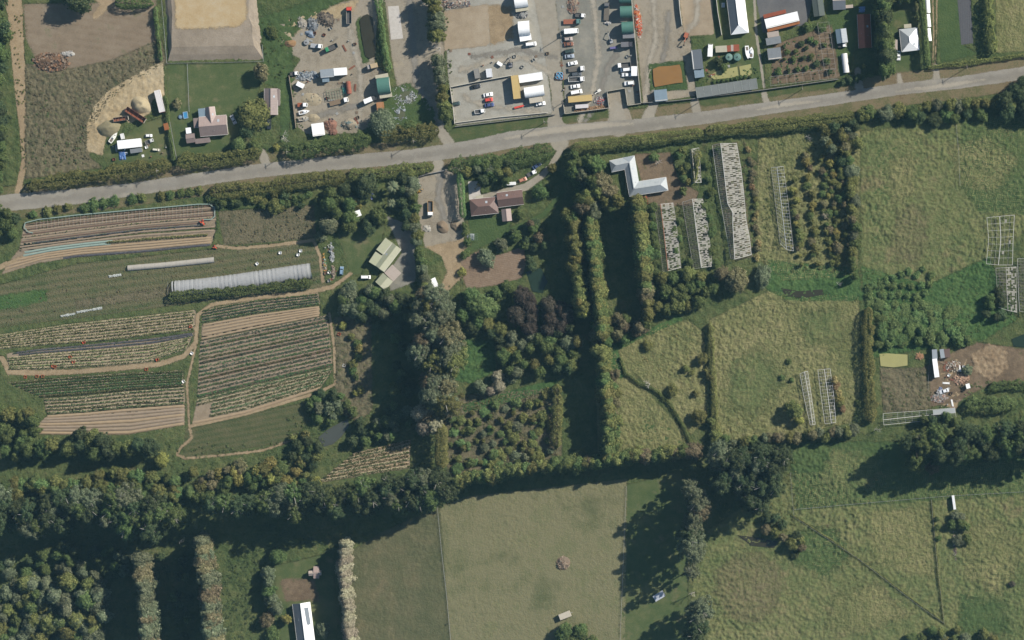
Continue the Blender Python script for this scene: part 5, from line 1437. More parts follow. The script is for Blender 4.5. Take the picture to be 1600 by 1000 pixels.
def wing(t, c, h, rise, kind, mats, wall=None, z0=0.0, windows=True):
    """one roofed block of a building, as parts of t"""
    ctr, L, Wd, an = frame4(c, h + rise * .5)
    off = (ctr.x - t.location.x, ctr.y - t.location.y, 0)
    wall = wall or WALLM
    ov = .28
    a, b = L / 2, Wd / 2
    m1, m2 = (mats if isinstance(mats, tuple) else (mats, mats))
    wx, wy = a - ov, b - ov
    wm = MB()
    if kind == 'gable':
        wm.add([(-wx, -wy, -.1), (-wx, wy, -.1), (-wx, wy, h), (-wx, 0, h + rise * wy / b), (-wx, -wy, h), (wx, -wy, -.1), (wx, wy, -.1), (wx, wy, h), (wx, 0, h + rise * wy / b), (wx, -wy, h)],
               [(0, 1, 2, 3, 4), (9, 8, 7, 6, 5), (1, 6, 7, 2), (5, 0, 4, 9), (2, 7, 8, 3), (3, 8, 9, 4), (0, 5, 6, 1)])
    else:
        wm.box(-wx, wx, -wy, wy, -.1, h + (rise * .2 if kind == 'flat' else 0))
    if kind != 'carport': wm.build('wall', wall, t, 0, off, an)
    e = h - .05
    def put(name, pts, m, th=.1): slab(pts, th).build(name, m, t, 0, off, an)
    if kind == 'gable':
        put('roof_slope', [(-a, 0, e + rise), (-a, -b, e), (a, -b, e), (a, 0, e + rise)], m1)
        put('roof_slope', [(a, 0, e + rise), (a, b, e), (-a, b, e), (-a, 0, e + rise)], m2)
        MB().beam((-a, 0, e + rise + .02), (a, 0, e + rise + .02), .35, .1).build('ridge_cap', m2, t, 0, off, an)
    elif kind == 'hip':
        k = max(a - b, .3)
        put('roof_slope', [(-k, 0, e + rise), (-a, -b, e), (a, -b, e), (k, 0, e + rise)], m1)
        put('roof_slope', [(k, 0, e + rise), (a, b, e), (-a, b, e), (-k, 0, e + rise)], m2)
        put('roof_hip', [(-k, 0, e + rise), (-a, b, e), (-a, -b, e)], m1)
        put('roof_hip', [(k, 0, e + rise), (a, -b, e), (a, b, e)], m2)
        MB().beam((-k, 0, e + rise + .02), (k, 0, e + rise + .02), .3, .08).build('ridge_cap', m2, t, 0, off, an)
    elif kind in ('flat', 'carport'):
        put('roof', [(-a, -b, e + .1), (a, -b, e + .1), (a, b, e + .1 + rise), (-a, b, e + .1 + rise)], m1)
        if kind == 'carport':
            for sx in (-1, 1):
                for sy in (-1, 1):
                    MB().box(sx * (a - .3) - .07, sx * (a - .3) + .07, sy * (b - .3) - .07, sy * (b - .3) + .07, 0, e + .1).build('post', WOOD, t, 0, off, an)
    elif kind == 'arch':
        n = 14
        ring = lambda x, q: [(x, -math.cos(math.pi * i / n) * b * q, e + math.sin(math.pi * i / n) * rise * q) for i in range(n + 1)]
        mb = MB().loft([ring(-a, 1), ring(a, 1)], close=False)
        o = mb.build('roof', m1, t, 0, off, an)
        md = o.modifiers.new('thickness', 'SOLIDIFY'); md.thickness = .06
        for i in range(max(2, int(L / 2)) + 1):
            x = -a + L * i / max(2, int(L / 2))
            hb = MB()
            r = ring(x, .955)
            for j in range(n): hb.tube(r[j], r[j + 1], .05, .05, 4)
            hb.build('hoop', STEEL, t, 0, off, an)
    if h >= 2.8 and kind in ('gable', 'hip') and L > 7:
        rr = random.Random(int(L * 100))
        for i in range(2):
            x, sy = rr.uniform(-.3, .3) * L, rr.choice((-1, 1))
            zt = e + rise * .5
            MB().tube((x, sy * b * .5, zt - .1), (x, sy * b * .5, zt + .55), .09, .09, 8).build('vent_pipe', STEEL, t, 0, off, an)
        x = rr.uniform(-.25, .25) * L
        q = lambda y: e + rise * (1 - abs(y) / b) + .05
        slab([(x - .5, b * .35, q(b * .35)), (x + .5, b * .35, q(b * .35)), (x + .5, b * .62, q(b * .62)), (x - .5, b * .62, q(b * .62))], .08).build('skylight', paint((.35, .38, .4), .2), t, 0, off, an)
        for sy in (-1, 1): MB().beam((-a, sy * (b + .04), e - .05), (a, sy * (b + .04), e - .05), .12, .1).build('gutter', WHITEWALL, t, 0, off, an)
    if windows and h > 2.2 and kind not in ('arch', 'carport'):
        for sy in (-1, 1):
            k = max(1, int(L / 4))
            for i in range(k):
                x = -wx + (i + .5) * 2 * wx / k
                if sy == -1 and i == k // 2:
                    d = MB().box(x - .45, x + .45, sy * wy - .04, sy * wy + .04, 0, 2.0).build('door', WOOD, t, 0, off, an)
                    MB().box(x + .3, x + .36, sy * wy - .09, sy * wy + .09, .95, 1.05).build('handle', STEEL, d)
                else:
                    f = MB().box(x - .7, x + .7, sy * wy - .05, sy * wy + .05, .9, 1.95).build('window', WHITEWALL, t, 0, off, an)
                    MB().box(x - .6, x + .6, sy * wy - .07, sy * wy + .07, 1.0, 1.85).build('pane', GLASS, f)
    return off, an, a, b, e


def building(name, label, cat, wings, group=None):
    """wings: list of (corners, wall height, rise, kind, roof materials[, wall])"""
    ctr = frame4(wings[0][0], 0)[0]
    t = thing(name, label, cat, (ctr.x, ctr.y, 0), 0, group)
    for w in wings: wing(t, *w)
    return t


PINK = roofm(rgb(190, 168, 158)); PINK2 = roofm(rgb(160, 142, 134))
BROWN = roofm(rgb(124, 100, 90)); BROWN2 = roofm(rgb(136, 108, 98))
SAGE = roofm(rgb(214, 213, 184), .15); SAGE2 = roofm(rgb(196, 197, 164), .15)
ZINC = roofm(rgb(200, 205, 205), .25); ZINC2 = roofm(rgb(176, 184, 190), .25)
WHITE = roofm((.80, .80, .78), .12); SLATE_AND_SHADE = roofm(rgb(128, 134, 140), .25)
GREYR = roofm(rgb(150, 154, 156), .4); RUSTR = roofm(rgb(176, 96, 66), .5, A(110, 60, 44)); ORANGER = roofm(rgb(190, 122, 72), .5, A(130, 70, 40))
GREENR = roofm(rgb(92, 138, 124), .15); CREAM = roofm(rgb(214, 206, 180), .25); BLUEG = roofm(rgb(150, 170, 182), .3); PINKTILE = roofm(rgb(206, 190, 176), .2)

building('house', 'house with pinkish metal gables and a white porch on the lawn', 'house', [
    ([(310, 183), (353, 179), (356, 210), (312, 213)], 3.0, 2.2, 'gable', (PINK2, PINK)),  # lower slope gets the darker copy: its shade put into the roof colour
    ([(320, 168), (323, 196), (339, 193), (334, 166)], 3.0, 1.7, 'gable', PINK),
    ([(309, 170), (320, 169), (321, 182), (311, 183)], 2.6, .4, 'flat', BLUEG),
    ([(302, 185), (310, 184), (311, 200), (303, 200)], 2.6, .4, 'flat', PINK2),
    ([(290, 210), (303, 208), (306, 222), (291, 224)], 2.5, 1.0, 'gable', PINK2),
    ([(304, 217), (328, 215), (328, 222), (306, 225)], 2.4, .4, 'flat', PINK2),
    ([(290, 200), (298, 199), (299, 208), (291, 209)], 2.4, .3, 'flat', WHITE)])
building('house', 'smaller house with a stepped pinkish-grey roof beside the scrap yard fence', 'house', [
    ([(412, 138), (413, 180), (433, 179), (434, 138)], 3.0, 1.7, 'gable', (PINK, PINK2)),
    ([(430, 139), (437, 139), (438, 165), (431, 165)], 2.8, .3, 'flat', PINK2)])
building('shed', 'long shed roofed half grey and half white in the scrap yard', 'shed', [
    ([(500, 109), (521, 107), (522, 120), (501, 122)], 3.4, .5, 'flat', ZINC2),
    ([(521, 107), (541, 105), (543, 117), (522, 118)], 3.6, .4, 'flat', WHITE),
    ([(503, 122), (514, 121), (515, 128), (504, 128)], 2.4, .3, 'flat', BLUEG)])
building('shed', 'square white-roofed shed at the foot of the scrap yard', 'shed', [([(487, 194), (507, 191), (506, 211), (488, 213)], 2.8, .5, 'flat', WHITE)])
building('arched_shelter', 'green arched shelter standing on two white containers in the scrap yard', 'shelter', [
    ([(587, 122), (606, 120), (612, 145), (592, 148)], 2.6, 3.4, 'arch', GREENR),
    ([(586, 118), (606, 114), (607, 120), (587, 124)], 2.6, .05, 'flat', CREAM),
    ([(592, 147), (612, 144), (613, 151), (594, 154)], 2.6, .05, 'flat', CREAM)])
building('arched_shelter', 'white arched shelter at the top of the storage yard', 'shelter', [([(802, -12), (822, -14), (826, 10), (805, 13)], 2.6, 3.2, 'arch', WHITE),
    ([(805, 12), (825, 9), (826, 16), (806, 19)], 2.6, .05, 'flat', CREAM)])
building('arched_shelter', 'white arched shelter with a container at its foot beside the lane', 'shelter', [([(809, 33), (826, 32), (829, 54), (811, 56)], 2.6, 3.2, 'arch', WHITE),
    ([(811, 55), (829, 52), (831, 62), (813, 65)], 2.6, .05, 'flat', WHITE)])
building('arched_shelter', 'white arched shelter between the containers in the parking lot', 'shelter', [([(818, 137), (849, 132), (851, 149), (821, 153)], 2.6, 2.6, 'arch', WHITE)])
for k, (c, lb) in enumerate([([(967, -14), (986, -14), (987, 5), (968, 5)], 'green arched shelter at the top of the vehicle yard'),
                             ([(968, 9), (987, 9), (988, 27), (970, 28)], 'middle one of three green arched shelters'),
                             ([(971, 34), (989, 33), (990, 52), (972, 53)], 'green arched shelter nearest the dark grey container')]):
    building('arched_shelter', lb, 'shelter', [(c, 2.6, 2.8, 'arch', GREENR)])
building('long_shed', 'long shed with a slate grey roof and white side wall by the earth yard', 'shed', [
    ([(1079, 78), (1083, 109), (1099, 107), (1096, 77)], 3.4, .6, 'flat', SLATE_AND_SHADE, WHITEWALL),
    ([(1084, 110), (1099, 108), (1101, 120), (1086, 122)], 2.6, .4, 'flat', BLUEG)])
building('house', 'large white and grey hip-roofed house behind the white wall', 'house', [([(1133, -24), (1142, 55), (1170, 50), (1160, -28)], 3.2, 2.4, 'hip', (SLATE_AND_SHADE, WHITE), WHITEWALL)])
building('lean_to', 'low shed roofed with rusty red and cream sheets', 'shed', [([(1118, 72), (1136, 71), (1136, 81), (1118, 82)], 2.4, .4, 'flat', CREAM), ([(1136, 71), (1142, 71), (1142, 80), (1136, 81)], 2.4, .4, 'flat', RUSTR),
    ([(1142, 70), (1146, 70), (1146, 80), (1142, 80)], 2.4, .4, 'flat', PINKTILE), ([(1146, 70), (1155, 69), (1155, 80), (1146, 80)], 2.4, .4, 'flat', RUSTR)])
building('barn', 'barn with a white roof between red and orange lean-to strips', 'barn', [
    ([(1194, 30), (1246, 18), (1249, 32), (1198, 45)], 4.2, .7, 'flat', WHITE), ([(1192, 23), (1227, 15), (1229, 20), (1194, 29)], 3.2, .4, 'flat', RUSTR), ([(1198, 45), (1249, 32), (1250, 37), (1200, 50)], 3.2, .4, 'flat', ORANGER)])
building('shed', 'tan-roofed shed directly below the red and white barn', 'shed', [([(1198, 51), (1216, 48), (1218, 56), (1200, 59)], 2.5, .4, 'flat', PINKTILE)])
building('shed', 'shed with a dull glazed roof below the tan-roofed shed', 'shed', [([(1196, 60), (1219, 56), (1221, 67), (1198, 71)], 2.4, .4, 'flat', GREYR)])
building('shed', 'shed with a pale corrugated roof beside the vegetable garden', 'shed', [([(1198, 76), (1219, 74), (1222, 91), (1201, 94)], 2.8, .6, 'flat', GREYR)])
building('glazed_shed', 'dark glazed shed at the head of the pergola', 'shed', [([(1267, -12), (1272, 28), (1289, 22), (1284, -14)], 2.6, .8, 'gable', paint(rgb(104, 112, 104), .2, 0, .3))])
building('house', 'grey-roofed house with a pink side deck above the small lawn', 'house', [([(1300, -14), (1320, -14), (1322, 14), (1302, 16)], 3.0, 1.4, 'gable', (SLATE_AND_SHADE, PINKTILE)), ([(1321, 8), (1333, 7), (1333, 12), (1322, 13)], 1.2, .1, 'flat', PINKTILE)])
building('shed', 'pale blue-grey gabled shed beside the pergola', 'shed', [([(1305, 46), (1308, 68), (1325, 66), (1322, 44)], 2.8, 1.0, 'gable', (BLUEG, ZINC2))])
building('house', 'red-brown roofed house lying in the shade of the dark tree belt', 'house', [([(1339, 22), (1342, 75), (1362, 75), (1360, 22)], 3.0, 1.8, 'gable', RUSTR)])
building('cottage', 'white hip-roofed cottage with a concrete drive', 'house', [([(1405, 46), (1409, 79), (1437, 80), (1433, 42)], 3.0, 2.2, 'hip', (ZINC, WHITE), WHITEWALL),
    ([(1395, 62), (1402, 62), (1403, 79), (1396, 79)], 2.3, .2, 'carport', PINKTILE), ([(1412, 38), (1424, 37), (1424, 43), (1413, 44)], 2.3, .2, 'carport', CREAM)])
building('shed', 'small blue-grey shed at the corner of the earth yard', 'shed', [([(1022, 141), (1042, 139), (1043, 157), (1023, 159)], 2.6, .5, 'flat', BLUEG)])
building('shed', 'small rust and cream garden shed beside the scrubby fence', 'shed', [([(255, 193), (257, 204), (265, 202), (262, 192)], 2.4, .3, 'flat', ORANGER)])
building('shed', 'white-roofed shed with a grey lean-to in the cluttered back garden', 'shed', [([(182, 220), (220, 216), (222, 229), (185, 233)], 3.0, .4, 'flat', WHITE), ([(203, 233), (222, 231), (222, 237), (204, 240)], 2.2, .3, 'flat', GREYR)])
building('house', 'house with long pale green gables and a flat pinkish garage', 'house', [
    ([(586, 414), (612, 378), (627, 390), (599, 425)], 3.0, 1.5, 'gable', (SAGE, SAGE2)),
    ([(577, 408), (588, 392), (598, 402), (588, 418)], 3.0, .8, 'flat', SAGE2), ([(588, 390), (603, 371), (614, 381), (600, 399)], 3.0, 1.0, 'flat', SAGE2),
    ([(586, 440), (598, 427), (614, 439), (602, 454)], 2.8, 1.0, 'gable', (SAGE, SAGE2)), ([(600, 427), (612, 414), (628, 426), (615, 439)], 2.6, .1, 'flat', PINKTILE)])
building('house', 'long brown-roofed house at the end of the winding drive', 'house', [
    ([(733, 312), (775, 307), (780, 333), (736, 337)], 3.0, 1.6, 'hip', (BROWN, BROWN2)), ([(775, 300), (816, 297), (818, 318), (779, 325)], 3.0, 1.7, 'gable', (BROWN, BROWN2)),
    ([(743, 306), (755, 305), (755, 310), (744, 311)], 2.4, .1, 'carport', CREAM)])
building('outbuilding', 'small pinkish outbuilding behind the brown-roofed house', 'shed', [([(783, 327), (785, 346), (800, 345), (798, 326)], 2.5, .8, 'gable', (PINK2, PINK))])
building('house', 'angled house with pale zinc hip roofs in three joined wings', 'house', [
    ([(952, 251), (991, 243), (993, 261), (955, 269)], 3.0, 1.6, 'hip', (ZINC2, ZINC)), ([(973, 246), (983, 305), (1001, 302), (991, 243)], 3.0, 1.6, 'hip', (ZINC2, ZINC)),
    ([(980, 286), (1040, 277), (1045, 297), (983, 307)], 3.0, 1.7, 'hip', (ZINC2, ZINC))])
building('shed', 'small rusty red shed roof under the trees by the angled house', 'shed', [([(1000, 308), (1011, 306), (1013, 319), (1002, 321)], 2.3, .3, 'flat', RUSTR)])
building('hut', 'white garden hut half hidden by trees', 'hut', [([(548, 333), (562, 327), (565, 337), (551, 341)], 2.4, .3, 'flat', WHITE)])
building('shed', 'small white shed standing by the bare ground', 'shed', [([(673, 437), (681, 432), (684, 448), (676, 450)], 2.5, .6, 'gable', WHITE)])
building('shed', 'shed with a bluish white roof under the trees', 'shed', [([(604, 470), (625, 462), (630, 474), (608, 484)], 2.6, .3, 'flat', BLUEG)])
building('long_shed', 'narrow shed roofed half zinc and half white in the junk yard', 'shed', [([(1456, 546), (1464, 546), (1465, 560), (1457, 561)], 3.0, .3, 'flat', ZINC2), ([(1457, 561), (1465, 560), (1467, 589), (1460, 590)], 3.0, .3, 'flat', WHITE)])
building('shed', 'small zinc and brown roofed shed beside the narrow shed', 'shed', [([(1468, 546), (1475, 545), (1476, 559), (1470, 560)], 2.6, .3, 'flat', ZINC2), ([(1475, 545), (1484, 545), (1485, 558), (1476, 559)], 2.6, .3, 'flat', BROWN)])
building('hut', 'tiny white-roofed hut beside the junk yard hedge', 'hut', [([(1509, 600), (1515, 599), (1516, 606), (1510, 608)], 2.2, .2, 'flat', WHITE)])
building('cottage', 'cottage with white gabled roof, shade painted on left slope, below the pale feathery row', 'house', [
    ([(455, 944), (466, 1012), (491, 1008), (485, 941)], 3.0, 2.4, 'gable', (SLATE_AND_SHADE, WHITE), WHITEWALL), ([(472, 950), (482, 949), (485, 975), (475, 977)], 4.4, .2, 'flat', ZINC2)])  # white roof; the grey on the left slope is its shade painted in
building('shed', 'small cross-shaped mauve shed on the cottage lawn', 'shed', [([(489, 885), (498, 885), (499, 904), (490, 904)], 2.5, .8, 'gable', PINK), ([(482, 892), (502, 891), (502, 899), (482, 900)], 2.5, .8, 'gable', PINKTILE)])
building('field_shelter', 'narrow white field shelter on the fence of the lower paddock', 'shed', [([(1487, 774), (1490, 796), (1494, 796), (1491, 774)], 2.4, .2, 'flat', WHITE)])
for k, (y0, y1) in enumerate(((-14, 20), (22, 42), (44, 64))):
    building('tunnel_cover', 'short white tunnel cover beside the tall narrow hedge', 'tunnel', [([(1444 + k, y0), (1446 + k, y1), (1454 + k, y1), (1452 + k, y0)], .8, 1.2, 'arch', WHITE)], 'white tunnel covers')
building('tunnel_cover', 'white ribbed tunnel cover below the pale blue-grey shed', 'tunnel', [([(1314, 84), (1318, 114), (1327, 113), (1324, 83)], 1.0, 1.3, 'arch', roofm((.6, .58, .55), .3))])


# shade-cloth roof over frames
def shade_roof():
    c = [(1087, 137), (1181, 122), (1185, 139), (1089, 153)]
    ctr, L, Wd, an = frame4(c, 2.6)
    t = thing('shade_house', 'long grey shade-cloth roof on frames along the road fence', 'shade house', (ctr.x, ctr.y, 0), an)
    n = 8
    cm = paint(rgb(138, 142, 138), .8, 0, .5, None, A(100, 106, 100), .6)
    for i in range(n):
        x0, x1 = -L / 2 + L * i / n + .08, -L / 2 + L * (i + 1) / n - .08
        slab([(x0, -Wd / 2, 2.4), (x1, -Wd / 2, 2.4), (x1, Wd / 2, 2.7), (x0, Wd / 2, 2.7)], .03).build('cloth_panel', cm, t)
    for i in range(n + 1):
        x = -L / 2 + L * i / n
        MB().beam((x, -Wd / 2, 2.44), (x, Wd / 2, 2.74), .1, .1).build('rafter', paint(rgb(200, 205, 200), .5), t)
        for y in (-Wd / 2, Wd / 2): MB().tube((x, y, 0), (x, y, 2.4 if y < 0 else 2.7), .05, .05, 6).build('post', STEEL, t)
shade_roof()


# ------------------------------------------------------------------ ruined glasshouses
def trans_mat(name, col, alpha, rough=.5):
    n = N(name)
    b = n.bsdf(n.mix(n.noise(n.n('TexCoord').outputs['Object'], .8, 4), col, tuple(q * .7 for q in col)), rough, None, .3)
    tr = n.n('BsdfTransparent')
    mx = n.n('MixShader')
    mx.inputs[0].default_value = alpha
    n.l(tr.outputs[0], mx.inputs[1]); n.l(b, mx.inputs[2])
    return n.done(mx.outputs[0])


PANE = trans_mat('dirty_glass', rgb(206, 201, 188), .6)
PANE2 = trans_mat('darker_glass', rgb(146, 138, 122), .5)  # darker, browner panes used on every left slope
WPAINT = paint(rgb(222, 220, 212), .6, 0, .3)
GWOOD = paint(rgb(170, 166, 156), .8, 0, .4)
REDW = paint(rgb(180, 120, 96), .8, 0, .4)


def ruin(label, left, ridge, right, zl, zr, step, cover, ridge_m=None, edge_m=None, raft_m=None, seed=0, ends=True, name='ruined_glasshouse', broken=True):
    """left / ridge / right: pixel polylines from top to bottom; every rafter is a part"""
    rng = np.random.default_rng(seed + 77)
    o2 = W(*left[0])
    t = thing(name, label, 'glasshouse', (o2[0], o2[1], 0))
    ridge_m, edge_m, raft_m = ridge_m or WPAINT, edge_m or GWOOD, raft_m or GWOOD
    def line(P, z, k):
        c = lerp_curve(P, np.linspace(0, 1, k))
        return [Vector((*W(p[0], p[1], z), z)) - Vector((*o2, 0)) for p in c]
    P = np.array(ridge, float)
    ln = np.sum(np.hypot(*np.diff(P, axis=0).T)) * S
    k = max(3, int(ln / step) + 1)
    Lf, Rd, Rt = line(left, zl, k), line(ridge, zr, k), line(right, zl, k)
    for nm, Q, m, w in (('ridge_beam', Rd, ridge_m, .28), ('eave_beam', Lf, edge_m, .16), ('eave_beam', Rt, edge_m, .2)):
        mb = MB()
        for i in range(k - 1): mb.beam(Q[i], Q[i + 1], w, .14)
        mb.build(nm, m, t)
    for i in range(k):
        for sd, E in ((0, Lf), (1, Rt)):
            if i not in (0, k - 1) and rng.random() < .08: continue
            MB().beam(Rd[i], E[i] + Vector((0, 0, .02)), .09 if i not in (0, k - 1) else .16, .1).build('rafter', raft_m if i not in (0, k - 1) else WPAINT, t)
        if i % 3 == 0 or i == k - 1:
            for E in (Lf, Rt): MB().beam((E[i].x, E[i].y, -.05), (E[i].x, E[i].y, zl - .08), .1, .1).build('post', raft_m, t)
    for sd, E in ((0, Lf), (1, Rt)):
        for q in (.33, .66):
            mb = MB()
            for i in range(k - 1): mb.beam(Rd[i].lerp(E[i], q) - Vector((0, 0, .12)), Rd[i + 1].lerp(E[i + 1], q) - Vector((0, 0, .12)), .05, .05)
            mb.build('purlin', raft_m, t)
        if cover[sd] > 0:
            v, f = [], []
            for i in range(k - 1):
                for j in range(6):
                    for h in range(2):
                        if rng.random() > cover[sd]: continue
                        a0, a1 = i + h * .5, i + h * .5 + .46
                        p = []
                        for aa, q in ((a0, j / 6), (a1, j / 6), (a1, (j + .94) / 6), (a0, (j + .94) / 6)):
                            ii = min(int(aa), k - 2)
                            p.append(Rd[ii].lerp(Rd[ii + 1], aa - ii).lerp(E[ii].lerp(E[ii + 1], aa - ii), q) + Vector((0, 0, .07 + (rng.random() - .5) * .03)))
                        n0 = len(v)
                        v += p; f.append((n0, n0 + 1, n0 + 2, n0 + 3))
            if f:
                po = MB().add(v, f).build('broken_panes', PANE2 if sd == 0 else PANE, t)
                po['kind'] = 'stuff'
    return t


pt('glasshouse_floor', [(1113, 225), (1153, 222), (1178, 402), (1143, 408)], M['weeds'], .05, 1.0, .8, .3, seed=50)
ruin('longest ruined glasshouse with a buckled white ridge and ragged white eave', [(1113, 227), (1123, 300), (1134, 360), (1142, 404)], [(1126, 224), (1131, 265), (1137, 318), (1145, 332), (1145, 350), (1148, 405)],
     [(1151, 224), (1158, 265), (1162, 300), (1166, 345), (1171, 370), (1174, 398)], 2.2, 4.6, .9, (.7, .62), WPAINT, WPAINT, paint(rgb(216, 210, 198), .8, 0, .3), 1)
ruin('middle ruined glasshouse with a white ridge and patches of glass left', [(1066, 316), (1075, 370), (1084, 420)], [(1082, 311), (1088, 360), (1096, 418)], [(1098, 311), (1106, 350), (1113, 416)], 2.1, 3.9, .9, (.5, .6), WPAINT, GWOOD, GWOOD, 2)
ruin('ruined glasshouse with a reddish timber ridge beside the tall belt', [(1023, 321), (1030, 370), (1036, 424)], [(1032, 319), (1037, 360), (1044, 423)], [(1052, 317), (1058, 360), (1064, 418)], 2.1, 3.7, .9, (.45, .6), REDW, GWOOD, GWOOD, 3)
ruin('smallest ruined glasshouse swallowed by shrubs near the roadside hedge', [(1078, 233), (1082, 286)], [(1081, 233), (1086, 285)], [(1092, 231), (1096, 285)], 2.0, 3.0, 1.3, (.2, .4), CREAM, GWOOD, GWOOD, 4)
ruin('bare wire-ribbed glasshouse frame at the edge of the orchard', [(1205, 262), (1212, 320), (1219, 380)], [(1214, 261), (1221, 320), (1229, 390)], [(1224, 260), (1232, 320), (1240, 392)], 2.0, 2.8, 1.5, (0, .02), STEEL, GWOOD, STEEL, 5, name='glasshouse_frame')
ruin('left bay of the white-ribbed glasshouse frame in the tussock paddock', [(1250, 584), (1256, 620), (1266, 664)], [(1257, 581), (1264, 620), (1270, 664)], [(1262, 580), (1268, 620), (1274, 663)], 1.9, 2.3, 1.5, (0, .08), WPAINT, WPAINT, WPAINT, 6, name='glasshouse_frame')
ruin('right bay of the white-ribbed glasshouse frame in the tussock paddock', [(1278, 578), (1283, 620), (1289, 662)], [(1288, 577), (1294, 620), (1299, 661)], [(1297, 576), (1303, 620), (1306, 660)], 1.9, 2.3, 1.5, (0, .04), WPAINT, WPAINT, WPAINT, 7, name='glasshouse_frame')
ruin('long open glasshouse frame below the brown weeds', [(1380, 646), (1436, 642), (1492, 637)], [(1380, 656), (1436, 650), (1493, 645)], [(1381, 664), (1440, 658), (1494, 652)], 2.0, 2.6, 3.4, (0, .02), WPAINT, WPAINT, STEEL, 8, name='glasshouse_frame')
ruin('collapsed white-framed glasshouse in the long grass', [(1542, 340), (1545, 375), (1541, 412)], [(1562, 338), (1564, 375), (1560, 414)], [(1585, 336), (1583, 375), (1582, 414)], 1.9, 2.3, 3.2, (.02, .05), WPAINT, WPAINT, WPAINT, 9, name='glasshouse_frame')
ruin('roofed ruin with brown glass below the collapsed glasshouse', [(1556, 419), (1558, 450), (1560, 480)], [(1572, 418), (1573, 450), (1575, 485)], [(1588, 417), (1588, 450), (1589, 488)], 2.1, 3.0, 1.4, (.45, .35), GWOOD, GWOOD, GWOOD, 10)
ruin('white-edged ruined glasshouse with brown glass beside the shorter ruin', [(1590, 404), (1591, 450), (1593, 486)], [(1604, 404), (1604, 450), (1605, 488)], [(1618, 404), (1618, 450), (1618, 488)], 2.3, 3.4, 1.4, (.5, .4), GWOOD, WPAINT, GWOOD, 11)
t_ = thing('roof_sheet', 'pale plastic roof sheet left on the open glasshouse frame', 'roof sheet', (*W(1475, 643, 2.5), 2.68), frame4([(1457, 640), (1492, 637), (1493, 645), (1458, 649)], 2.5)[3])
slab([(-5.2, -1.2, 0), (5.2, -1.2, 0), (5.2, 1.2, .3), (-5.2, 1.2, .3)], .04).build('sheet', ZINC, t_)


# timber pergola of poles beside the vegetable garden
def pergola(label, L0, L1, R0, R1, n, h=2.3):
    o2 = W(*L0)
    t = thing('pergola', label, 'pergola', (*o2, 0))
    g = lambda p, q, u: Vector((*W(p[0] + (q[0] - p[0]) * u, p[1] + (q[1] - p[1]) * u, h), h)) - Vector((*o2, 0))
    for a, b in ((L0, L1), (R0, R1)):
        MB().beam(g(a, b, 0), g(a, b, 1), .12, .1).build('rail', GWOOD, t)
    for i in range(n + 1):
        a, b = g(L0, L1, i / n), g(R0, R1, i / n)
        MB().beam(a + Vector((0, 0, .09)), b + Vector((0, 0, .09)), .09, .08).build('crossbar', GWOOD, t)
        for p in (a, b): MB().beam((p.x, p.y, 0), (p.x, p.y, h - .05), .1, .1).build('post', GWOOD, t)
pergola('long pole pergola down the side of the vegetable garden', (1277, 36), (1288, 108), (1295, 34), (1306, 108), 9)
pergola('pole pergola between the vegetable garden and the road fence', (1203, 120), (1304, 107), (1204, 134), (1307, 122), 8)


# ------------------------------------------------------------------ plastic tunnels
FILM = trans_mat('tunnel_film', rgb(212, 212, 210), .82, .45)
FILM2 = trans_mat('net_tunnel_cloth', rgb(216, 208, 194), .9, .8)


def tunnel(label, pts, wpx, h, mat, step, seed=0, torn=0.0):
    o2 = W(*pts[0])
    t = thing('plastic_tunnel', label, 'tunnel', (*o2, 0))
    P = np.array(pts, float)
    ln = np.sum(np.hypot(*np.diff(P, axis=0).T)) * S
    k = int(ln / .6)
    c = np.array([W(*p) for p in lerp_curve(P, np.linspace(0, 1, k))]) - np.array(o2)
    tn = np.gradient(c, axis=0); tn /= np.linalg.norm(tn, axis=1, keepdims=True)
    nr = np.stack([-tn[:, 1], tn[:, 0]], axis=1)
    rng = np.random.default_rng(seed)
    n, w = 14, wpx * S / 2
    V, Fq = [], []
    for i in range(k):
        sag = .93 + .07 * abs(math.sin(math.pi * i * .6 / step)) ** .5 if i % max(1, int(step / .6)) else 1.0
        for j in range(n + 1):
            a = math.pi * j / n
            q = (sag + rng.normal(0, .012))
            V.append((c[i, 0] + nr[i, 0] * math.cos(a) * w * q, c[i, 1] + nr[i, 1] * math.cos(a) * w * q, .02 + math.sin(a) * h * q))
    for i in range(k - 1):
        if i < torn * k and rng.random() < .45: continue
        for j in range(n):
            Fq.append((i * (n + 1) + j, i * (n + 1) + j + 1, (i + 1) * (n + 1) + j + 1, (i + 1) * (n + 1) + j))
    link('cover', np_mesh('cover', V, Fq, smooth=True), t, mat)
    hp = max(2, int(ln / step))
    for i in range(hp + 1):
        q = min(k - 1, int(round((k - 1) * i / hp)))
        mb = MB()
        r = [Vector((c[q, 0] + nr[q, 0] * math.cos(math.pi * j / 8) * w * 1.012, c[q, 1] + nr[q, 1] * math.cos(math.pi * j / 8) * w * 1.012, math.sin(math.pi * j / 8) * h * 1.012)) for j in range(9)]
        for j in range(8): mb.tube(r[j], r[j + 1], .035, .035, 4)
        mb.build('hoop', STEEL, t)
tunnel('large grey plastic tunnel with a torn end above the green hedge', [(264, 452), (320, 447), (380, 439), (440, 430), (487, 423)], 25, 3.0, FILM, 2.0, 1, .06)
tunnel('long thin cream net tunnel on the weedy strip', [(200, 419), (260, 414), (335, 406)], 9, 1.3, FILM2, 1.6, 2)
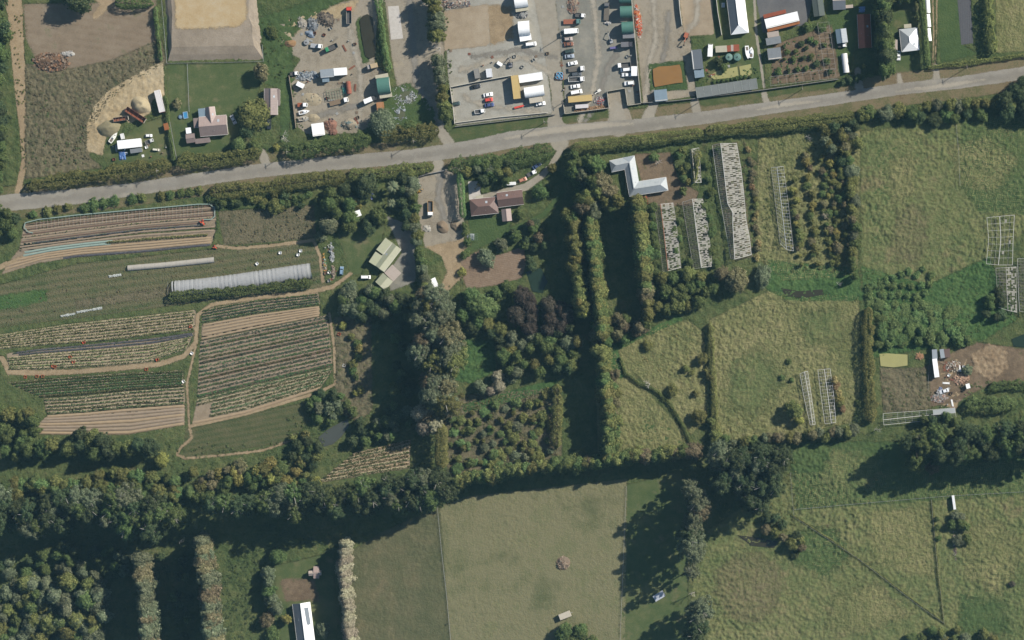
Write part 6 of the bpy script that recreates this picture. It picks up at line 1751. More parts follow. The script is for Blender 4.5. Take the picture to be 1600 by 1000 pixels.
for k, (p, lb) in enumerate([([(120, 488), (160, 481)], 'strip of torn white film lying on the fallow strip'), ([(95, 494), (118, 490)], 'smaller strip of torn white film on the fallow strip'), ([(170, 432), (190, 429)], 'short scrap of white film near the net tunnel')]):
    a, b = Vector(W(*p[0])), Vector(W(*p[1]))
    t = thing('film_strip', lb, 'plastic film', (*a, 0))
    mb = MB()
    g = random.Random(k)
    d = (b - a); nn = Vector((-d.y, d.x)).normalized()
    rows_ = []
    for i in range(24):
        q = a + d * i / 23 - a
        w0 = g.uniform(.3, .7)
        rows_.append([(q.x + nn.x * w0, q.y + nn.y * w0, .25 + g.uniform(0, .2)), (q.x, q.y, .35 + g.uniform(0, .25)), (q.x - nn.x * w0, q.y - nn.y * w0, .25 + g.uniform(0, .2))])
    mb.loft(rows_, close=False).build('sheet', paint(rgb(196, 200, 192), .5), t)
# bird net frame round the first field
t = thing('crop_net', 'pale green net border strung around the upper crop field', 'net', (*W(38, 352), 0))
_np = [(52, 364), (44, 362), (38, 355), (40, 348), (60, 343), (120, 336), (220, 327), (310, 319), (328, 319), (336, 325), (336, 338), (330, 343), (318, 343)]
_o = Vector((*W(38, 352), 0))
for i in range(len(_np) - 1):
    a, b = Vector((*W(*_np[i]), .85)) - _o, Vector((*W(*_np[i + 1]), .85)) - _o
    MB().beam(a, b, .42, .12).build('net_roll', CROP['net'], t)
    MB().tube((a.x, a.y, 0), a, .04, .04, 5).build('stake', WOOD, t)
NETM = trans_mat('bird_net', rgb(190, 196, 186), .3, .8)
for i in range(46):
    u = .06 + .88 * i / 45
    a = lerp_curve([(40, 348), (120, 336), (220, 327), (334, 318)], np.array([u]))[0]
    b = lerp_curve([(40, 360), (120, 352), (220, 344), (334, 336)], np.array([u]))[0]
    MB().beam(Vector((*W(*a), .8)) - _o, Vector((*W(*b), .8)) - _o, .07, .05).build('cord', paint(rgb(184, 180, 168), .8), t)


# ------------------------------------------------------------------ walls, fences, poles
def wall(label, pts, h, mat, t=.2, name='wall', cap=None):
    o2 = W(*pts[0])
    th = thing(name, label, 'wall', (*o2, 0))
    for i in range(len(pts) - 1):
        a, b = Vector(W(*pts[i])) - Vector(o2), Vector(W(*pts[i + 1])) - Vector(o2)
        k = max(1, int((b - a).length / 3.0))
        for j in range(k):
            p, q = a.lerp(b, j / k), a.lerp(b, (j + 1) / k)
            g = (q - p).normalized() * .02
            MB().beam((p.x + g.x, p.y + g.y, h / 2 - .05), (q.x - g.x, q.y - g.y, h / 2 - .05), t, h + .1).build('panel', mat, th)
        MB().beam((a.x, a.y, h + .04), (b.x, b.y, h + .04), t + .08, .07).build('coping', cap or mat, th)
    return th
CW = paint(rgb(196, 188, 170), .9, 0, .35); WW = paint(rgb(228, 222, 206), .8, 0, .2); DW = paint(rgb(150, 146, 138), .9, 0, .4)
wall('cream wall round the dirt bay with the yellow container', [(949, 144), (952, 169), (883, 178), (881, 164)], 2.0, CW)
wall('cream wall round the empty dirt bay by the road', [(949, 143), (977, 138), (981, 165), (1002, 162)], 2.0, CW)
wall('long cream wall between the vehicle yard and the earth yard', [(986, -14), (991, 45), (996, 100), (1002, 161)], 2.4, CW)
wall('low fence wall along the road below the shade-cloth roof', [(1003, 161), (1050, 158), (1088, 154), (1190, 141), (1310, 124)], 1.7, DW)
wall('white wall between the gravel lot and the hip-roofed house', [(1118, -14), (1122, 20), (1128, 55)], 2.2, WW)
wall('white wall between the earth yard and the gravel lot', [(1060, -14), (1063, 20), (1066, 40)], 2.2, WW)
wall('white rail wall along the top of the parking lot', [(705, 136), (750, 127), (800, 118)], 1.6, WW)
wall('cream wall on the left side of the parking lot', [(704, 137), (708, 165), (711, 194)], 1.4, WW)
wall('white front wall of the parking lot', [(712, 192), (780, 183), (856, 176)], .9, WW)
wall('outer front fence wall of the parking lot', [(711, 198), (780, 190), (868, 179)], 1.2, DW)
wall('timber yard gate of the gravel yard by the brown-roofed house', [(646, 279), (668, 272), (697, 266)], 1.5, paint(rgb(176, 172, 164), .8))
wall('dark timber fence beside the scrap yard', [(452, 118), (457, 150), (463, 200)], 1.6, WOOD, .12)


def fence(label, pts, h=1.1, sp=4.0, wires=3, name='wire_fence', rail=None):
    o2 = W(*pts[0])
    th = thing(name, label, 'fence', (*o2, 0))
    pm = MB().tube((0, 0, -.2), (0, 0, h), .09, .08, 6).mesh('post')
    for i in range(len(pts) - 1):
        a, b = Vector(W(*pts[i])) - Vector(o2), Vector(W(*pts[i + 1])) - Vector(o2)
        k = max(1, int((b - a).length / sp))
        for j in range(k + (1 if i == len(pts) - 2 else 0)):
            p = a.lerp(b, j / k)
            link('post', pm, th, WOOD, (p.x, p.y, 0))
        for w in range(wires):
            z = h * (.95 - .3 * w)
            MB().beam((a.x, a.y, z), (b.x, b.y, z), .05 if rail is None else .1, .03 if rail is None else .12).build('wire' if rail is None else 'rail', rail or STEEL, th)
    return th
fence('straight wire fence between the two hay paddocks', [(683, 788), (690, 860), (698, 930), (707, 1030)])
fence('wire fence between the hay paddock and the mown strip', [(979, 760), (975, 850), (968, 1030)])
fence('slanting wire fence across the lower paddock', [(1235, 738), (1239, 790), (1241, 808), (1340, 872), (1435, 946), (1476, 974)])
fence('wire fence across the top of the lower paddock', [(1241, 796), (1340, 787), (1480, 775), (1640, 766)])
fence('wire fence down to the foot of the slanting fence', [(1455, 780), (1461, 850), (1469, 920), (1475, 972)])
fence('wire fence round the raised earth platform', [(252, -10), (258, 60), (261, 99), (340, 98), (412, 96), (410, 70)])
fence('wire fence across the upper paddock', [(1494, 195), (1498, 240), (1500, 290)])
fence('garden fence beside the pinkish-roofed house lawn', [(293, 100), (296, 175)], 1.2, 3)
fence('wire fence beside the duckweed pond in the brown weeds', [(1452, 560), (1450, 610)], 1.2, 3)
fence('garden fence below the cluttered back garden', [(266, 190), (272, 225), (277, 250)], 1.4, 2.5)


def pole(px, py, label, h=10.0):
    t = thing('power_pole', label, 'power pole', (*W(px, py), 0), math.radians(8))
    MB().tube((0, 0, -.3), (0, 0, h), .17, .12, 8).build('post', paint(rgb(176, 170, 160), .9, 0, .3), t)
    arm = MB().box(-.06, .06, -1.2, 1.2, h - .5, h - .36).build('crossarm', WOOD, t)
    for y in (-1.1, -.45, .45, 1.1):
        MB().tube((0, y, h - .36), (0, y, h - .16), .06, .04, 6).build('insulator', paint(rgb(210, 206, 200), .3), arm)
    MB().beam((.07, 0, h - 1.2), (.07, -.8, h - .5), .05, .05).build('brace', STEEL, t)
    return t
pole(852, 191, 'power pole on the verge below the parking lot')
pole(1092, 160, 'power pole beside the shade-cloth roof')
pole(1254, 139, 'power pole below the vegetable garden')
pole(1382, 122, 'power pole at the foot of the thick tree belt')
pole(1510, 106, 'power pole below the market garden')
pole(250, 267, 'power pole behind the long olive hedge')
pole(452, 238, 'power pole at the gap beside the smaller pinkish-roofed house')
pole(649, 221, 'power pole below the row of trees beside the parking lot')
pole(878, 57, 'power pole between the lane and the vehicle yard', 9)
pole(880, 160, 'power pole by the corner of the dirt bay wall', 4.5)

# ------------------------------------------------------------------ vehicles
_MC = {}


def cached(key, fn):
    if key not in _MC: _MC[key] = fn()
    return _MC[key]


def quadm(pts, t=.02):
    """thin pane from four points, thickened along its normal"""
    p = [Vector(q) for q in pts]
    n = (p[1] - p[0]).cross(p[3] - p[0]).normalized() * t
    return MB().add([q - n * .5 for q in p] + [q + n for q in p], [(3, 2, 1, 0), (4, 5, 6, 7), (0, 1, 5, 4), (1, 2, 6, 5), (2, 3, 7, 6), (3, 0, 4, 7)])


def wheel_mesh(r=.32, w=.22):
    def f():
        mb = MB()
        n = 12
        rings = []
        for y, q in ((-w / 2, .6), (-w / 2, .92), (-w / 2 + .04, 1), (w / 2 - .04, 1), (w / 2, .92), (w / 2, .6)):
            rings.append([(math.cos(2 * math.pi * i / n) * r * q, y, math.sin(2 * math.pi * i / n) * r * q + r) for i in range(n)])
        return mb.loft(rings).mesh('wheel')
    return cached(('wheel', r, w), f)


def dirv(d): return math.atan2(-d[1], d[0])


def place(px, py, z=.0): return (*W(px, py), z + .12)


CARP = {  # half length, width, bonnet height, roof height, cabin rear base/top, cabin front base/top
    'sedan': (2.25, .88, .92, 1.42, -1.55, -.95, 1.05, .35),
    'hatch': (2.0, .85, .95, 1.48, -1.85, -1.55, 1.0, .35),
    'suv': (2.35, .93, 1.08, 1.78, -2.2, -2.0, 1.05, .45),
    'van': (2.5, .92, 1.05, 1.98, -2.46, -2.36, 1.75, 1.2),
}


def car(px, py, d, kind, col, label, group=None, L=None):
    hl, hw, zb, zr, r0, r1, f0, f1 = CARP[kind]
    t = thing('van' if kind == 'van' else 'car', label, 'van' if kind == 'van' else 'car', place(px, py), dirv(d), group)
    if L: t.scale = (L / (2 * hl),) * 3
    m = paint(col, .3, .0, .12)
    link('body', cached(('b', kind), lambda: MB().prism([(-hl, .3), (-hl, .7), (-hl + .12, zb - .02), (f0, zb), (hl - .35, zb - .16), (hl - .05, zb - .3), (hl, .35), (hl - .1, .25), (-hl + .1, .25)], -hw, hw).mesh('body', .07)), t, m)
    cw, ct = hw - .06, hw - .24
    def cab():
        return MB().add([(r0, -cw, zb - .05), (f0, -cw, zb - .05), (f0, cw, zb - .05), (r0, cw, zb - .05), (r1, -ct, zr), (f1, -ct, zr), (f1, ct, zr), (r1, ct, zr)],
                        [(3, 2, 1, 0), (4, 5, 6, 7), (0, 1, 5, 4), (1, 2, 6, 5), (2, 3, 7, 6), (3, 0, 4, 7)]).mesh('cabin', .05)
    link('cabin', cached(('c', kind), cab), t, m)
    def lerp(a, b, u): return tuple(a[i] + (b[i] - a[i]) * u for i in range(3))
    def pane(b0, b1, t1, t0, lo=.12, hi=.88):
        a, b = lerp(b0, t0, lo), lerp(b1, t1, lo)
        c, e = lerp(b1, t1, hi), lerp(b0, t0, hi)
        return quadm([lerp(a, b, .06), lerp(a, b, .94), lerp(e, c, .94), lerp(e, c, .06)]).mesh('window')
    P = lambda x, s_, z: (x, s_, z)
    link('windscreen', cached(('ws', kind), lambda: pane(P(f0, -cw, zb), P(f0, cw, zb), P(f1, ct, zr), P(f1, -ct, zr))), t, GLASS)
    link('rear_window', cached(('rw', kind), lambda: pane(P(r0, cw, zb), P(r0, -cw, zb), P(r1, -ct, zr), P(r1, ct, zr), .3 if kind == 'van' else .12)), t, GLASS)
    for s_ in (-1, 1):
        link('side_window', cached(('sw', kind, s_), lambda: pane(*((P(r0, s_ * cw, zb), P(f0, s_ * cw, zb), P(f1, s_ * ct, zr), P(r1, s_ * ct, zr)) if s_ < 0 else (P(f0, cw, zb), P(r0, cw, zb), P(r1, ct, zr), P(f1, ct, zr))))), t, GLASS)
        link('headlight', cached(('hl', kind, s_), lambda: MB().box(hl - .14, hl + .01, s_ * (hw - .28) - .16, s_ * (hw - .28) + .16, .55, .68).mesh('headlight')), t, LAMP)
        for x in (-hl * .62, hl * .62):
            link('wheel', wheel_mesh(), t, RUBBER, (x, s_ * (hw - .1), 0))
    return t


def truck(px, py, d, L, cabcol, bed, bedcol, label, w=2.2, cat='truck', h=2.6, name='truck', cabL=1.9, group=None):
    """bed: flat, box, tipper or ute tray; L in metres"""
    t = thing(name, label, cat, place(px, py), dirv(d), group)
    a, hw = L / 2, w / 2
    ch = h if bed != 'ute' else 1.75
    MB().box(-a + .1, a - .3, -hw * .45, hw * .45, .5, .75).build('chassis', RUBBER, t)
    cm = paint(cabcol, .35, 0, .12)
    cab = MB().prism([(a - cabL, .45), (a - cabL, ch - .05), (a - cabL + .2, ch), (a - .45, ch), (a - .12, ch * .62), (a, ch * .55), (a, .45)], -hw + .08, hw - .08).build('cab', cm, t, .06)
    quadm([(a - .1, -hw + .25, ch * .63), (a - .1, hw - .25, ch * .63), (a - .42, hw - .3, ch - .08), (a - .42, -hw + .3, ch - .08)], .03).build('windscreen', GLASS, t)
    for s_ in (-1, 1):
        MB().box(a - cabL + .3, a - .5, s_ * (hw - .08) - .02, s_ * (hw - .08) + .02, ch * .6, ch - .2).build('side_window', GLASS, t)
        MB().box(a - .03, a + .02, s_ * (hw - .35) - .14, s_ * (hw - .35) + .14, .6, .78).build('headlight', LAMP, t)
    x0, x1 = -a, a - cabL - .12
    bm_ = paint(bedcol, .5, 0, .3)
    if bed == 'box':
        MB().box(x0, x1, -hw, hw, .85, h + .55).build('cargo_box', bm_, t, .05)
        for s_ in (-1, 1): MB().box(x0 - .03, x0 + .01, .03 if s_ > 0 else -hw + .05, hw - .05 if s_ > 0 else -.03, .95, h + .45).build('rear_door', bm_, t)
    else:
        zb = 1.05 if bed != 'ute' else .8
        MB().box(x0, x1, -hw, hw, zb - .18, zb).build('deck', bm_ if bed == 'flat' else paint((.06, .06, .06), .8, 0, .4), t)
        hs = {'flat': .0, 'tipper': .9, 'ute': .35}[bed]
        if hs:
            for s_ in (-1, 1): MB().box(x0, x1, s_ * hw - .05, s_ * hw + .05, zb + .003, zb + hs).build('side_board', bm_, t)
            MB().box(x0 - .05, x0 + .05, -hw + .06, hw - .06, zb + .003, zb + hs).build('tailgate', bm_, t)
            MB().box(x1 - .05, x1 + .05, -hw + .06, hw - .06, zb + .003, zb + hs + .1).build('headboard', bm_, t)
        else:
            MB().box(x1 - .06, x1 + .06, -hw, hw, zb + .003, zb + .9).build('headboard', STEEL, t)
    r = .45 if bed != 'ute' else .33
    for x in ((-a * .62, -a * .3, a * .68) if L > 6.5 else (-a * .6, a * .62)):
        for s_ in (-1, 1): link('wheel', wheel_mesh(r, .28), t, RUBBER, (x, s_ * (hw - .15), 0))
    return t


def container(px, py, d, L, col, label, w=2.45, h=2.6, z=0.0, name='shipping_container', cat='container', group=None, end=None):
    x, y = W(px, py, h)
    t = thing(name, label, cat, (x, y, z + .1), dirv(d), group)
    m = paint(col, .5, 0, .25, (.4, 'X'), tuple(q * .55 for q in col), .8)
    MB().box(-L / 2, L / 2, -w / 2, w / 2, .1, h).build('body', m, t, .03)
    for s_ in (-1, 1):
        MB().box(L / 2 - .01, L / 2 + .05, .02 if s_ > 0 else -w / 2 + .06, w / 2 - .06 if s_ > 0 else -.02, .18, h - .1).build('door', paint(end or col, .5), t)
        MB().beam((-L / 2, s_ * (w / 2 - .04), h + .03), (L / 2, s_ * (w / 2 - .04), h + .03), .1, .07).build('top_rail', m, t)
        for q in (-1, 1): MB().box(q * (L / 2 - .1) - .1, q * (L / 2 - .1) + .1, s_ * (w / 2 - .1) - .1, s_ * (w / 2 - .1) + .1, 0, .12).build('foot', RUBBER, t)
    return t


def trailer(px, py, d, L, w, h, col, label, name='trailer', cat='trailer', windows=False):
    t = thing(name, label, cat, place(px, py), dirv(d))
    m = paint(col, .45, 0, .2)
    MB().box(-L / 2, L / 2, -w / 2, w / 2, .5, h).build('body', m, t, .08)
    MB().beam((L / 2, 0, .5), (L / 2 + 1.1, 0, .45), .12, .1).build('drawbar', STEEL, t)
    MB().box(-L / 2 + .2, L / 2 - .2, -w / 2 - .04, -w / 2 + .02, h * .55, h * .75).build('trim', STEEL, t)
    for s_ in (-1, 1):
        for x in ((-.5, .5) if L > 5 else (0,)): link('wheel', wheel_mesh(.33, .2), t, RUBBER, (x, s_ * (w / 2 - .05), 0))
        if windows: MB().box(-L * .3, L * .3, s_ * w / 2 - .02, s_ * w / 2 + .02, h * .5, h * .75).build('window', GLASS, t)
    return t


def boat(px, py, d, L, w, col, label, cabin=True):
    t = thing('boat', label, 'boat', place(px, py), dirv(d))
    m = paint(col, .35, 0, .15)
    rings = []
    for u in np.linspace(0, 1, 9):
        x = -L / 2 + L * u
        b = w / 2 * (1 - max(0, (u - .45) / .55) ** 2.2) * (.9 + .1 * min(1, u * 4))
        k = .25 + .5 * max(0, (u - .7) / .3) ** 2
        b = max(b, .03)
        rings.append([(x, -b, 1.15 + .15 * u), (x, -b * .75, .55), (x, 0, k), (x, b * .75, .55), (x, b, 1.15 + .15 * u), (x, 0, 1.12 + .15 * u)])
    MB().loft(rings).build('hull', m, t, smooth=False)
    if cabin:
        MB().box(-.1 * L, .22 * L, -w * .27, w * .27, 1.15, 1.75, .25, .12).build('cabin', m, t, .05)
        MB().box(.1 * L, .235 * L, -w * .2, w * .2, 1.4, 1.62).build('windscreen', GLASS, t)
    MB().box(-.42 * L, -.14 * L, -w * .3, w * .3, 1.14, 1.20).build('cockpit', paint((.16, .13, .1), .8), t)
    for s_ in (-1, 1): MB().box(-L * .3, L * .2, s_ * .5 - .06, s_ * .5 + .06, 0, .62).build('cradle', WOOD, t)
    return t


def digger(px, py, d, col, label, q=1.0, reach=1.0):
    t = thing('excavator', label, 'excavator', place(px, py), dirv(d))
    t.scale = (q, q, q)
    m = paint(col, .5, 0, .3)
    for s_ in (-1, 1): MB().box(-1.6, 1.6, s_ * 1.0 - .3, s_ * 1.0 + .3, 0, .75).build('track', RUBBER, t, .12)
    MB().box(-1.6, 1.0, -1.1, 1.1, .85, 1.7).build('house', m, t, .1)
    MB().box(-.1, 1.2, -1.05, -.1, 1.7, 2.7, .1, .05).build('cab', m, t, .06)
    MB().box(.35, 1.16, -1.0, -.15, 1.95, 2.55).build('window', GLASS, t)
    MB().beam((1.0, .3, 1.5), (3.0 * reach, .3, 3.4), .35, .4).build('boom', m, t)
    MB().beam((3.0 * reach, .3, 3.4), (4.6 * reach, .3, 1.6), .26, .3).build('stick', m, t)
    MB().box(4.3 * reach, 5.0 * reach, -.15, .75, .9, 1.6, .1, .05).build('bucket', RUBBER, t)
    return t


WH = (.78, .78, .76); SIL = (.42, .43, .44); BLK = (.02, .022, .025); DGR = (.03, .05, .045); BLU = (.05, .07, .17); RED = (.52, .06, .04); BGR = (.27, .31, .36)
YEL = rgb(226, 196, 130); CRM = rgb(220, 210, 190)
# parking lot
car(744, 135, (10, -2), 'sedan', BLK, 'black car parked under the white rail wall of the lot')
car(763, 148, (10, -2), 'sedan', WH, 'white car parked beside the red car in the lot')
car(764, 156, (10, -1.5), 'hatch', RED, 'red car parked between the white and the blue car')
car(765, 164, (10, -1.5), 'sedan', BLU, 'dark blue car parked beside the red car')
truck(750, 174, (10, -1.5), 4.8, WH, 'ute', WH, 'white pickup parked near the front wall of the lot', 1.8, 'pickup', 1.75, 'pickup', 1.9)
car(713, 162, (10, -2), 'hatch', DGR, 'dark green car by the left wall of the lot')
car(845, 162, (10, -1.5), 'sedan', WH, 'white car behind the small white container')
trailer(811, 167, (10, -2.5), 4.6, .9, .9, RED, 'narrow red trailer on the asphalt of the lot')
digger(798, 101, (0, -10), (.16, .16, .17), 'grey excavator reaching up the pale hardstand', .8, .9)
container(806, 136, (2.4, 20), 11.0, YEL, 'yellow container along the side of the parking lot', 3.4, 3.6)
container(829, 121, (20, -3), 11.0, (.74, .74, .73), 'white container with a grey end above the parking lot', 3.6, 2.8, end=SIL)
container(837, 156, (20, -3), 6.0, CRM, 'small cream container below the white arched shelter', 2.5)
container(745, 115, (3, 16), 4.4, (.20, .19, .17), 'dark box container on the pale hardstand', 2.4)
container(764, 114, (2, 16), 4.0, (.55, .56, .58), 'pale grey box container on the pale hardstand', 2.6)
trailer(781, 100, (8, 5), 2.6, 1.6, 1.4, WH, 'small rounded white trailer near the grey excavator')
car(830, 69, (10, -1), 'van', WH, 'white van beside the arched shelter with the container')
# vehicle yard, left file
truck(894, 34, (20, -.5), 8.0, rgb(110, 150, 145), 'flat', rgb(172, 104, 76), 'truck with a teal cab and a rusty flat deck')
truck(907, 24, (10, 1), 4.6, WH, 'ute', (.1, .1, .1), 'white-cabbed pickup with a dark tray above the teal truck', 1.8, 'pickup', 1.75, 'pickup', 1.9)
truck(893, 49, (20, -1.5), 6.6, WH, 'box', WH, 'white box truck beside the lane', 2.4)
car(888, 61, (10, -1), 'hatch', rgb(206, 190, 180), 'pale pink and white car below the white box truck')
car(889, 69, (10, -1), 'sedan', rgb(160, 108, 84), 'rusty brown car in the left file of the vehicle yard')
car(890, 80, (10, -2), 'suv', DGR, 'dark green car in the left file of the vehicle yard')
car(890, 88, (10, -1), 'sedan', BGR, 'blue-grey car below the dark green car')
car(895, 99, (10, -2), 'sedan', WH, 'white car between the blue-grey car and the white-cabbed truck')
truck(901, 108, (20, -2), 7.6, WH, 'flat', rgb(120, 114, 104), 'truck with a white cab and an open brown deck in the left file')
car(901, 116, (10, -1), 'suv', (.07, .08, .09), 'charcoal vehicle between two white trucks')
truck(901, 124, (20, -1), 7.4, WH, 'tipper', WH, 'all-white truck with a slatted deck in the left file')
car(899, 135, (10, -1.5), 'sedan', WH, 'white car above the white van by the yellow container')
car(901, 144, (10, -2), 'van', WH, 'white van parked just above the yellow container', L=5.4)
container(906, 154, (20, -1.8), 11.0, YEL, 'yellow container with dark shadow inside the cream-walled dirt bay', 2.9, 2.7)
container(909, 166, (20, -1.5), 6.0, (.5, .47, .46), 'low grey trailer container behind the yellow container', 1.8, 1.6)
# vehicle yard, right file
truck(975, 102, (-20, 2), 6.4, WH, 'tipper', rgb(150, 146, 140), 'truck with a white cab and a grey tray in the right file')
car(978, 109, (-10, 1), 'van', WH, 'white van below the grey-tray truck')
car(979, 117, (-10, 0), 'sedan', WH, 'white car beside the tall white box')
container(991, 111, (0, 10), 4.5, WH, 'tall white box against the long cream wall', 2.7, 2.7)
car(983, 130, (-10, 1), 'suv', WH, 'white four-wheel drive in the corner of the vehicle yard')
truck(980, 70, (20, -1), 5.6, (.05, .05, .06), 'box', (.12, .12, .13), 'dark grey box truck below the green arched shelters', 2.4)
car(959, 75, (10, -1), 'van', rgb(130, 124, 176), 'purple-blue van in the middle of the vehicle yard', L=3.6)
container(982, 56, (20, -1), 5.4, (.16, .16, .17), 'dark grey container under the lowest green arch', 2.2)
truck(948, 18, (1, -20), 8.5, (.12, .12, .12), 'flat', rgb(120, 112, 100), 'dark truck with a long cluttered deck pointing to the top of the yard', 2.4)
digger(955, 64, (-3, -10), (.3, .31, .32), 'grey loader with a long boom in the vehicle yard', .7, 1.3)
digger(936, 142, (-9, 6), (.62, .6, .55), 'white cherry picker beside the dirt bay wall', .6, 1.3)
# scrap yard
truck(546, 24, (0, -10), 8.0, RED, 'tipper', rgb(180, 172, 160), 'red-cabbed tip truck beside the dark pond', 2.4)
truck(495, 72, (10, 1), 5.6, WH, 'flat', (.3, .31, .32), 'white truck with a racked grey deck in the scrap yard', 2.0)
truck(518, 75, (-20, 9), 6.4, rgb(70, 160, 110), 'tipper', (.12, .11, .1), 'truck with a bright green cab and a dark tray')
truck(460, 115, (10, -1), 3.8, WH, 'ute', (.05, .05, .05), 'small white pickup beside the timber fence', 1.7, 'pickup', 1.7, 'pickup', 1.6)
trailer(470, 133, (10, 5), 3.6, 2.2, 2.4, WH, 'white caravan turned askew in the scrap yard', 'caravan', 'caravan', True)
truck(473, 164, (10, 0), 4.6, WH, 'flat', rgb(176, 96, 56), 'truck with an orange rusty deck by the timber fence', 1.9)
boat(476, 175, (10, -2), 5.2, 1.9, WH, 'white boat pointing away from the timber fence')
boat(475, 185, (10, -2), 4.8, 1.9, CRM, 'cream-coloured boat below the white boat')
truck(530, 159, (20, -5), 9.0, WH, 'flat', rgb(146, 124, 98), 'long truck with a white cab and a bare brown deck')
truck(579, 156, (20, -8), 6.0, (.06, .06, .06), 'box', WH, 'white box truck parked by the green arched shelter', 2.2)
container(594, 167, (1, 10), 4.4, rgb(196, 140, 92), 'orange container under the grey-green tree', 3.2, 2.4)
truck(582, 104, (-20, 5), 5.2, (.3, .28, .26), 'box', rgb(214, 190, 150), 'tan box truck at the foot of the dark pond', 2.1)
# houses and farm
car(365, 187, (4, 8), 'sedan', SIL, 'silver car parked on the pinkish-roofed house lawn')
car(421, 194, (0, 10), 'suv', (.03, .035, .04), 'black car on the drive of the smaller pinkish-roofed house')
car(1404, 87, (0, 10), 'sedan', WH, 'white car at the door of the white cottage')
truck(1316, 71, (10, -.5), 4.0, WH, 'ute', (.05, .05, .06), 'white pickup below the pale blue-grey shed', 1.7, 'pickup', 1.7, 'pickup', 1.8)
car(839, 259, (10, -7), 'sedan', rgb(90, 110, 150), 'blue car parked on the grass beside the winding drive')
truck(831, 271, (10, -5), 4.6, WH, 'ute', (.05, .05, .05), 'white pickup with a black tray on the winding drive', 1.8, 'pickup', 1.7, 'pickup', 1.9)
car(817, 281, (10, -4), 'hatch', rgb(216, 150, 120), 'pale orange car on the winding drive')
trailer(799, 287, (10, -.5), 4.4, 1.5, 1.6, (.66, .66, .64), 'long white trailer beside the winding drive')
truck(673, 326, (0, 10), 7.0, WH, 'tipper', rgb(224, 176, 110), 'truck with a yellow tray standing in the gravel yard', 2.4)
digger(655, 299, (9, -4), rgb(214, 170, 70), 'small yellow excavator at the edge of the gravel yard', .6, .8)
digger(749, 288, (-6, 6), rgb(206, 176, 80), 'yellow excavator at the edge of the concrete yard', .7, .9)
car(572, 433, (10, 0), 'van', WH, 'white van beside the green-roofed house', L=4.5)
car(534, 423, (1, -10), 'hatch', rgb(150, 180, 206), 'light blue car on the farm track')
car(1475, 611, (-10, 3), 'sedan', (.68, .69, .70), 'white wrecked car among the junk')
trailer(883, 961, (10, -4), 5.6, 2.8, 2.3, CRM, 'cream caravan standing on the mown hay paddock', 'caravan', 'caravan', True)
trailer(1030, 931, (10, -6), 5.4, 3.0, 1.5, (.36, .38, .42), 'grey tarpaulin-covered trailer in the shade of the tall trees')
container(249, 158, (5, 20), 10.5, (.56, .53, .51), 'long pale semi-trailer beside the clay bank', 2.6, 3.2, name='semi_trailer', cat='trailer', end=RED)
truck(1110, 79, (.5, -10), 6.0, WH, 'box', WH, 'white box truck beside the rusty-roofed lean-to', 2.3)
boat(1168, 82, (1, 10), 6.2, 1.9, WH, 'narrow white boat beside the two-wheel track', False)
boat(1174, 82, (.5, -10), 5.2, 2.2, WH, 'broader white boat beside the two-wheel track')
digger(1072, 56, (-3, 10), rgb(196, 116, 84), 'orange excavator at the corner of the gravel lot', .9, 1.1)
boat(178, 215, (6, -8), 5.8, 2.0, (.74, .72, .64), 'cream boat beside the white-roofed garden shed')
car(233, 212, (10, 0), 'hatch', WH, 'white car standing behind the white-roofed garden shed', L=3.2)
truck(234, 221, (10, -4), 4.0, (.5, .5, .48), 'ute', (.3, .28, .26), 'battered grey pickup beside the garden shed', 1.7, 'pickup', 1.6, 'pickup', 1.6)
car(244, 234, (10, 1), 'van', (.58, .55, .45), 'cream van in the cluttered back garden', L=3.0)
container(191, 213, (2, 8), 2.6, (.6, .6, .58), 'small white locker next to the cream boat', 1.6, 1.6)


def tip_trailer(px, py, d, L, w, col, label):
    t = thing('tip_trailer', label, 'trailer', place(px, py), dirv(d))
    m = paint(col, .8, 0, .4)
    a, hw = L / 2, w / 2
    MB().box(-a, a, -hw, hw, .9, 1.05).build('floor', RUST, t)
    for s_ in (-1, 1): MB().box(-a, a, s_ * hw - .06, s_ * hw + .06, 1.053, 2.4).build('side_wall', m, t)
    for s_ in (-1, 1): MB().box(s_ * a - .06, s_ * a + .06, -hw + .07, hw - .07, 1.053, 2.4).build('end_wall', paint(CRM, .8) if s_ > 0 else m, t)
    for i in range(4): MB().box(-a + L * (i + .7) / 4.4 - .06, -a + L * (i + .7) / 4.4 + .06, -hw + .07, hw - .07, 2.2, 2.3).build('cross_brace', m, t)
    for x in (-a * .7, -a * .5, a * .6):
        for s_ in (-1, 1): link('wheel', wheel_mesh(.48, .3), t, RUBBER, (x, s_ * (hw - .2), 0))
tip_trailer(213, 180, (14, 9), 10.5, 2.5, rgb(120, 70, 60), 'long rusty brown open trailer on the clay bank')
tip_trailer(190, 186, (14, -2), 7.0, 1.8, rgb(140, 120, 110), 'low battered trailer next to the rusty brown trailer')


# tractors and small farm machines
def tractor(px, py, d, col, label, q=1.0):
    t = thing('tractor', label, 'tractor', place(px, py, .1), dirv(d))
    t.scale = (q,) * 3
    m = paint(col, .4)
    MB().box(.1, 1.7, -.35, .35, .75, 1.3).build('bonnet', m, t, .06)
    MB().box(-.9, .1, -.55, .55, .7, 1.0).build('seat_platform', m, t, .04)
    MB().box(-.75, -.3, -.25, .25, 1.0, 1.45, .05, .03).build('seat', RUBBER, t, .05)
    for s_ in (-1, 1):
        link('wheel', wheel_mesh(.7, .4), t, RUBBER, (-.6, s_ * .85, 0))
        link('wheel', wheel_mesh(.42, .25), t, RUBBER, (1.3, s_ * .65, 0))
        MB().box(-1.1, -.1, s_ * .85 - .22, s_ * .85 + .22, 1.4, 1.47).build('mudguard', m, t)
    return t
tractor(317, 347, (4, 6), (.55, .09, .04), 'red tractor at the end of the netted crop rows', .9)
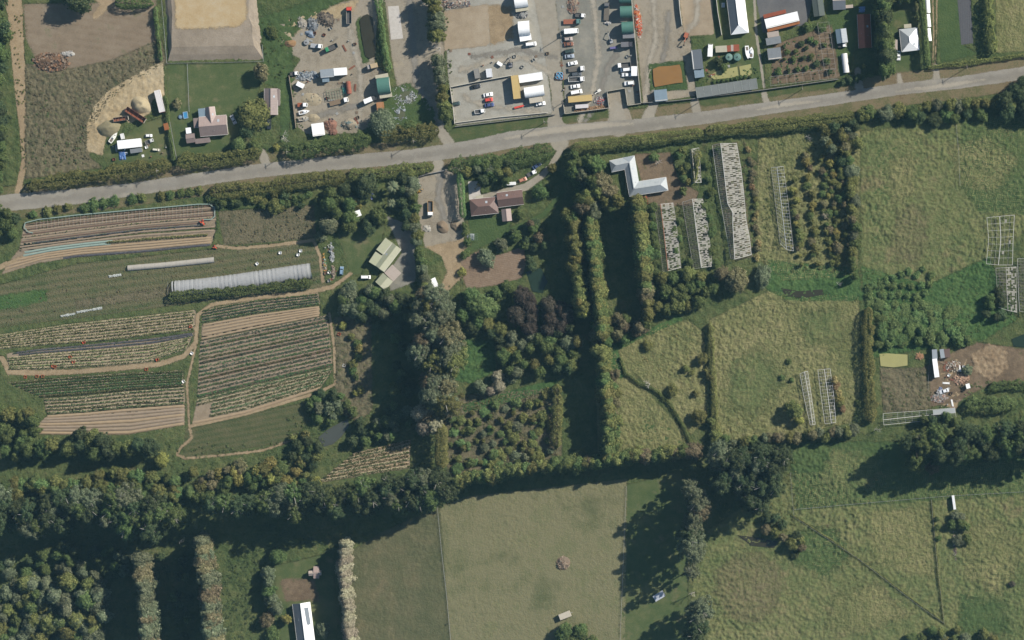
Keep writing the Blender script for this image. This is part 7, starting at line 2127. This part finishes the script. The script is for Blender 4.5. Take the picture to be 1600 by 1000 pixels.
tractor(336, 386, (6, 4), (.5, .1, .05), 'small red tractor at the end of the tan crop rows', .7)
tractor(655, 288, (5, 5), (.55, .55, .52), 'pale machine parked at the gravel yard edge', .8)


# ------------------------------------------------------------------ tanks, pools, heaps, clutter
def tank(px, py, r, h, col, label):
    t = thing('water_tank', label, 'tank', (*W(px, py, h), .05))
    n = 20
    rings = [[(math.cos(2 * math.pi * i / n) * r * q, math.sin(2 * math.pi * i / n) * r * q, z) for i in range(n)] for q, z in ((1, 0), (1, h * .85), (.94, h * .92), (.25, h), (.24, h + .12), (.02, h + .14))]
    MB().loft(rings).build('shell', paint(col, .5), t, smooth=False)
    for i in range(8):
        a = 2 * math.pi * i / 8
        MB().beam((math.cos(a) * r * .95, math.sin(a) * r * .95, h * .935), (math.cos(a) * r * .3, math.sin(a) * r * .3, h * 1.0), .1, .06).build('rib', paint(col, .5), t)
    MB().tube((0, 0, h + .13), (0, 0, h + .2), .3, .28, 10).build('lid', RUBBER, t)
tank(1139, 89, 1.7, 2.4, rgb(128, 162, 150), 'left of two round green water tanks by the rusty lean-to')
tank(1152, 89, 1.8, 2.4, rgb(112, 150, 138), 'right of two round green water tanks by the rusty lean-to')
tank(478.5, 66, 1.3, 1.1, rgb(170, 172, 172), 'round grey concrete tank beside the racked white truck')


def pool(px, py, r, label, ring=True):
    t = thing('paddling_pool', label, 'pool', (*W(px, py), .05))
    n = 18
    prof = ((1.0, 0), (1.08, .3), (1.0, .6), (.88, .6), (.82, .35), (.84, .05))
    MB().loft([[(math.cos(2 * math.pi * i / n) * r * q, math.sin(2 * math.pi * i / n) * r * q, z) for i in range(n)] for q, z in prof]).build('rim', paint(rgb(90, 130, 190) if not ring else rgb(70, 90, 120), .4), t)
    MB().loft([[(math.cos(2 * math.pi * i / n) * r * q, math.sin(2 * math.pi * i / n) * r * q, z) for i in range(n)] for q, z in ((.86, .3), (.3, .42))]).build('water', paint(rgb(150, 180, 200), .1), t)
pool(282.5, 182.5, 1.05, 'round dark-rimmed paddling pool on the lawn')
t = thing('paddling_pool', 'rectangular bright blue paddling pool on the lawn', 'pool', (*W(290, 180), .05), dirv((1, -.15)))
for a in ((-1.1, 1.1, -1.6, -1.35), (-1.1, 1.1, 1.35, 1.6), (-1.1, -.85, -1.345, 1.345), (.85, 1.1, -1.345, 1.345)): MB().box(*a, 0, .55).build('rim', paint(rgb(190, 214, 230), .4), t, .05)
MB().box(-.84, .84, -1.34, 1.34, 0, .4).build('water', paint(rgb(80, 165, 220), .1), t)


def heap(px, py, rx, ry, h, col, label, chunk=None, n=0, rot=0.0, name='heap', cat='heap', csize=(.3, .9), seed=0):
    """a mound with its loose pieces; sizes in photograph pixels, height in metres"""
    rng = np.random.default_rng(int(px * 7 + py))
    t = thing(name, label, cat, (*W(px, py), .05), rot)
    X, Y = rx * S, ry * S
    k, m = 8, 22
    V, Fq = [], []
    for i in range(k + 1):
        q = i / k
        for j in range(m):
            a = 2 * math.pi * j / m
            w = 1 + (float(vnoise(math.cos(a) * 1.5 + px, math.sin(a) * 1.5 + py, 3)) - .5) * .5
            z = h * (1 - q ** 1.6) * (.75 + .5 * float(vnoise(math.cos(a) * q * 3 + px, math.sin(a) * q * 3, 8)))
            V.append((math.cos(a) * X * q * w, math.sin(a) * Y * q * w, z if i < k else -.05))
    for i in range(k):
        for j in range(m): Fq.append((i * m + j, (i + 1) * m + j, (i + 1) * m + (j + 1) % m, i * m + (j + 1) % m))
    link('mound', np_mesh('mound', V, Fq), t, plain('heap_%d' % int(px), col, .95, 0, .6, tuple(c * .6 for c in col), 1.5))
    if n:
        for ci, cc in enumerate(chunk if isinstance(chunk, list) else [chunk]):
            mb = MB()
            for _ in range(n // (len(chunk) if isinstance(chunk, list) else 1)):
                a, q = rng.uniform(0, 6.28), math.sqrt(rng.random()) * 1.05
                if h < .3:
                    q *= rng.uniform(.5, 1.3)
                    if float(vnoise(math.cos(a) * q * 2.5 + px, math.sin(a) * q * 2.5 + py, 2)) < .45: continue
                c = Vector((math.cos(a) * X * q, math.sin(a) * Y * q, h * max(0, 1 - q ** 1.6) * .9 + .12))
                d = Vector((rng.normal(), rng.normal(), rng.normal() * .35)).normalized()
                s_ = rng.uniform(*csize)
                mb.beam(c - d * s_ * .7, c + d * s_ * .7, s_ * rng.uniform(.2, .7), s_ * rng.uniform(.12, .4))
            o = mb.build('loose_pieces', paint(cc, .8, 0, .4), t)
            o['kind'] = 'stuff'
    return t
def rusty_tank(px, py):
    t = thing('rusty_boiler', 'long rusty red boiler lying in the scrap yard', 'boiler', (*W(px, py, 1), .1), dirv((2, 20)))
    m = paint(rgb(176, 100, 78), .85, 0, .5)
    n, L, r = 14, 5.6, 1.15
    MB().loft([[(x, math.cos(2 * math.pi * i / n) * r * q, 1.2 + math.sin(2 * math.pi * i / n) * r * q) for i in range(n)] for x, q in ((-L / 2 - .3, .55), (-L / 2, 1), (L / 2, 1), (L / 2 + .3, .55))]).build('shell', m, t)
    for x in (-1.8, 0, 1.8):
        mb = MB()
        for i in range(n):
            p = [(x, math.cos(2 * math.pi * j / n) * r * 1.03, 1.2 + math.sin(2 * math.pi * j / n) * r * 1.03) for j in (i, i + 1)]
            mb.tube(p[0], p[1], .06, .06, 4)
        mb.build('band', RUST, t)
        MB().box(x - .15, x + .15, -.9, .9, 0, .35).build('saddle', RUST, t)
    MB().tube((1.0, 0, 2.2), (1.0, 0, 2.7), .35, .3, 10).build('manhole', RUST, t)


heap(880, 880, 10, 10, 1.6, A(128, 112, 94), 'heap of prunings in the middle of the hay paddock', [rgb(150, 124, 100), rgb(180, 160, 136)], 120)
heap(80, 97, 28, 14, 1.8, A(110, 86, 64), 'large heap of brown timber and brush beside the bare field', [rgb(128, 100, 78), rgb(160, 140, 118), rgb(98, 80, 66), rgb(166, 122, 88)], 280, csize=(.5, 1.5))
heap(107, 84, 12, 4, .7, A(190, 186, 176), 'white heap of plaster at the top of the brown brush heap', rgb(214, 208, 200), 30)
heap(170, 200, 18, 14, 2.6, A(150, 140, 108), 'grassy clay mound beside the cream boat', None, 0)
heap(222, 165, 17, 14, 3.0, A(186, 170, 136), 'pale clay mound beside the semi-trailer', None, 0)
heap(489, 38, 9, 10, 1.6, A(132, 134, 134), 'heap of grey tarpaulin and pipe in the scrap yard', [rgb(150, 156, 160), rgb(110, 112, 112)], 50, csize=(.5, 1.3))
heap(485, 53, 8, 5, 1.3, A(140, 152, 166), 'blue-grey tarpaulin bundle in the scrap yard', rgb(160, 172, 184), 12, -.4)
heap(472, 36, 9, 9, .8, A(158, 150, 136), 'pale gravel heap at the top of the scrap yard', rgb(190, 184, 172), 30)
heap(510, 30, 14, 9, 1.0, A(132, 120, 102), 'heap of dark sticks in the scrap yard', [rgb(120, 108, 92), rgb(90, 82, 74)], 90, -.6, csize=(.5, 1.4))
heap(453, 68, 9, 6, 1.2, A(150, 118, 82), 'orange-brown soil heap at the edge of the scrap yard', None, 0)
heap(516, 195, 10, 9, 2.0, A(148, 108, 90), 'reddish brick rubble heap beside the square white-roofed shed', rgb(170, 124, 104), 60)
heap(521, 206, 7, 5, 1.4, A(142, 104, 88), 'smaller reddish rubble heap under the hedge', rgb(164, 120, 100), 30)
heap(546, 194, 13, 8, 1.8, A(158, 146, 124), 'pale gravel heap under the grey-green tree', [rgb(180, 170, 150), rgb(120, 150, 150)], 50)
heap(487, 155, 16, 11, .7, A(174, 160, 132), 'low spread of pale sand in the scrap yard', rgb(190, 180, 156), 20)
heap(490, 184, 10, 7, .9, A(170, 156, 128), 'small heap of pale sand by the cream boat', None, 0)
heap(480, 119, 16, 6, .8, A(140, 142, 138), 'tangle of pipes and sheet iron beside the grey and white shed', [rgb(170, 178, 182), rgb(130, 140, 150), rgb(200, 200, 196)], 130, .15, csize=(.5, 1.6), name='scrap_heap')
heap(635, 150, 17, 15, .12, A(96, 100, 72), 'heap of pale plastic rubbish under the trees', [rgb(206, 208, 206), rgb(178, 180, 176), rgb(150, 156, 160)], 260, csize=(.25, .8), name='rubbish_heap')
heap(625, 178, 10, 13, .12, A(96, 100, 72), 'heap of grey-white scrap by the roadside hedge', [rgb(196, 202, 206), rgb(160, 170, 176)], 150, csize=(.25, .9), name='rubbish_heap')
heap(997, 33, 5, 25, .9, A(176, 120, 90), 'long heap of orange and white barriers against the cream wall', [rgb(238, 110, 60), rgb(230, 226, 220), rgb(240, 160, 90), rgb(226, 84, 50)], 240, .12, csize=(.3, .8), name='barrier_heap')
heap(815, 22, 9, 6, 1.6, A(150, 150, 146), 'stacked steel and pipe between the white arched shelters', [rgb(206, 206, 204), rgb(70, 74, 80), rgb(160, 160, 158)], 110, csize=(.4, 1.0), name='steel_heap')
heap(950, 36, 6, 3, 1.0, A(190, 186, 180), 'white drums heaped by the dark truck', rgb(226, 222, 216), 16)
heap(668, 357, 6, 5, .6, A(188, 182, 168), 'white concrete ring heap in the gravel yard', rgb(206, 200, 188), 12)
heap(691, 355, 10, 9, 1.6, A(136, 118, 96), 'round brown soil heap in the gravel yard', None, 0)
heap(712, 352, 10, 9, 1.2, A(138, 122, 100), 'flatter brown soil heap in the gravel yard corner', None, 0)
heap(713, 5, 22, 8, 1.2, A(150, 138, 122), 'heap of building rubble above the sand pad', [rgb(200, 190, 176), rgb(170, 130, 110), rgb(120, 124, 130)], 160, csize=(.3, 1.0), name='rubble_heap')
heap(895, 8, 9, 14, 1.0, A(150, 132, 112), 'heap of broken timber and bricks by the lane', [rgb(190, 168, 144), rgb(160, 110, 90), rgb(120, 118, 116)], 110, name='rubble_heap')
heap(925, 170, 26, 4, .5, A(158, 128, 96), 'strip of brown timber offcuts along the dirt bay wall', [rgb(186, 150, 112), rgb(150, 116, 86)], 150, .13, csize=(.3, 1.0), name='timber_heap')
heap(938, 157, 9, 6, .8, A(130, 126, 124), 'heap of red and grey machine parts in the dirt bay', [rgb(200, 90, 80), rgb(140, 144, 150), rgb(190, 186, 182)], 90, name='scrap_heap')
rusty_tank(545, 137)
heap(1468, 622, 14, 7, .7, A(150, 134, 116), 'spread of pale broken furniture in the junk yard', [rgb(214, 204, 194), rgb(190, 150, 130), rgb(150, 150, 150)], 130, name='junk_heap')
heap(1490, 572, 12, 8, .8, A(150, 130, 104), 'heap of white and brown junk beside the zinc shed', [rgb(226, 220, 210), rgb(140, 104, 80), rgb(190, 180, 160)], 120, name='junk_heap')
heap(1502, 592, 12, 8, .9, A(150, 122, 98), 'heap of pinkish brush beside the tiny white hut', [rgb(190, 150, 124), rgb(214, 180, 150)], 110, .3, csize=(.4, 1.2), name='brush_heap')
heap(1437, 557, 7, 5, .6, A(160, 118, 84), 'small orange heap beside the duckweed pond in the weeds', rgb(196, 150, 110), 40)
heap(1470, 640 - 30, 5, 4, .5, A(150, 140, 130), 'small junk pile touching the wrecked car', [rgb(200, 196, 190), rgb(120, 140, 190)], 40, name='junk_heap')
heap(518, 395, 3, 14, .8, A(150, 150, 146), 'row of pale pipes and drums beside the farm track', [rgb(206, 208, 206), rgb(150, 156, 158)], 60, .08, csize=(.4, 1.2), name='pipe_row')
heap(507, 412, 3, 16, .7, A(110, 110, 84), 'line of coloured crates and pots beside the farm track', [rgb(196, 90, 60), rgb(90, 150, 100), rgb(220, 170, 80), rgb(206, 206, 200)], 80, .1, csize=(.3, .7), name='crate_row')
heap(521, 425, 3, 12, .7, A(140, 130, 116), 'stack of old pallets beside the light blue car', [rgb(176, 158, 136), rgb(150, 130, 108)], 50, .05, csize=(.4, .9), name='pallet_stack')
heap(1492, 850, 3, 24, .5, A(96, 84, 70), 'dark line of rotting posts in the lower paddock', [rgb(120, 104, 90), rgb(160, 150, 140)], 60, .05, csize=(.3, .8), name='post_heap')

# blue hoops, tarpaulins and odd pieces
def hoops(px, py):
    t = thing('hose_coils', 'pile of bright blue hose coils on a rusty stand', 'hose', (*W(px, py), .1))
    MB().box(-1.9, 1.9, -1.8, 1.6, 0, .5).build('stand', RUST, t)
    m = paint(rgb(120, 190, 230), .4)
    n = 16
    for k, (x, y, z) in enumerate(((-.6, .9, .75), (.7, .8, .8), (-.9, -.5, .75), (.6, -.7, .78), (0, .1, 1.2))):
        mb = MB()
        for i in range(n):
            a, b = 2 * math.pi * i / n, 2 * math.pi * (i + 1) / n
            mb.tube((x + math.cos(a) * .85, y + math.sin(a) * .85, z), (x + math.cos(b) * .85, y + math.sin(b) * .85, z), .2, .2, 6)
        mb.build('coil', m, t)
hoops(874.5, 119)


def tarp(px, py, d, L, w, col, label, h=.7):
    t = thing('tarpaulin', label, 'tarpaulin', (*W(px, py), .02), dirv(d))
    g = random.Random(int(px))
    rows_ = [[(-L / 2 + L * i / 7, -w / 2 + w * j / 6, (h * (.5 + .5 * g.random()) if 0 < i < 7 and 0 < j < 6 else .05)) for j in range(7)] for i in range(8)]
    MB().loft(rows_, close=False).build('sheet', paint(col, .6, 0, .15), t)
    for sx in (-1, 1): MB().box(sx * L * .4 - .15, sx * L * .4 + .15, -.15, .15, .5, .75).build('weight', CONC, t)
tarp(191, 243, (1, 10), 4.2, 3.2, rgb(84, 126, 190), 'bright blue tarpaulin under the white-roofed garden shed')
tarp(1485, 657, (10, 2), 1.9, 1.6, rgb(60, 130, 220), 'small bright blue tarpaulin at the end of the open glasshouse frame')
tarp(1347, 15, (10, 0), 3.2, 3.0, rgb(110, 150, 200), 'blue and white awning in the shade of the dark belt')
tarp(582, 307, (2, -10), 3.4, 1.4, rgb(70, 90, 160), 'deep blue tarpaulin under the large dark tree')
tarp(538, 141, (1, 10), 3.4, 1.6, rgb(110, 200, 180), 'turquoise tarpaulin beside the rusty boiler wreck')
tarp(735, 370, (10, 0), 3.6, 3.0, rgb(170, 176, 178), 'grey trampoline sheet on the back lawn')
tarp(1130, 8, (10, 0), 1.6, 2.2, rgb(196, 214, 230), 'pale blue sheet beside the white wall')


def frame_cage(label, c, n, m, h):
    ctr, L, Wd, an = frame4(c, h)
    t = thing('climbing_cage', label, 'frame', (ctr.x, ctr.y, .05), an)
    mt = paint(rgb(110, 140, 110), .6)
    for i in range(n + 1):
        x = -L / 2 + L * i / n
        MB().beam((x, -Wd / 2, h), (x, Wd / 2, h), .1, .1).build('crossbar', mt, t)
    for j in range(m + 1):
        y = -Wd / 2 + Wd * j / m
        MB().beam((-L / 2, y, h + .11), (L / 2, y, h + .11), .1, .1).build('rail', mt, t)
        for x in (-L / 2, L / 2): MB().beam((x, y, 0), (x, y, h - .05), .1, .1).build('leg', mt, t)
frame_cage('green pipe frame overgrown in the middle of the scrap yard', [(510, 142), (535, 137), (537, 152), (512, 156)], 6, 3, 1.4)
frame_cage('grey pipe climbing frame beside the back lawn', [(733, 366), (745, 365), (746, 375), (734, 376)], 4, 3, 1.6)


# loose items: each one a thing
def drum_mesh():
    n = 12
    return MB().loft([[(math.cos(2 * math.pi * i / n) * r, math.sin(2 * math.pi * i / n) * r, z) for i in range(n)] for r, z in ((.28, 0), (.3, .05), (.29, .3), (.305, .32), (.29, .6), (.3, .85), (.27, .88))]).mesh('drum')


def loose(kind, px, py, label, group, col, g):
    t = thing(kind, label, {'drum': 'drum', 'pallet': 'pallet', 'crate': 'crate', 'timber_stack': 'timber', 'crop_bin': 'bin'}[kind], (*W(px, py), .1), g.uniform(0, 6.28), group)
    m = paint(col, .6, 0, .3)
    if kind == 'drum':
        link('shell', cached('drum', drum_mesh), t, m)
        MB().tube((.1, .1, .87), (.1, .1, .91), .06, .06, 6).build('bung', STEEL, t)
    elif kind == 'pallet':
        for i in range(5): link('slat', cached('slat', lambda: MB().box(-.6, .6, -.09, .09, .12, .15).mesh('slat')), t, m, (0, -.48 + i * .24, 0))
        for i in range(3): link('bearer', cached('bearer', lambda: MB().box(-.05, .05, -.6, .6, 0, .118).mesh('bearer')), t, m, (-.5 + i * .5, 0, 0))
    elif kind in ('crate', 'crop_bin'):
        q = .6
        MB().box(-q, q, -q, q, 0, .08).build('base', m, t)
        for s_ in (-1, 1):
            MB().box(-q, q, s_ * q - .03, s_ * q + .03, .083, .7).build('side', m, t)
            MB().box(s_ * q - .03, s_ * q + .03, -q + .035, q - .035, .083, .7).build('side', m, t)
    else:
        for i in range(6): link('plank', cached('plank', lambda: MB().box(-1.6, 1.6, -.12, .12, 0, .12).mesh('plank')), t, m, (g.uniform(-.15, .15), -.36 + (i % 3) * .28, (i // 3) * .13))


def litter(poly, n, kinds, place_, seed, cols):
    g = random.Random(seed)
    xs, ys = [p[0] for p in poly], [p[1] for p in poly]
    k = 0
    while k < n:
        a, b = g.uniform(min(xs), max(xs)), g.uniform(min(ys), max(ys))
        if not inside(a, b, poly): continue
        kd = g.choice(kinds)
        cn, cc = g.choice(cols)
        nm = kd.replace('_', ' ')
        loose(kd, a, b, '%s %s %s' % (cn, nm, place_), '%s %ss %s' % (cn, nm, place_), cc, g)
        k += 1


BASEC = [('rusty', rgb(150, 92, 66)), ('pale grey', rgb(186, 186, 180)), ('weathered brown', rgb(150, 128, 104))]
litter([(455, 25), (545, 25), (570, 110), (580, 190), (475, 195), (458, 120)], 34, ['drum', 'pallet', 'crate', 'timber_stack'], 'lying in the scrap yard', 1, BASEC)
litter([(695, 75), (860, 75), (862, 112), (710, 128)], 12, ['pallet', 'crate', 'drum'], 'on the pale hardstand', 2, BASEC)
litter([(872, 0), (882, 0), (884, 160), (880, 160)], 14, ['pallet', 'timber_stack', 'drum'], 'along the edge of the lane', 3, BASEC)
litter([(975, 80), (990, 80), (998, 160), (985, 160)], 8, ['pallet', 'crate', 'drum'], 'under the long cream wall', 4, BASEC)
litter([(160, 240), (180, 225), (262, 225), (262, 248), (170, 250)], 16, ['pallet', 'crate', 'drum', 'timber_stack'], 'in the cluttered back garden', 5, BASEC + [('white', WH)])
litter([(1465, 560), (1510, 560), (1510, 640), (1455, 640)], 26, ['drum', 'pallet', 'crate', 'timber_stack'], 'strewn about the junk yard', 6, BASEC + [('white', WH)])
litter([(505, 380), (526, 380), (528, 440), (508, 440)], 12, ['crop_bin', 'drum', 'pallet'], 'beside the farm track', 7, BASEC + [('white', WH)])
litter([(1100, 85), (1160, 95), (1160, 105), (1105, 125)], 8, ['drum', 'pallet', 'timber_stack'], 'round the water tanks', 8, BASEC)
for k, (x, y) in enumerate([(83, 572), (86, 573), (40, 589), (58, 588), (67, 588), (110, 558), (115, 566), (246, 562), (229, 577), (298, 510), (131, 532 + 3), (530, 522)]):
    loose('crop_bin', x, y, 'orange crop bin standing in the crop rows', 'orange crop bins', rgb(226, 100, 60), random.Random(k))
for k, (x, y) in enumerate([(438, 395), (470, 392), (466, 398), (402, 412), (300, 552), (287, 596), (538, 571)]):
    loose('crop_bin', x, y, 'white crop bin left beside the crop fields', 'white crop bins', WH, random.Random(k + 50))


# palms beside the green-roofed house
def palm(px, py, r, h, label):
    t = thing('palm_tree', label, 'palm', (*W(px, py, h), 0))
    MB().tube((0, 0, -.1), (.15, 0, h * .5), .22, .18, 8).tube((.15, 0, h * .5), (0, 0, h), .18, .15, 8).build('trunk', BARK, t)
    g = random.Random(int(px))
    R_ = r * S
    for k in range(26):
        a, up = k * 2.4 + g.uniform(-.2, .2), g.uniform(-.1, .9)
        d = Vector((math.cos(a), math.sin(a), 0)); sd_ = Vector((-d.y, d.x, 0))
        rows_ = []
        for i in range(6):
            u = i / 5
            c = Vector((0, 0, h)) + d * R_ * u * (1 - .3 * up) + Vector((0, 0, R_ * (up * u - 1.0 * u * u * .7)))
            w = .28 * R_ * math.sin(math.pi * (.12 + .86 * u)) * .6
            rows_.append([c + sd_ * w - Vector((0, 0, w * .5)), c, c - sd_ * w - Vector((0, 0, w * .5))])
        o = MB().loft(rows_, close=False).build('frond', FM['grey'], t)
        at = o.data.attributes.new('rnd', 'FLOAT', 'POINT')
        at.data.foreach_set('value', [g.uniform(.2, .9)] * len(o.data.vertices))
palm(613, 292, 12, 7, 'larger of two palms beside the belt of trees')
palm(612, 318, 9, 5, 'smaller of two palms beside the belt of trees')


# ------------------------------------------------------------------ the air between the aircraft and the ground
n = N('haze_air')
v_ = n.n('VolumePrincipled')
v_.inputs['Color'].default_value = (.36, .74, 1.0, 1)
v_.inputs['Density'].default_value = 1.9e-5
v_.inputs['Anisotropy'].default_value = 0.0
n.l(v_.outputs[0], n.out.inputs['Volume'])
hz = MB().box(-4200, 4200, -4200, 4200, -1.0, CAMH + 15).build('haze', n.m)
tag(hz, 'thin blue haze in the air above the whole countryside', 'haze', None, 'stuff')
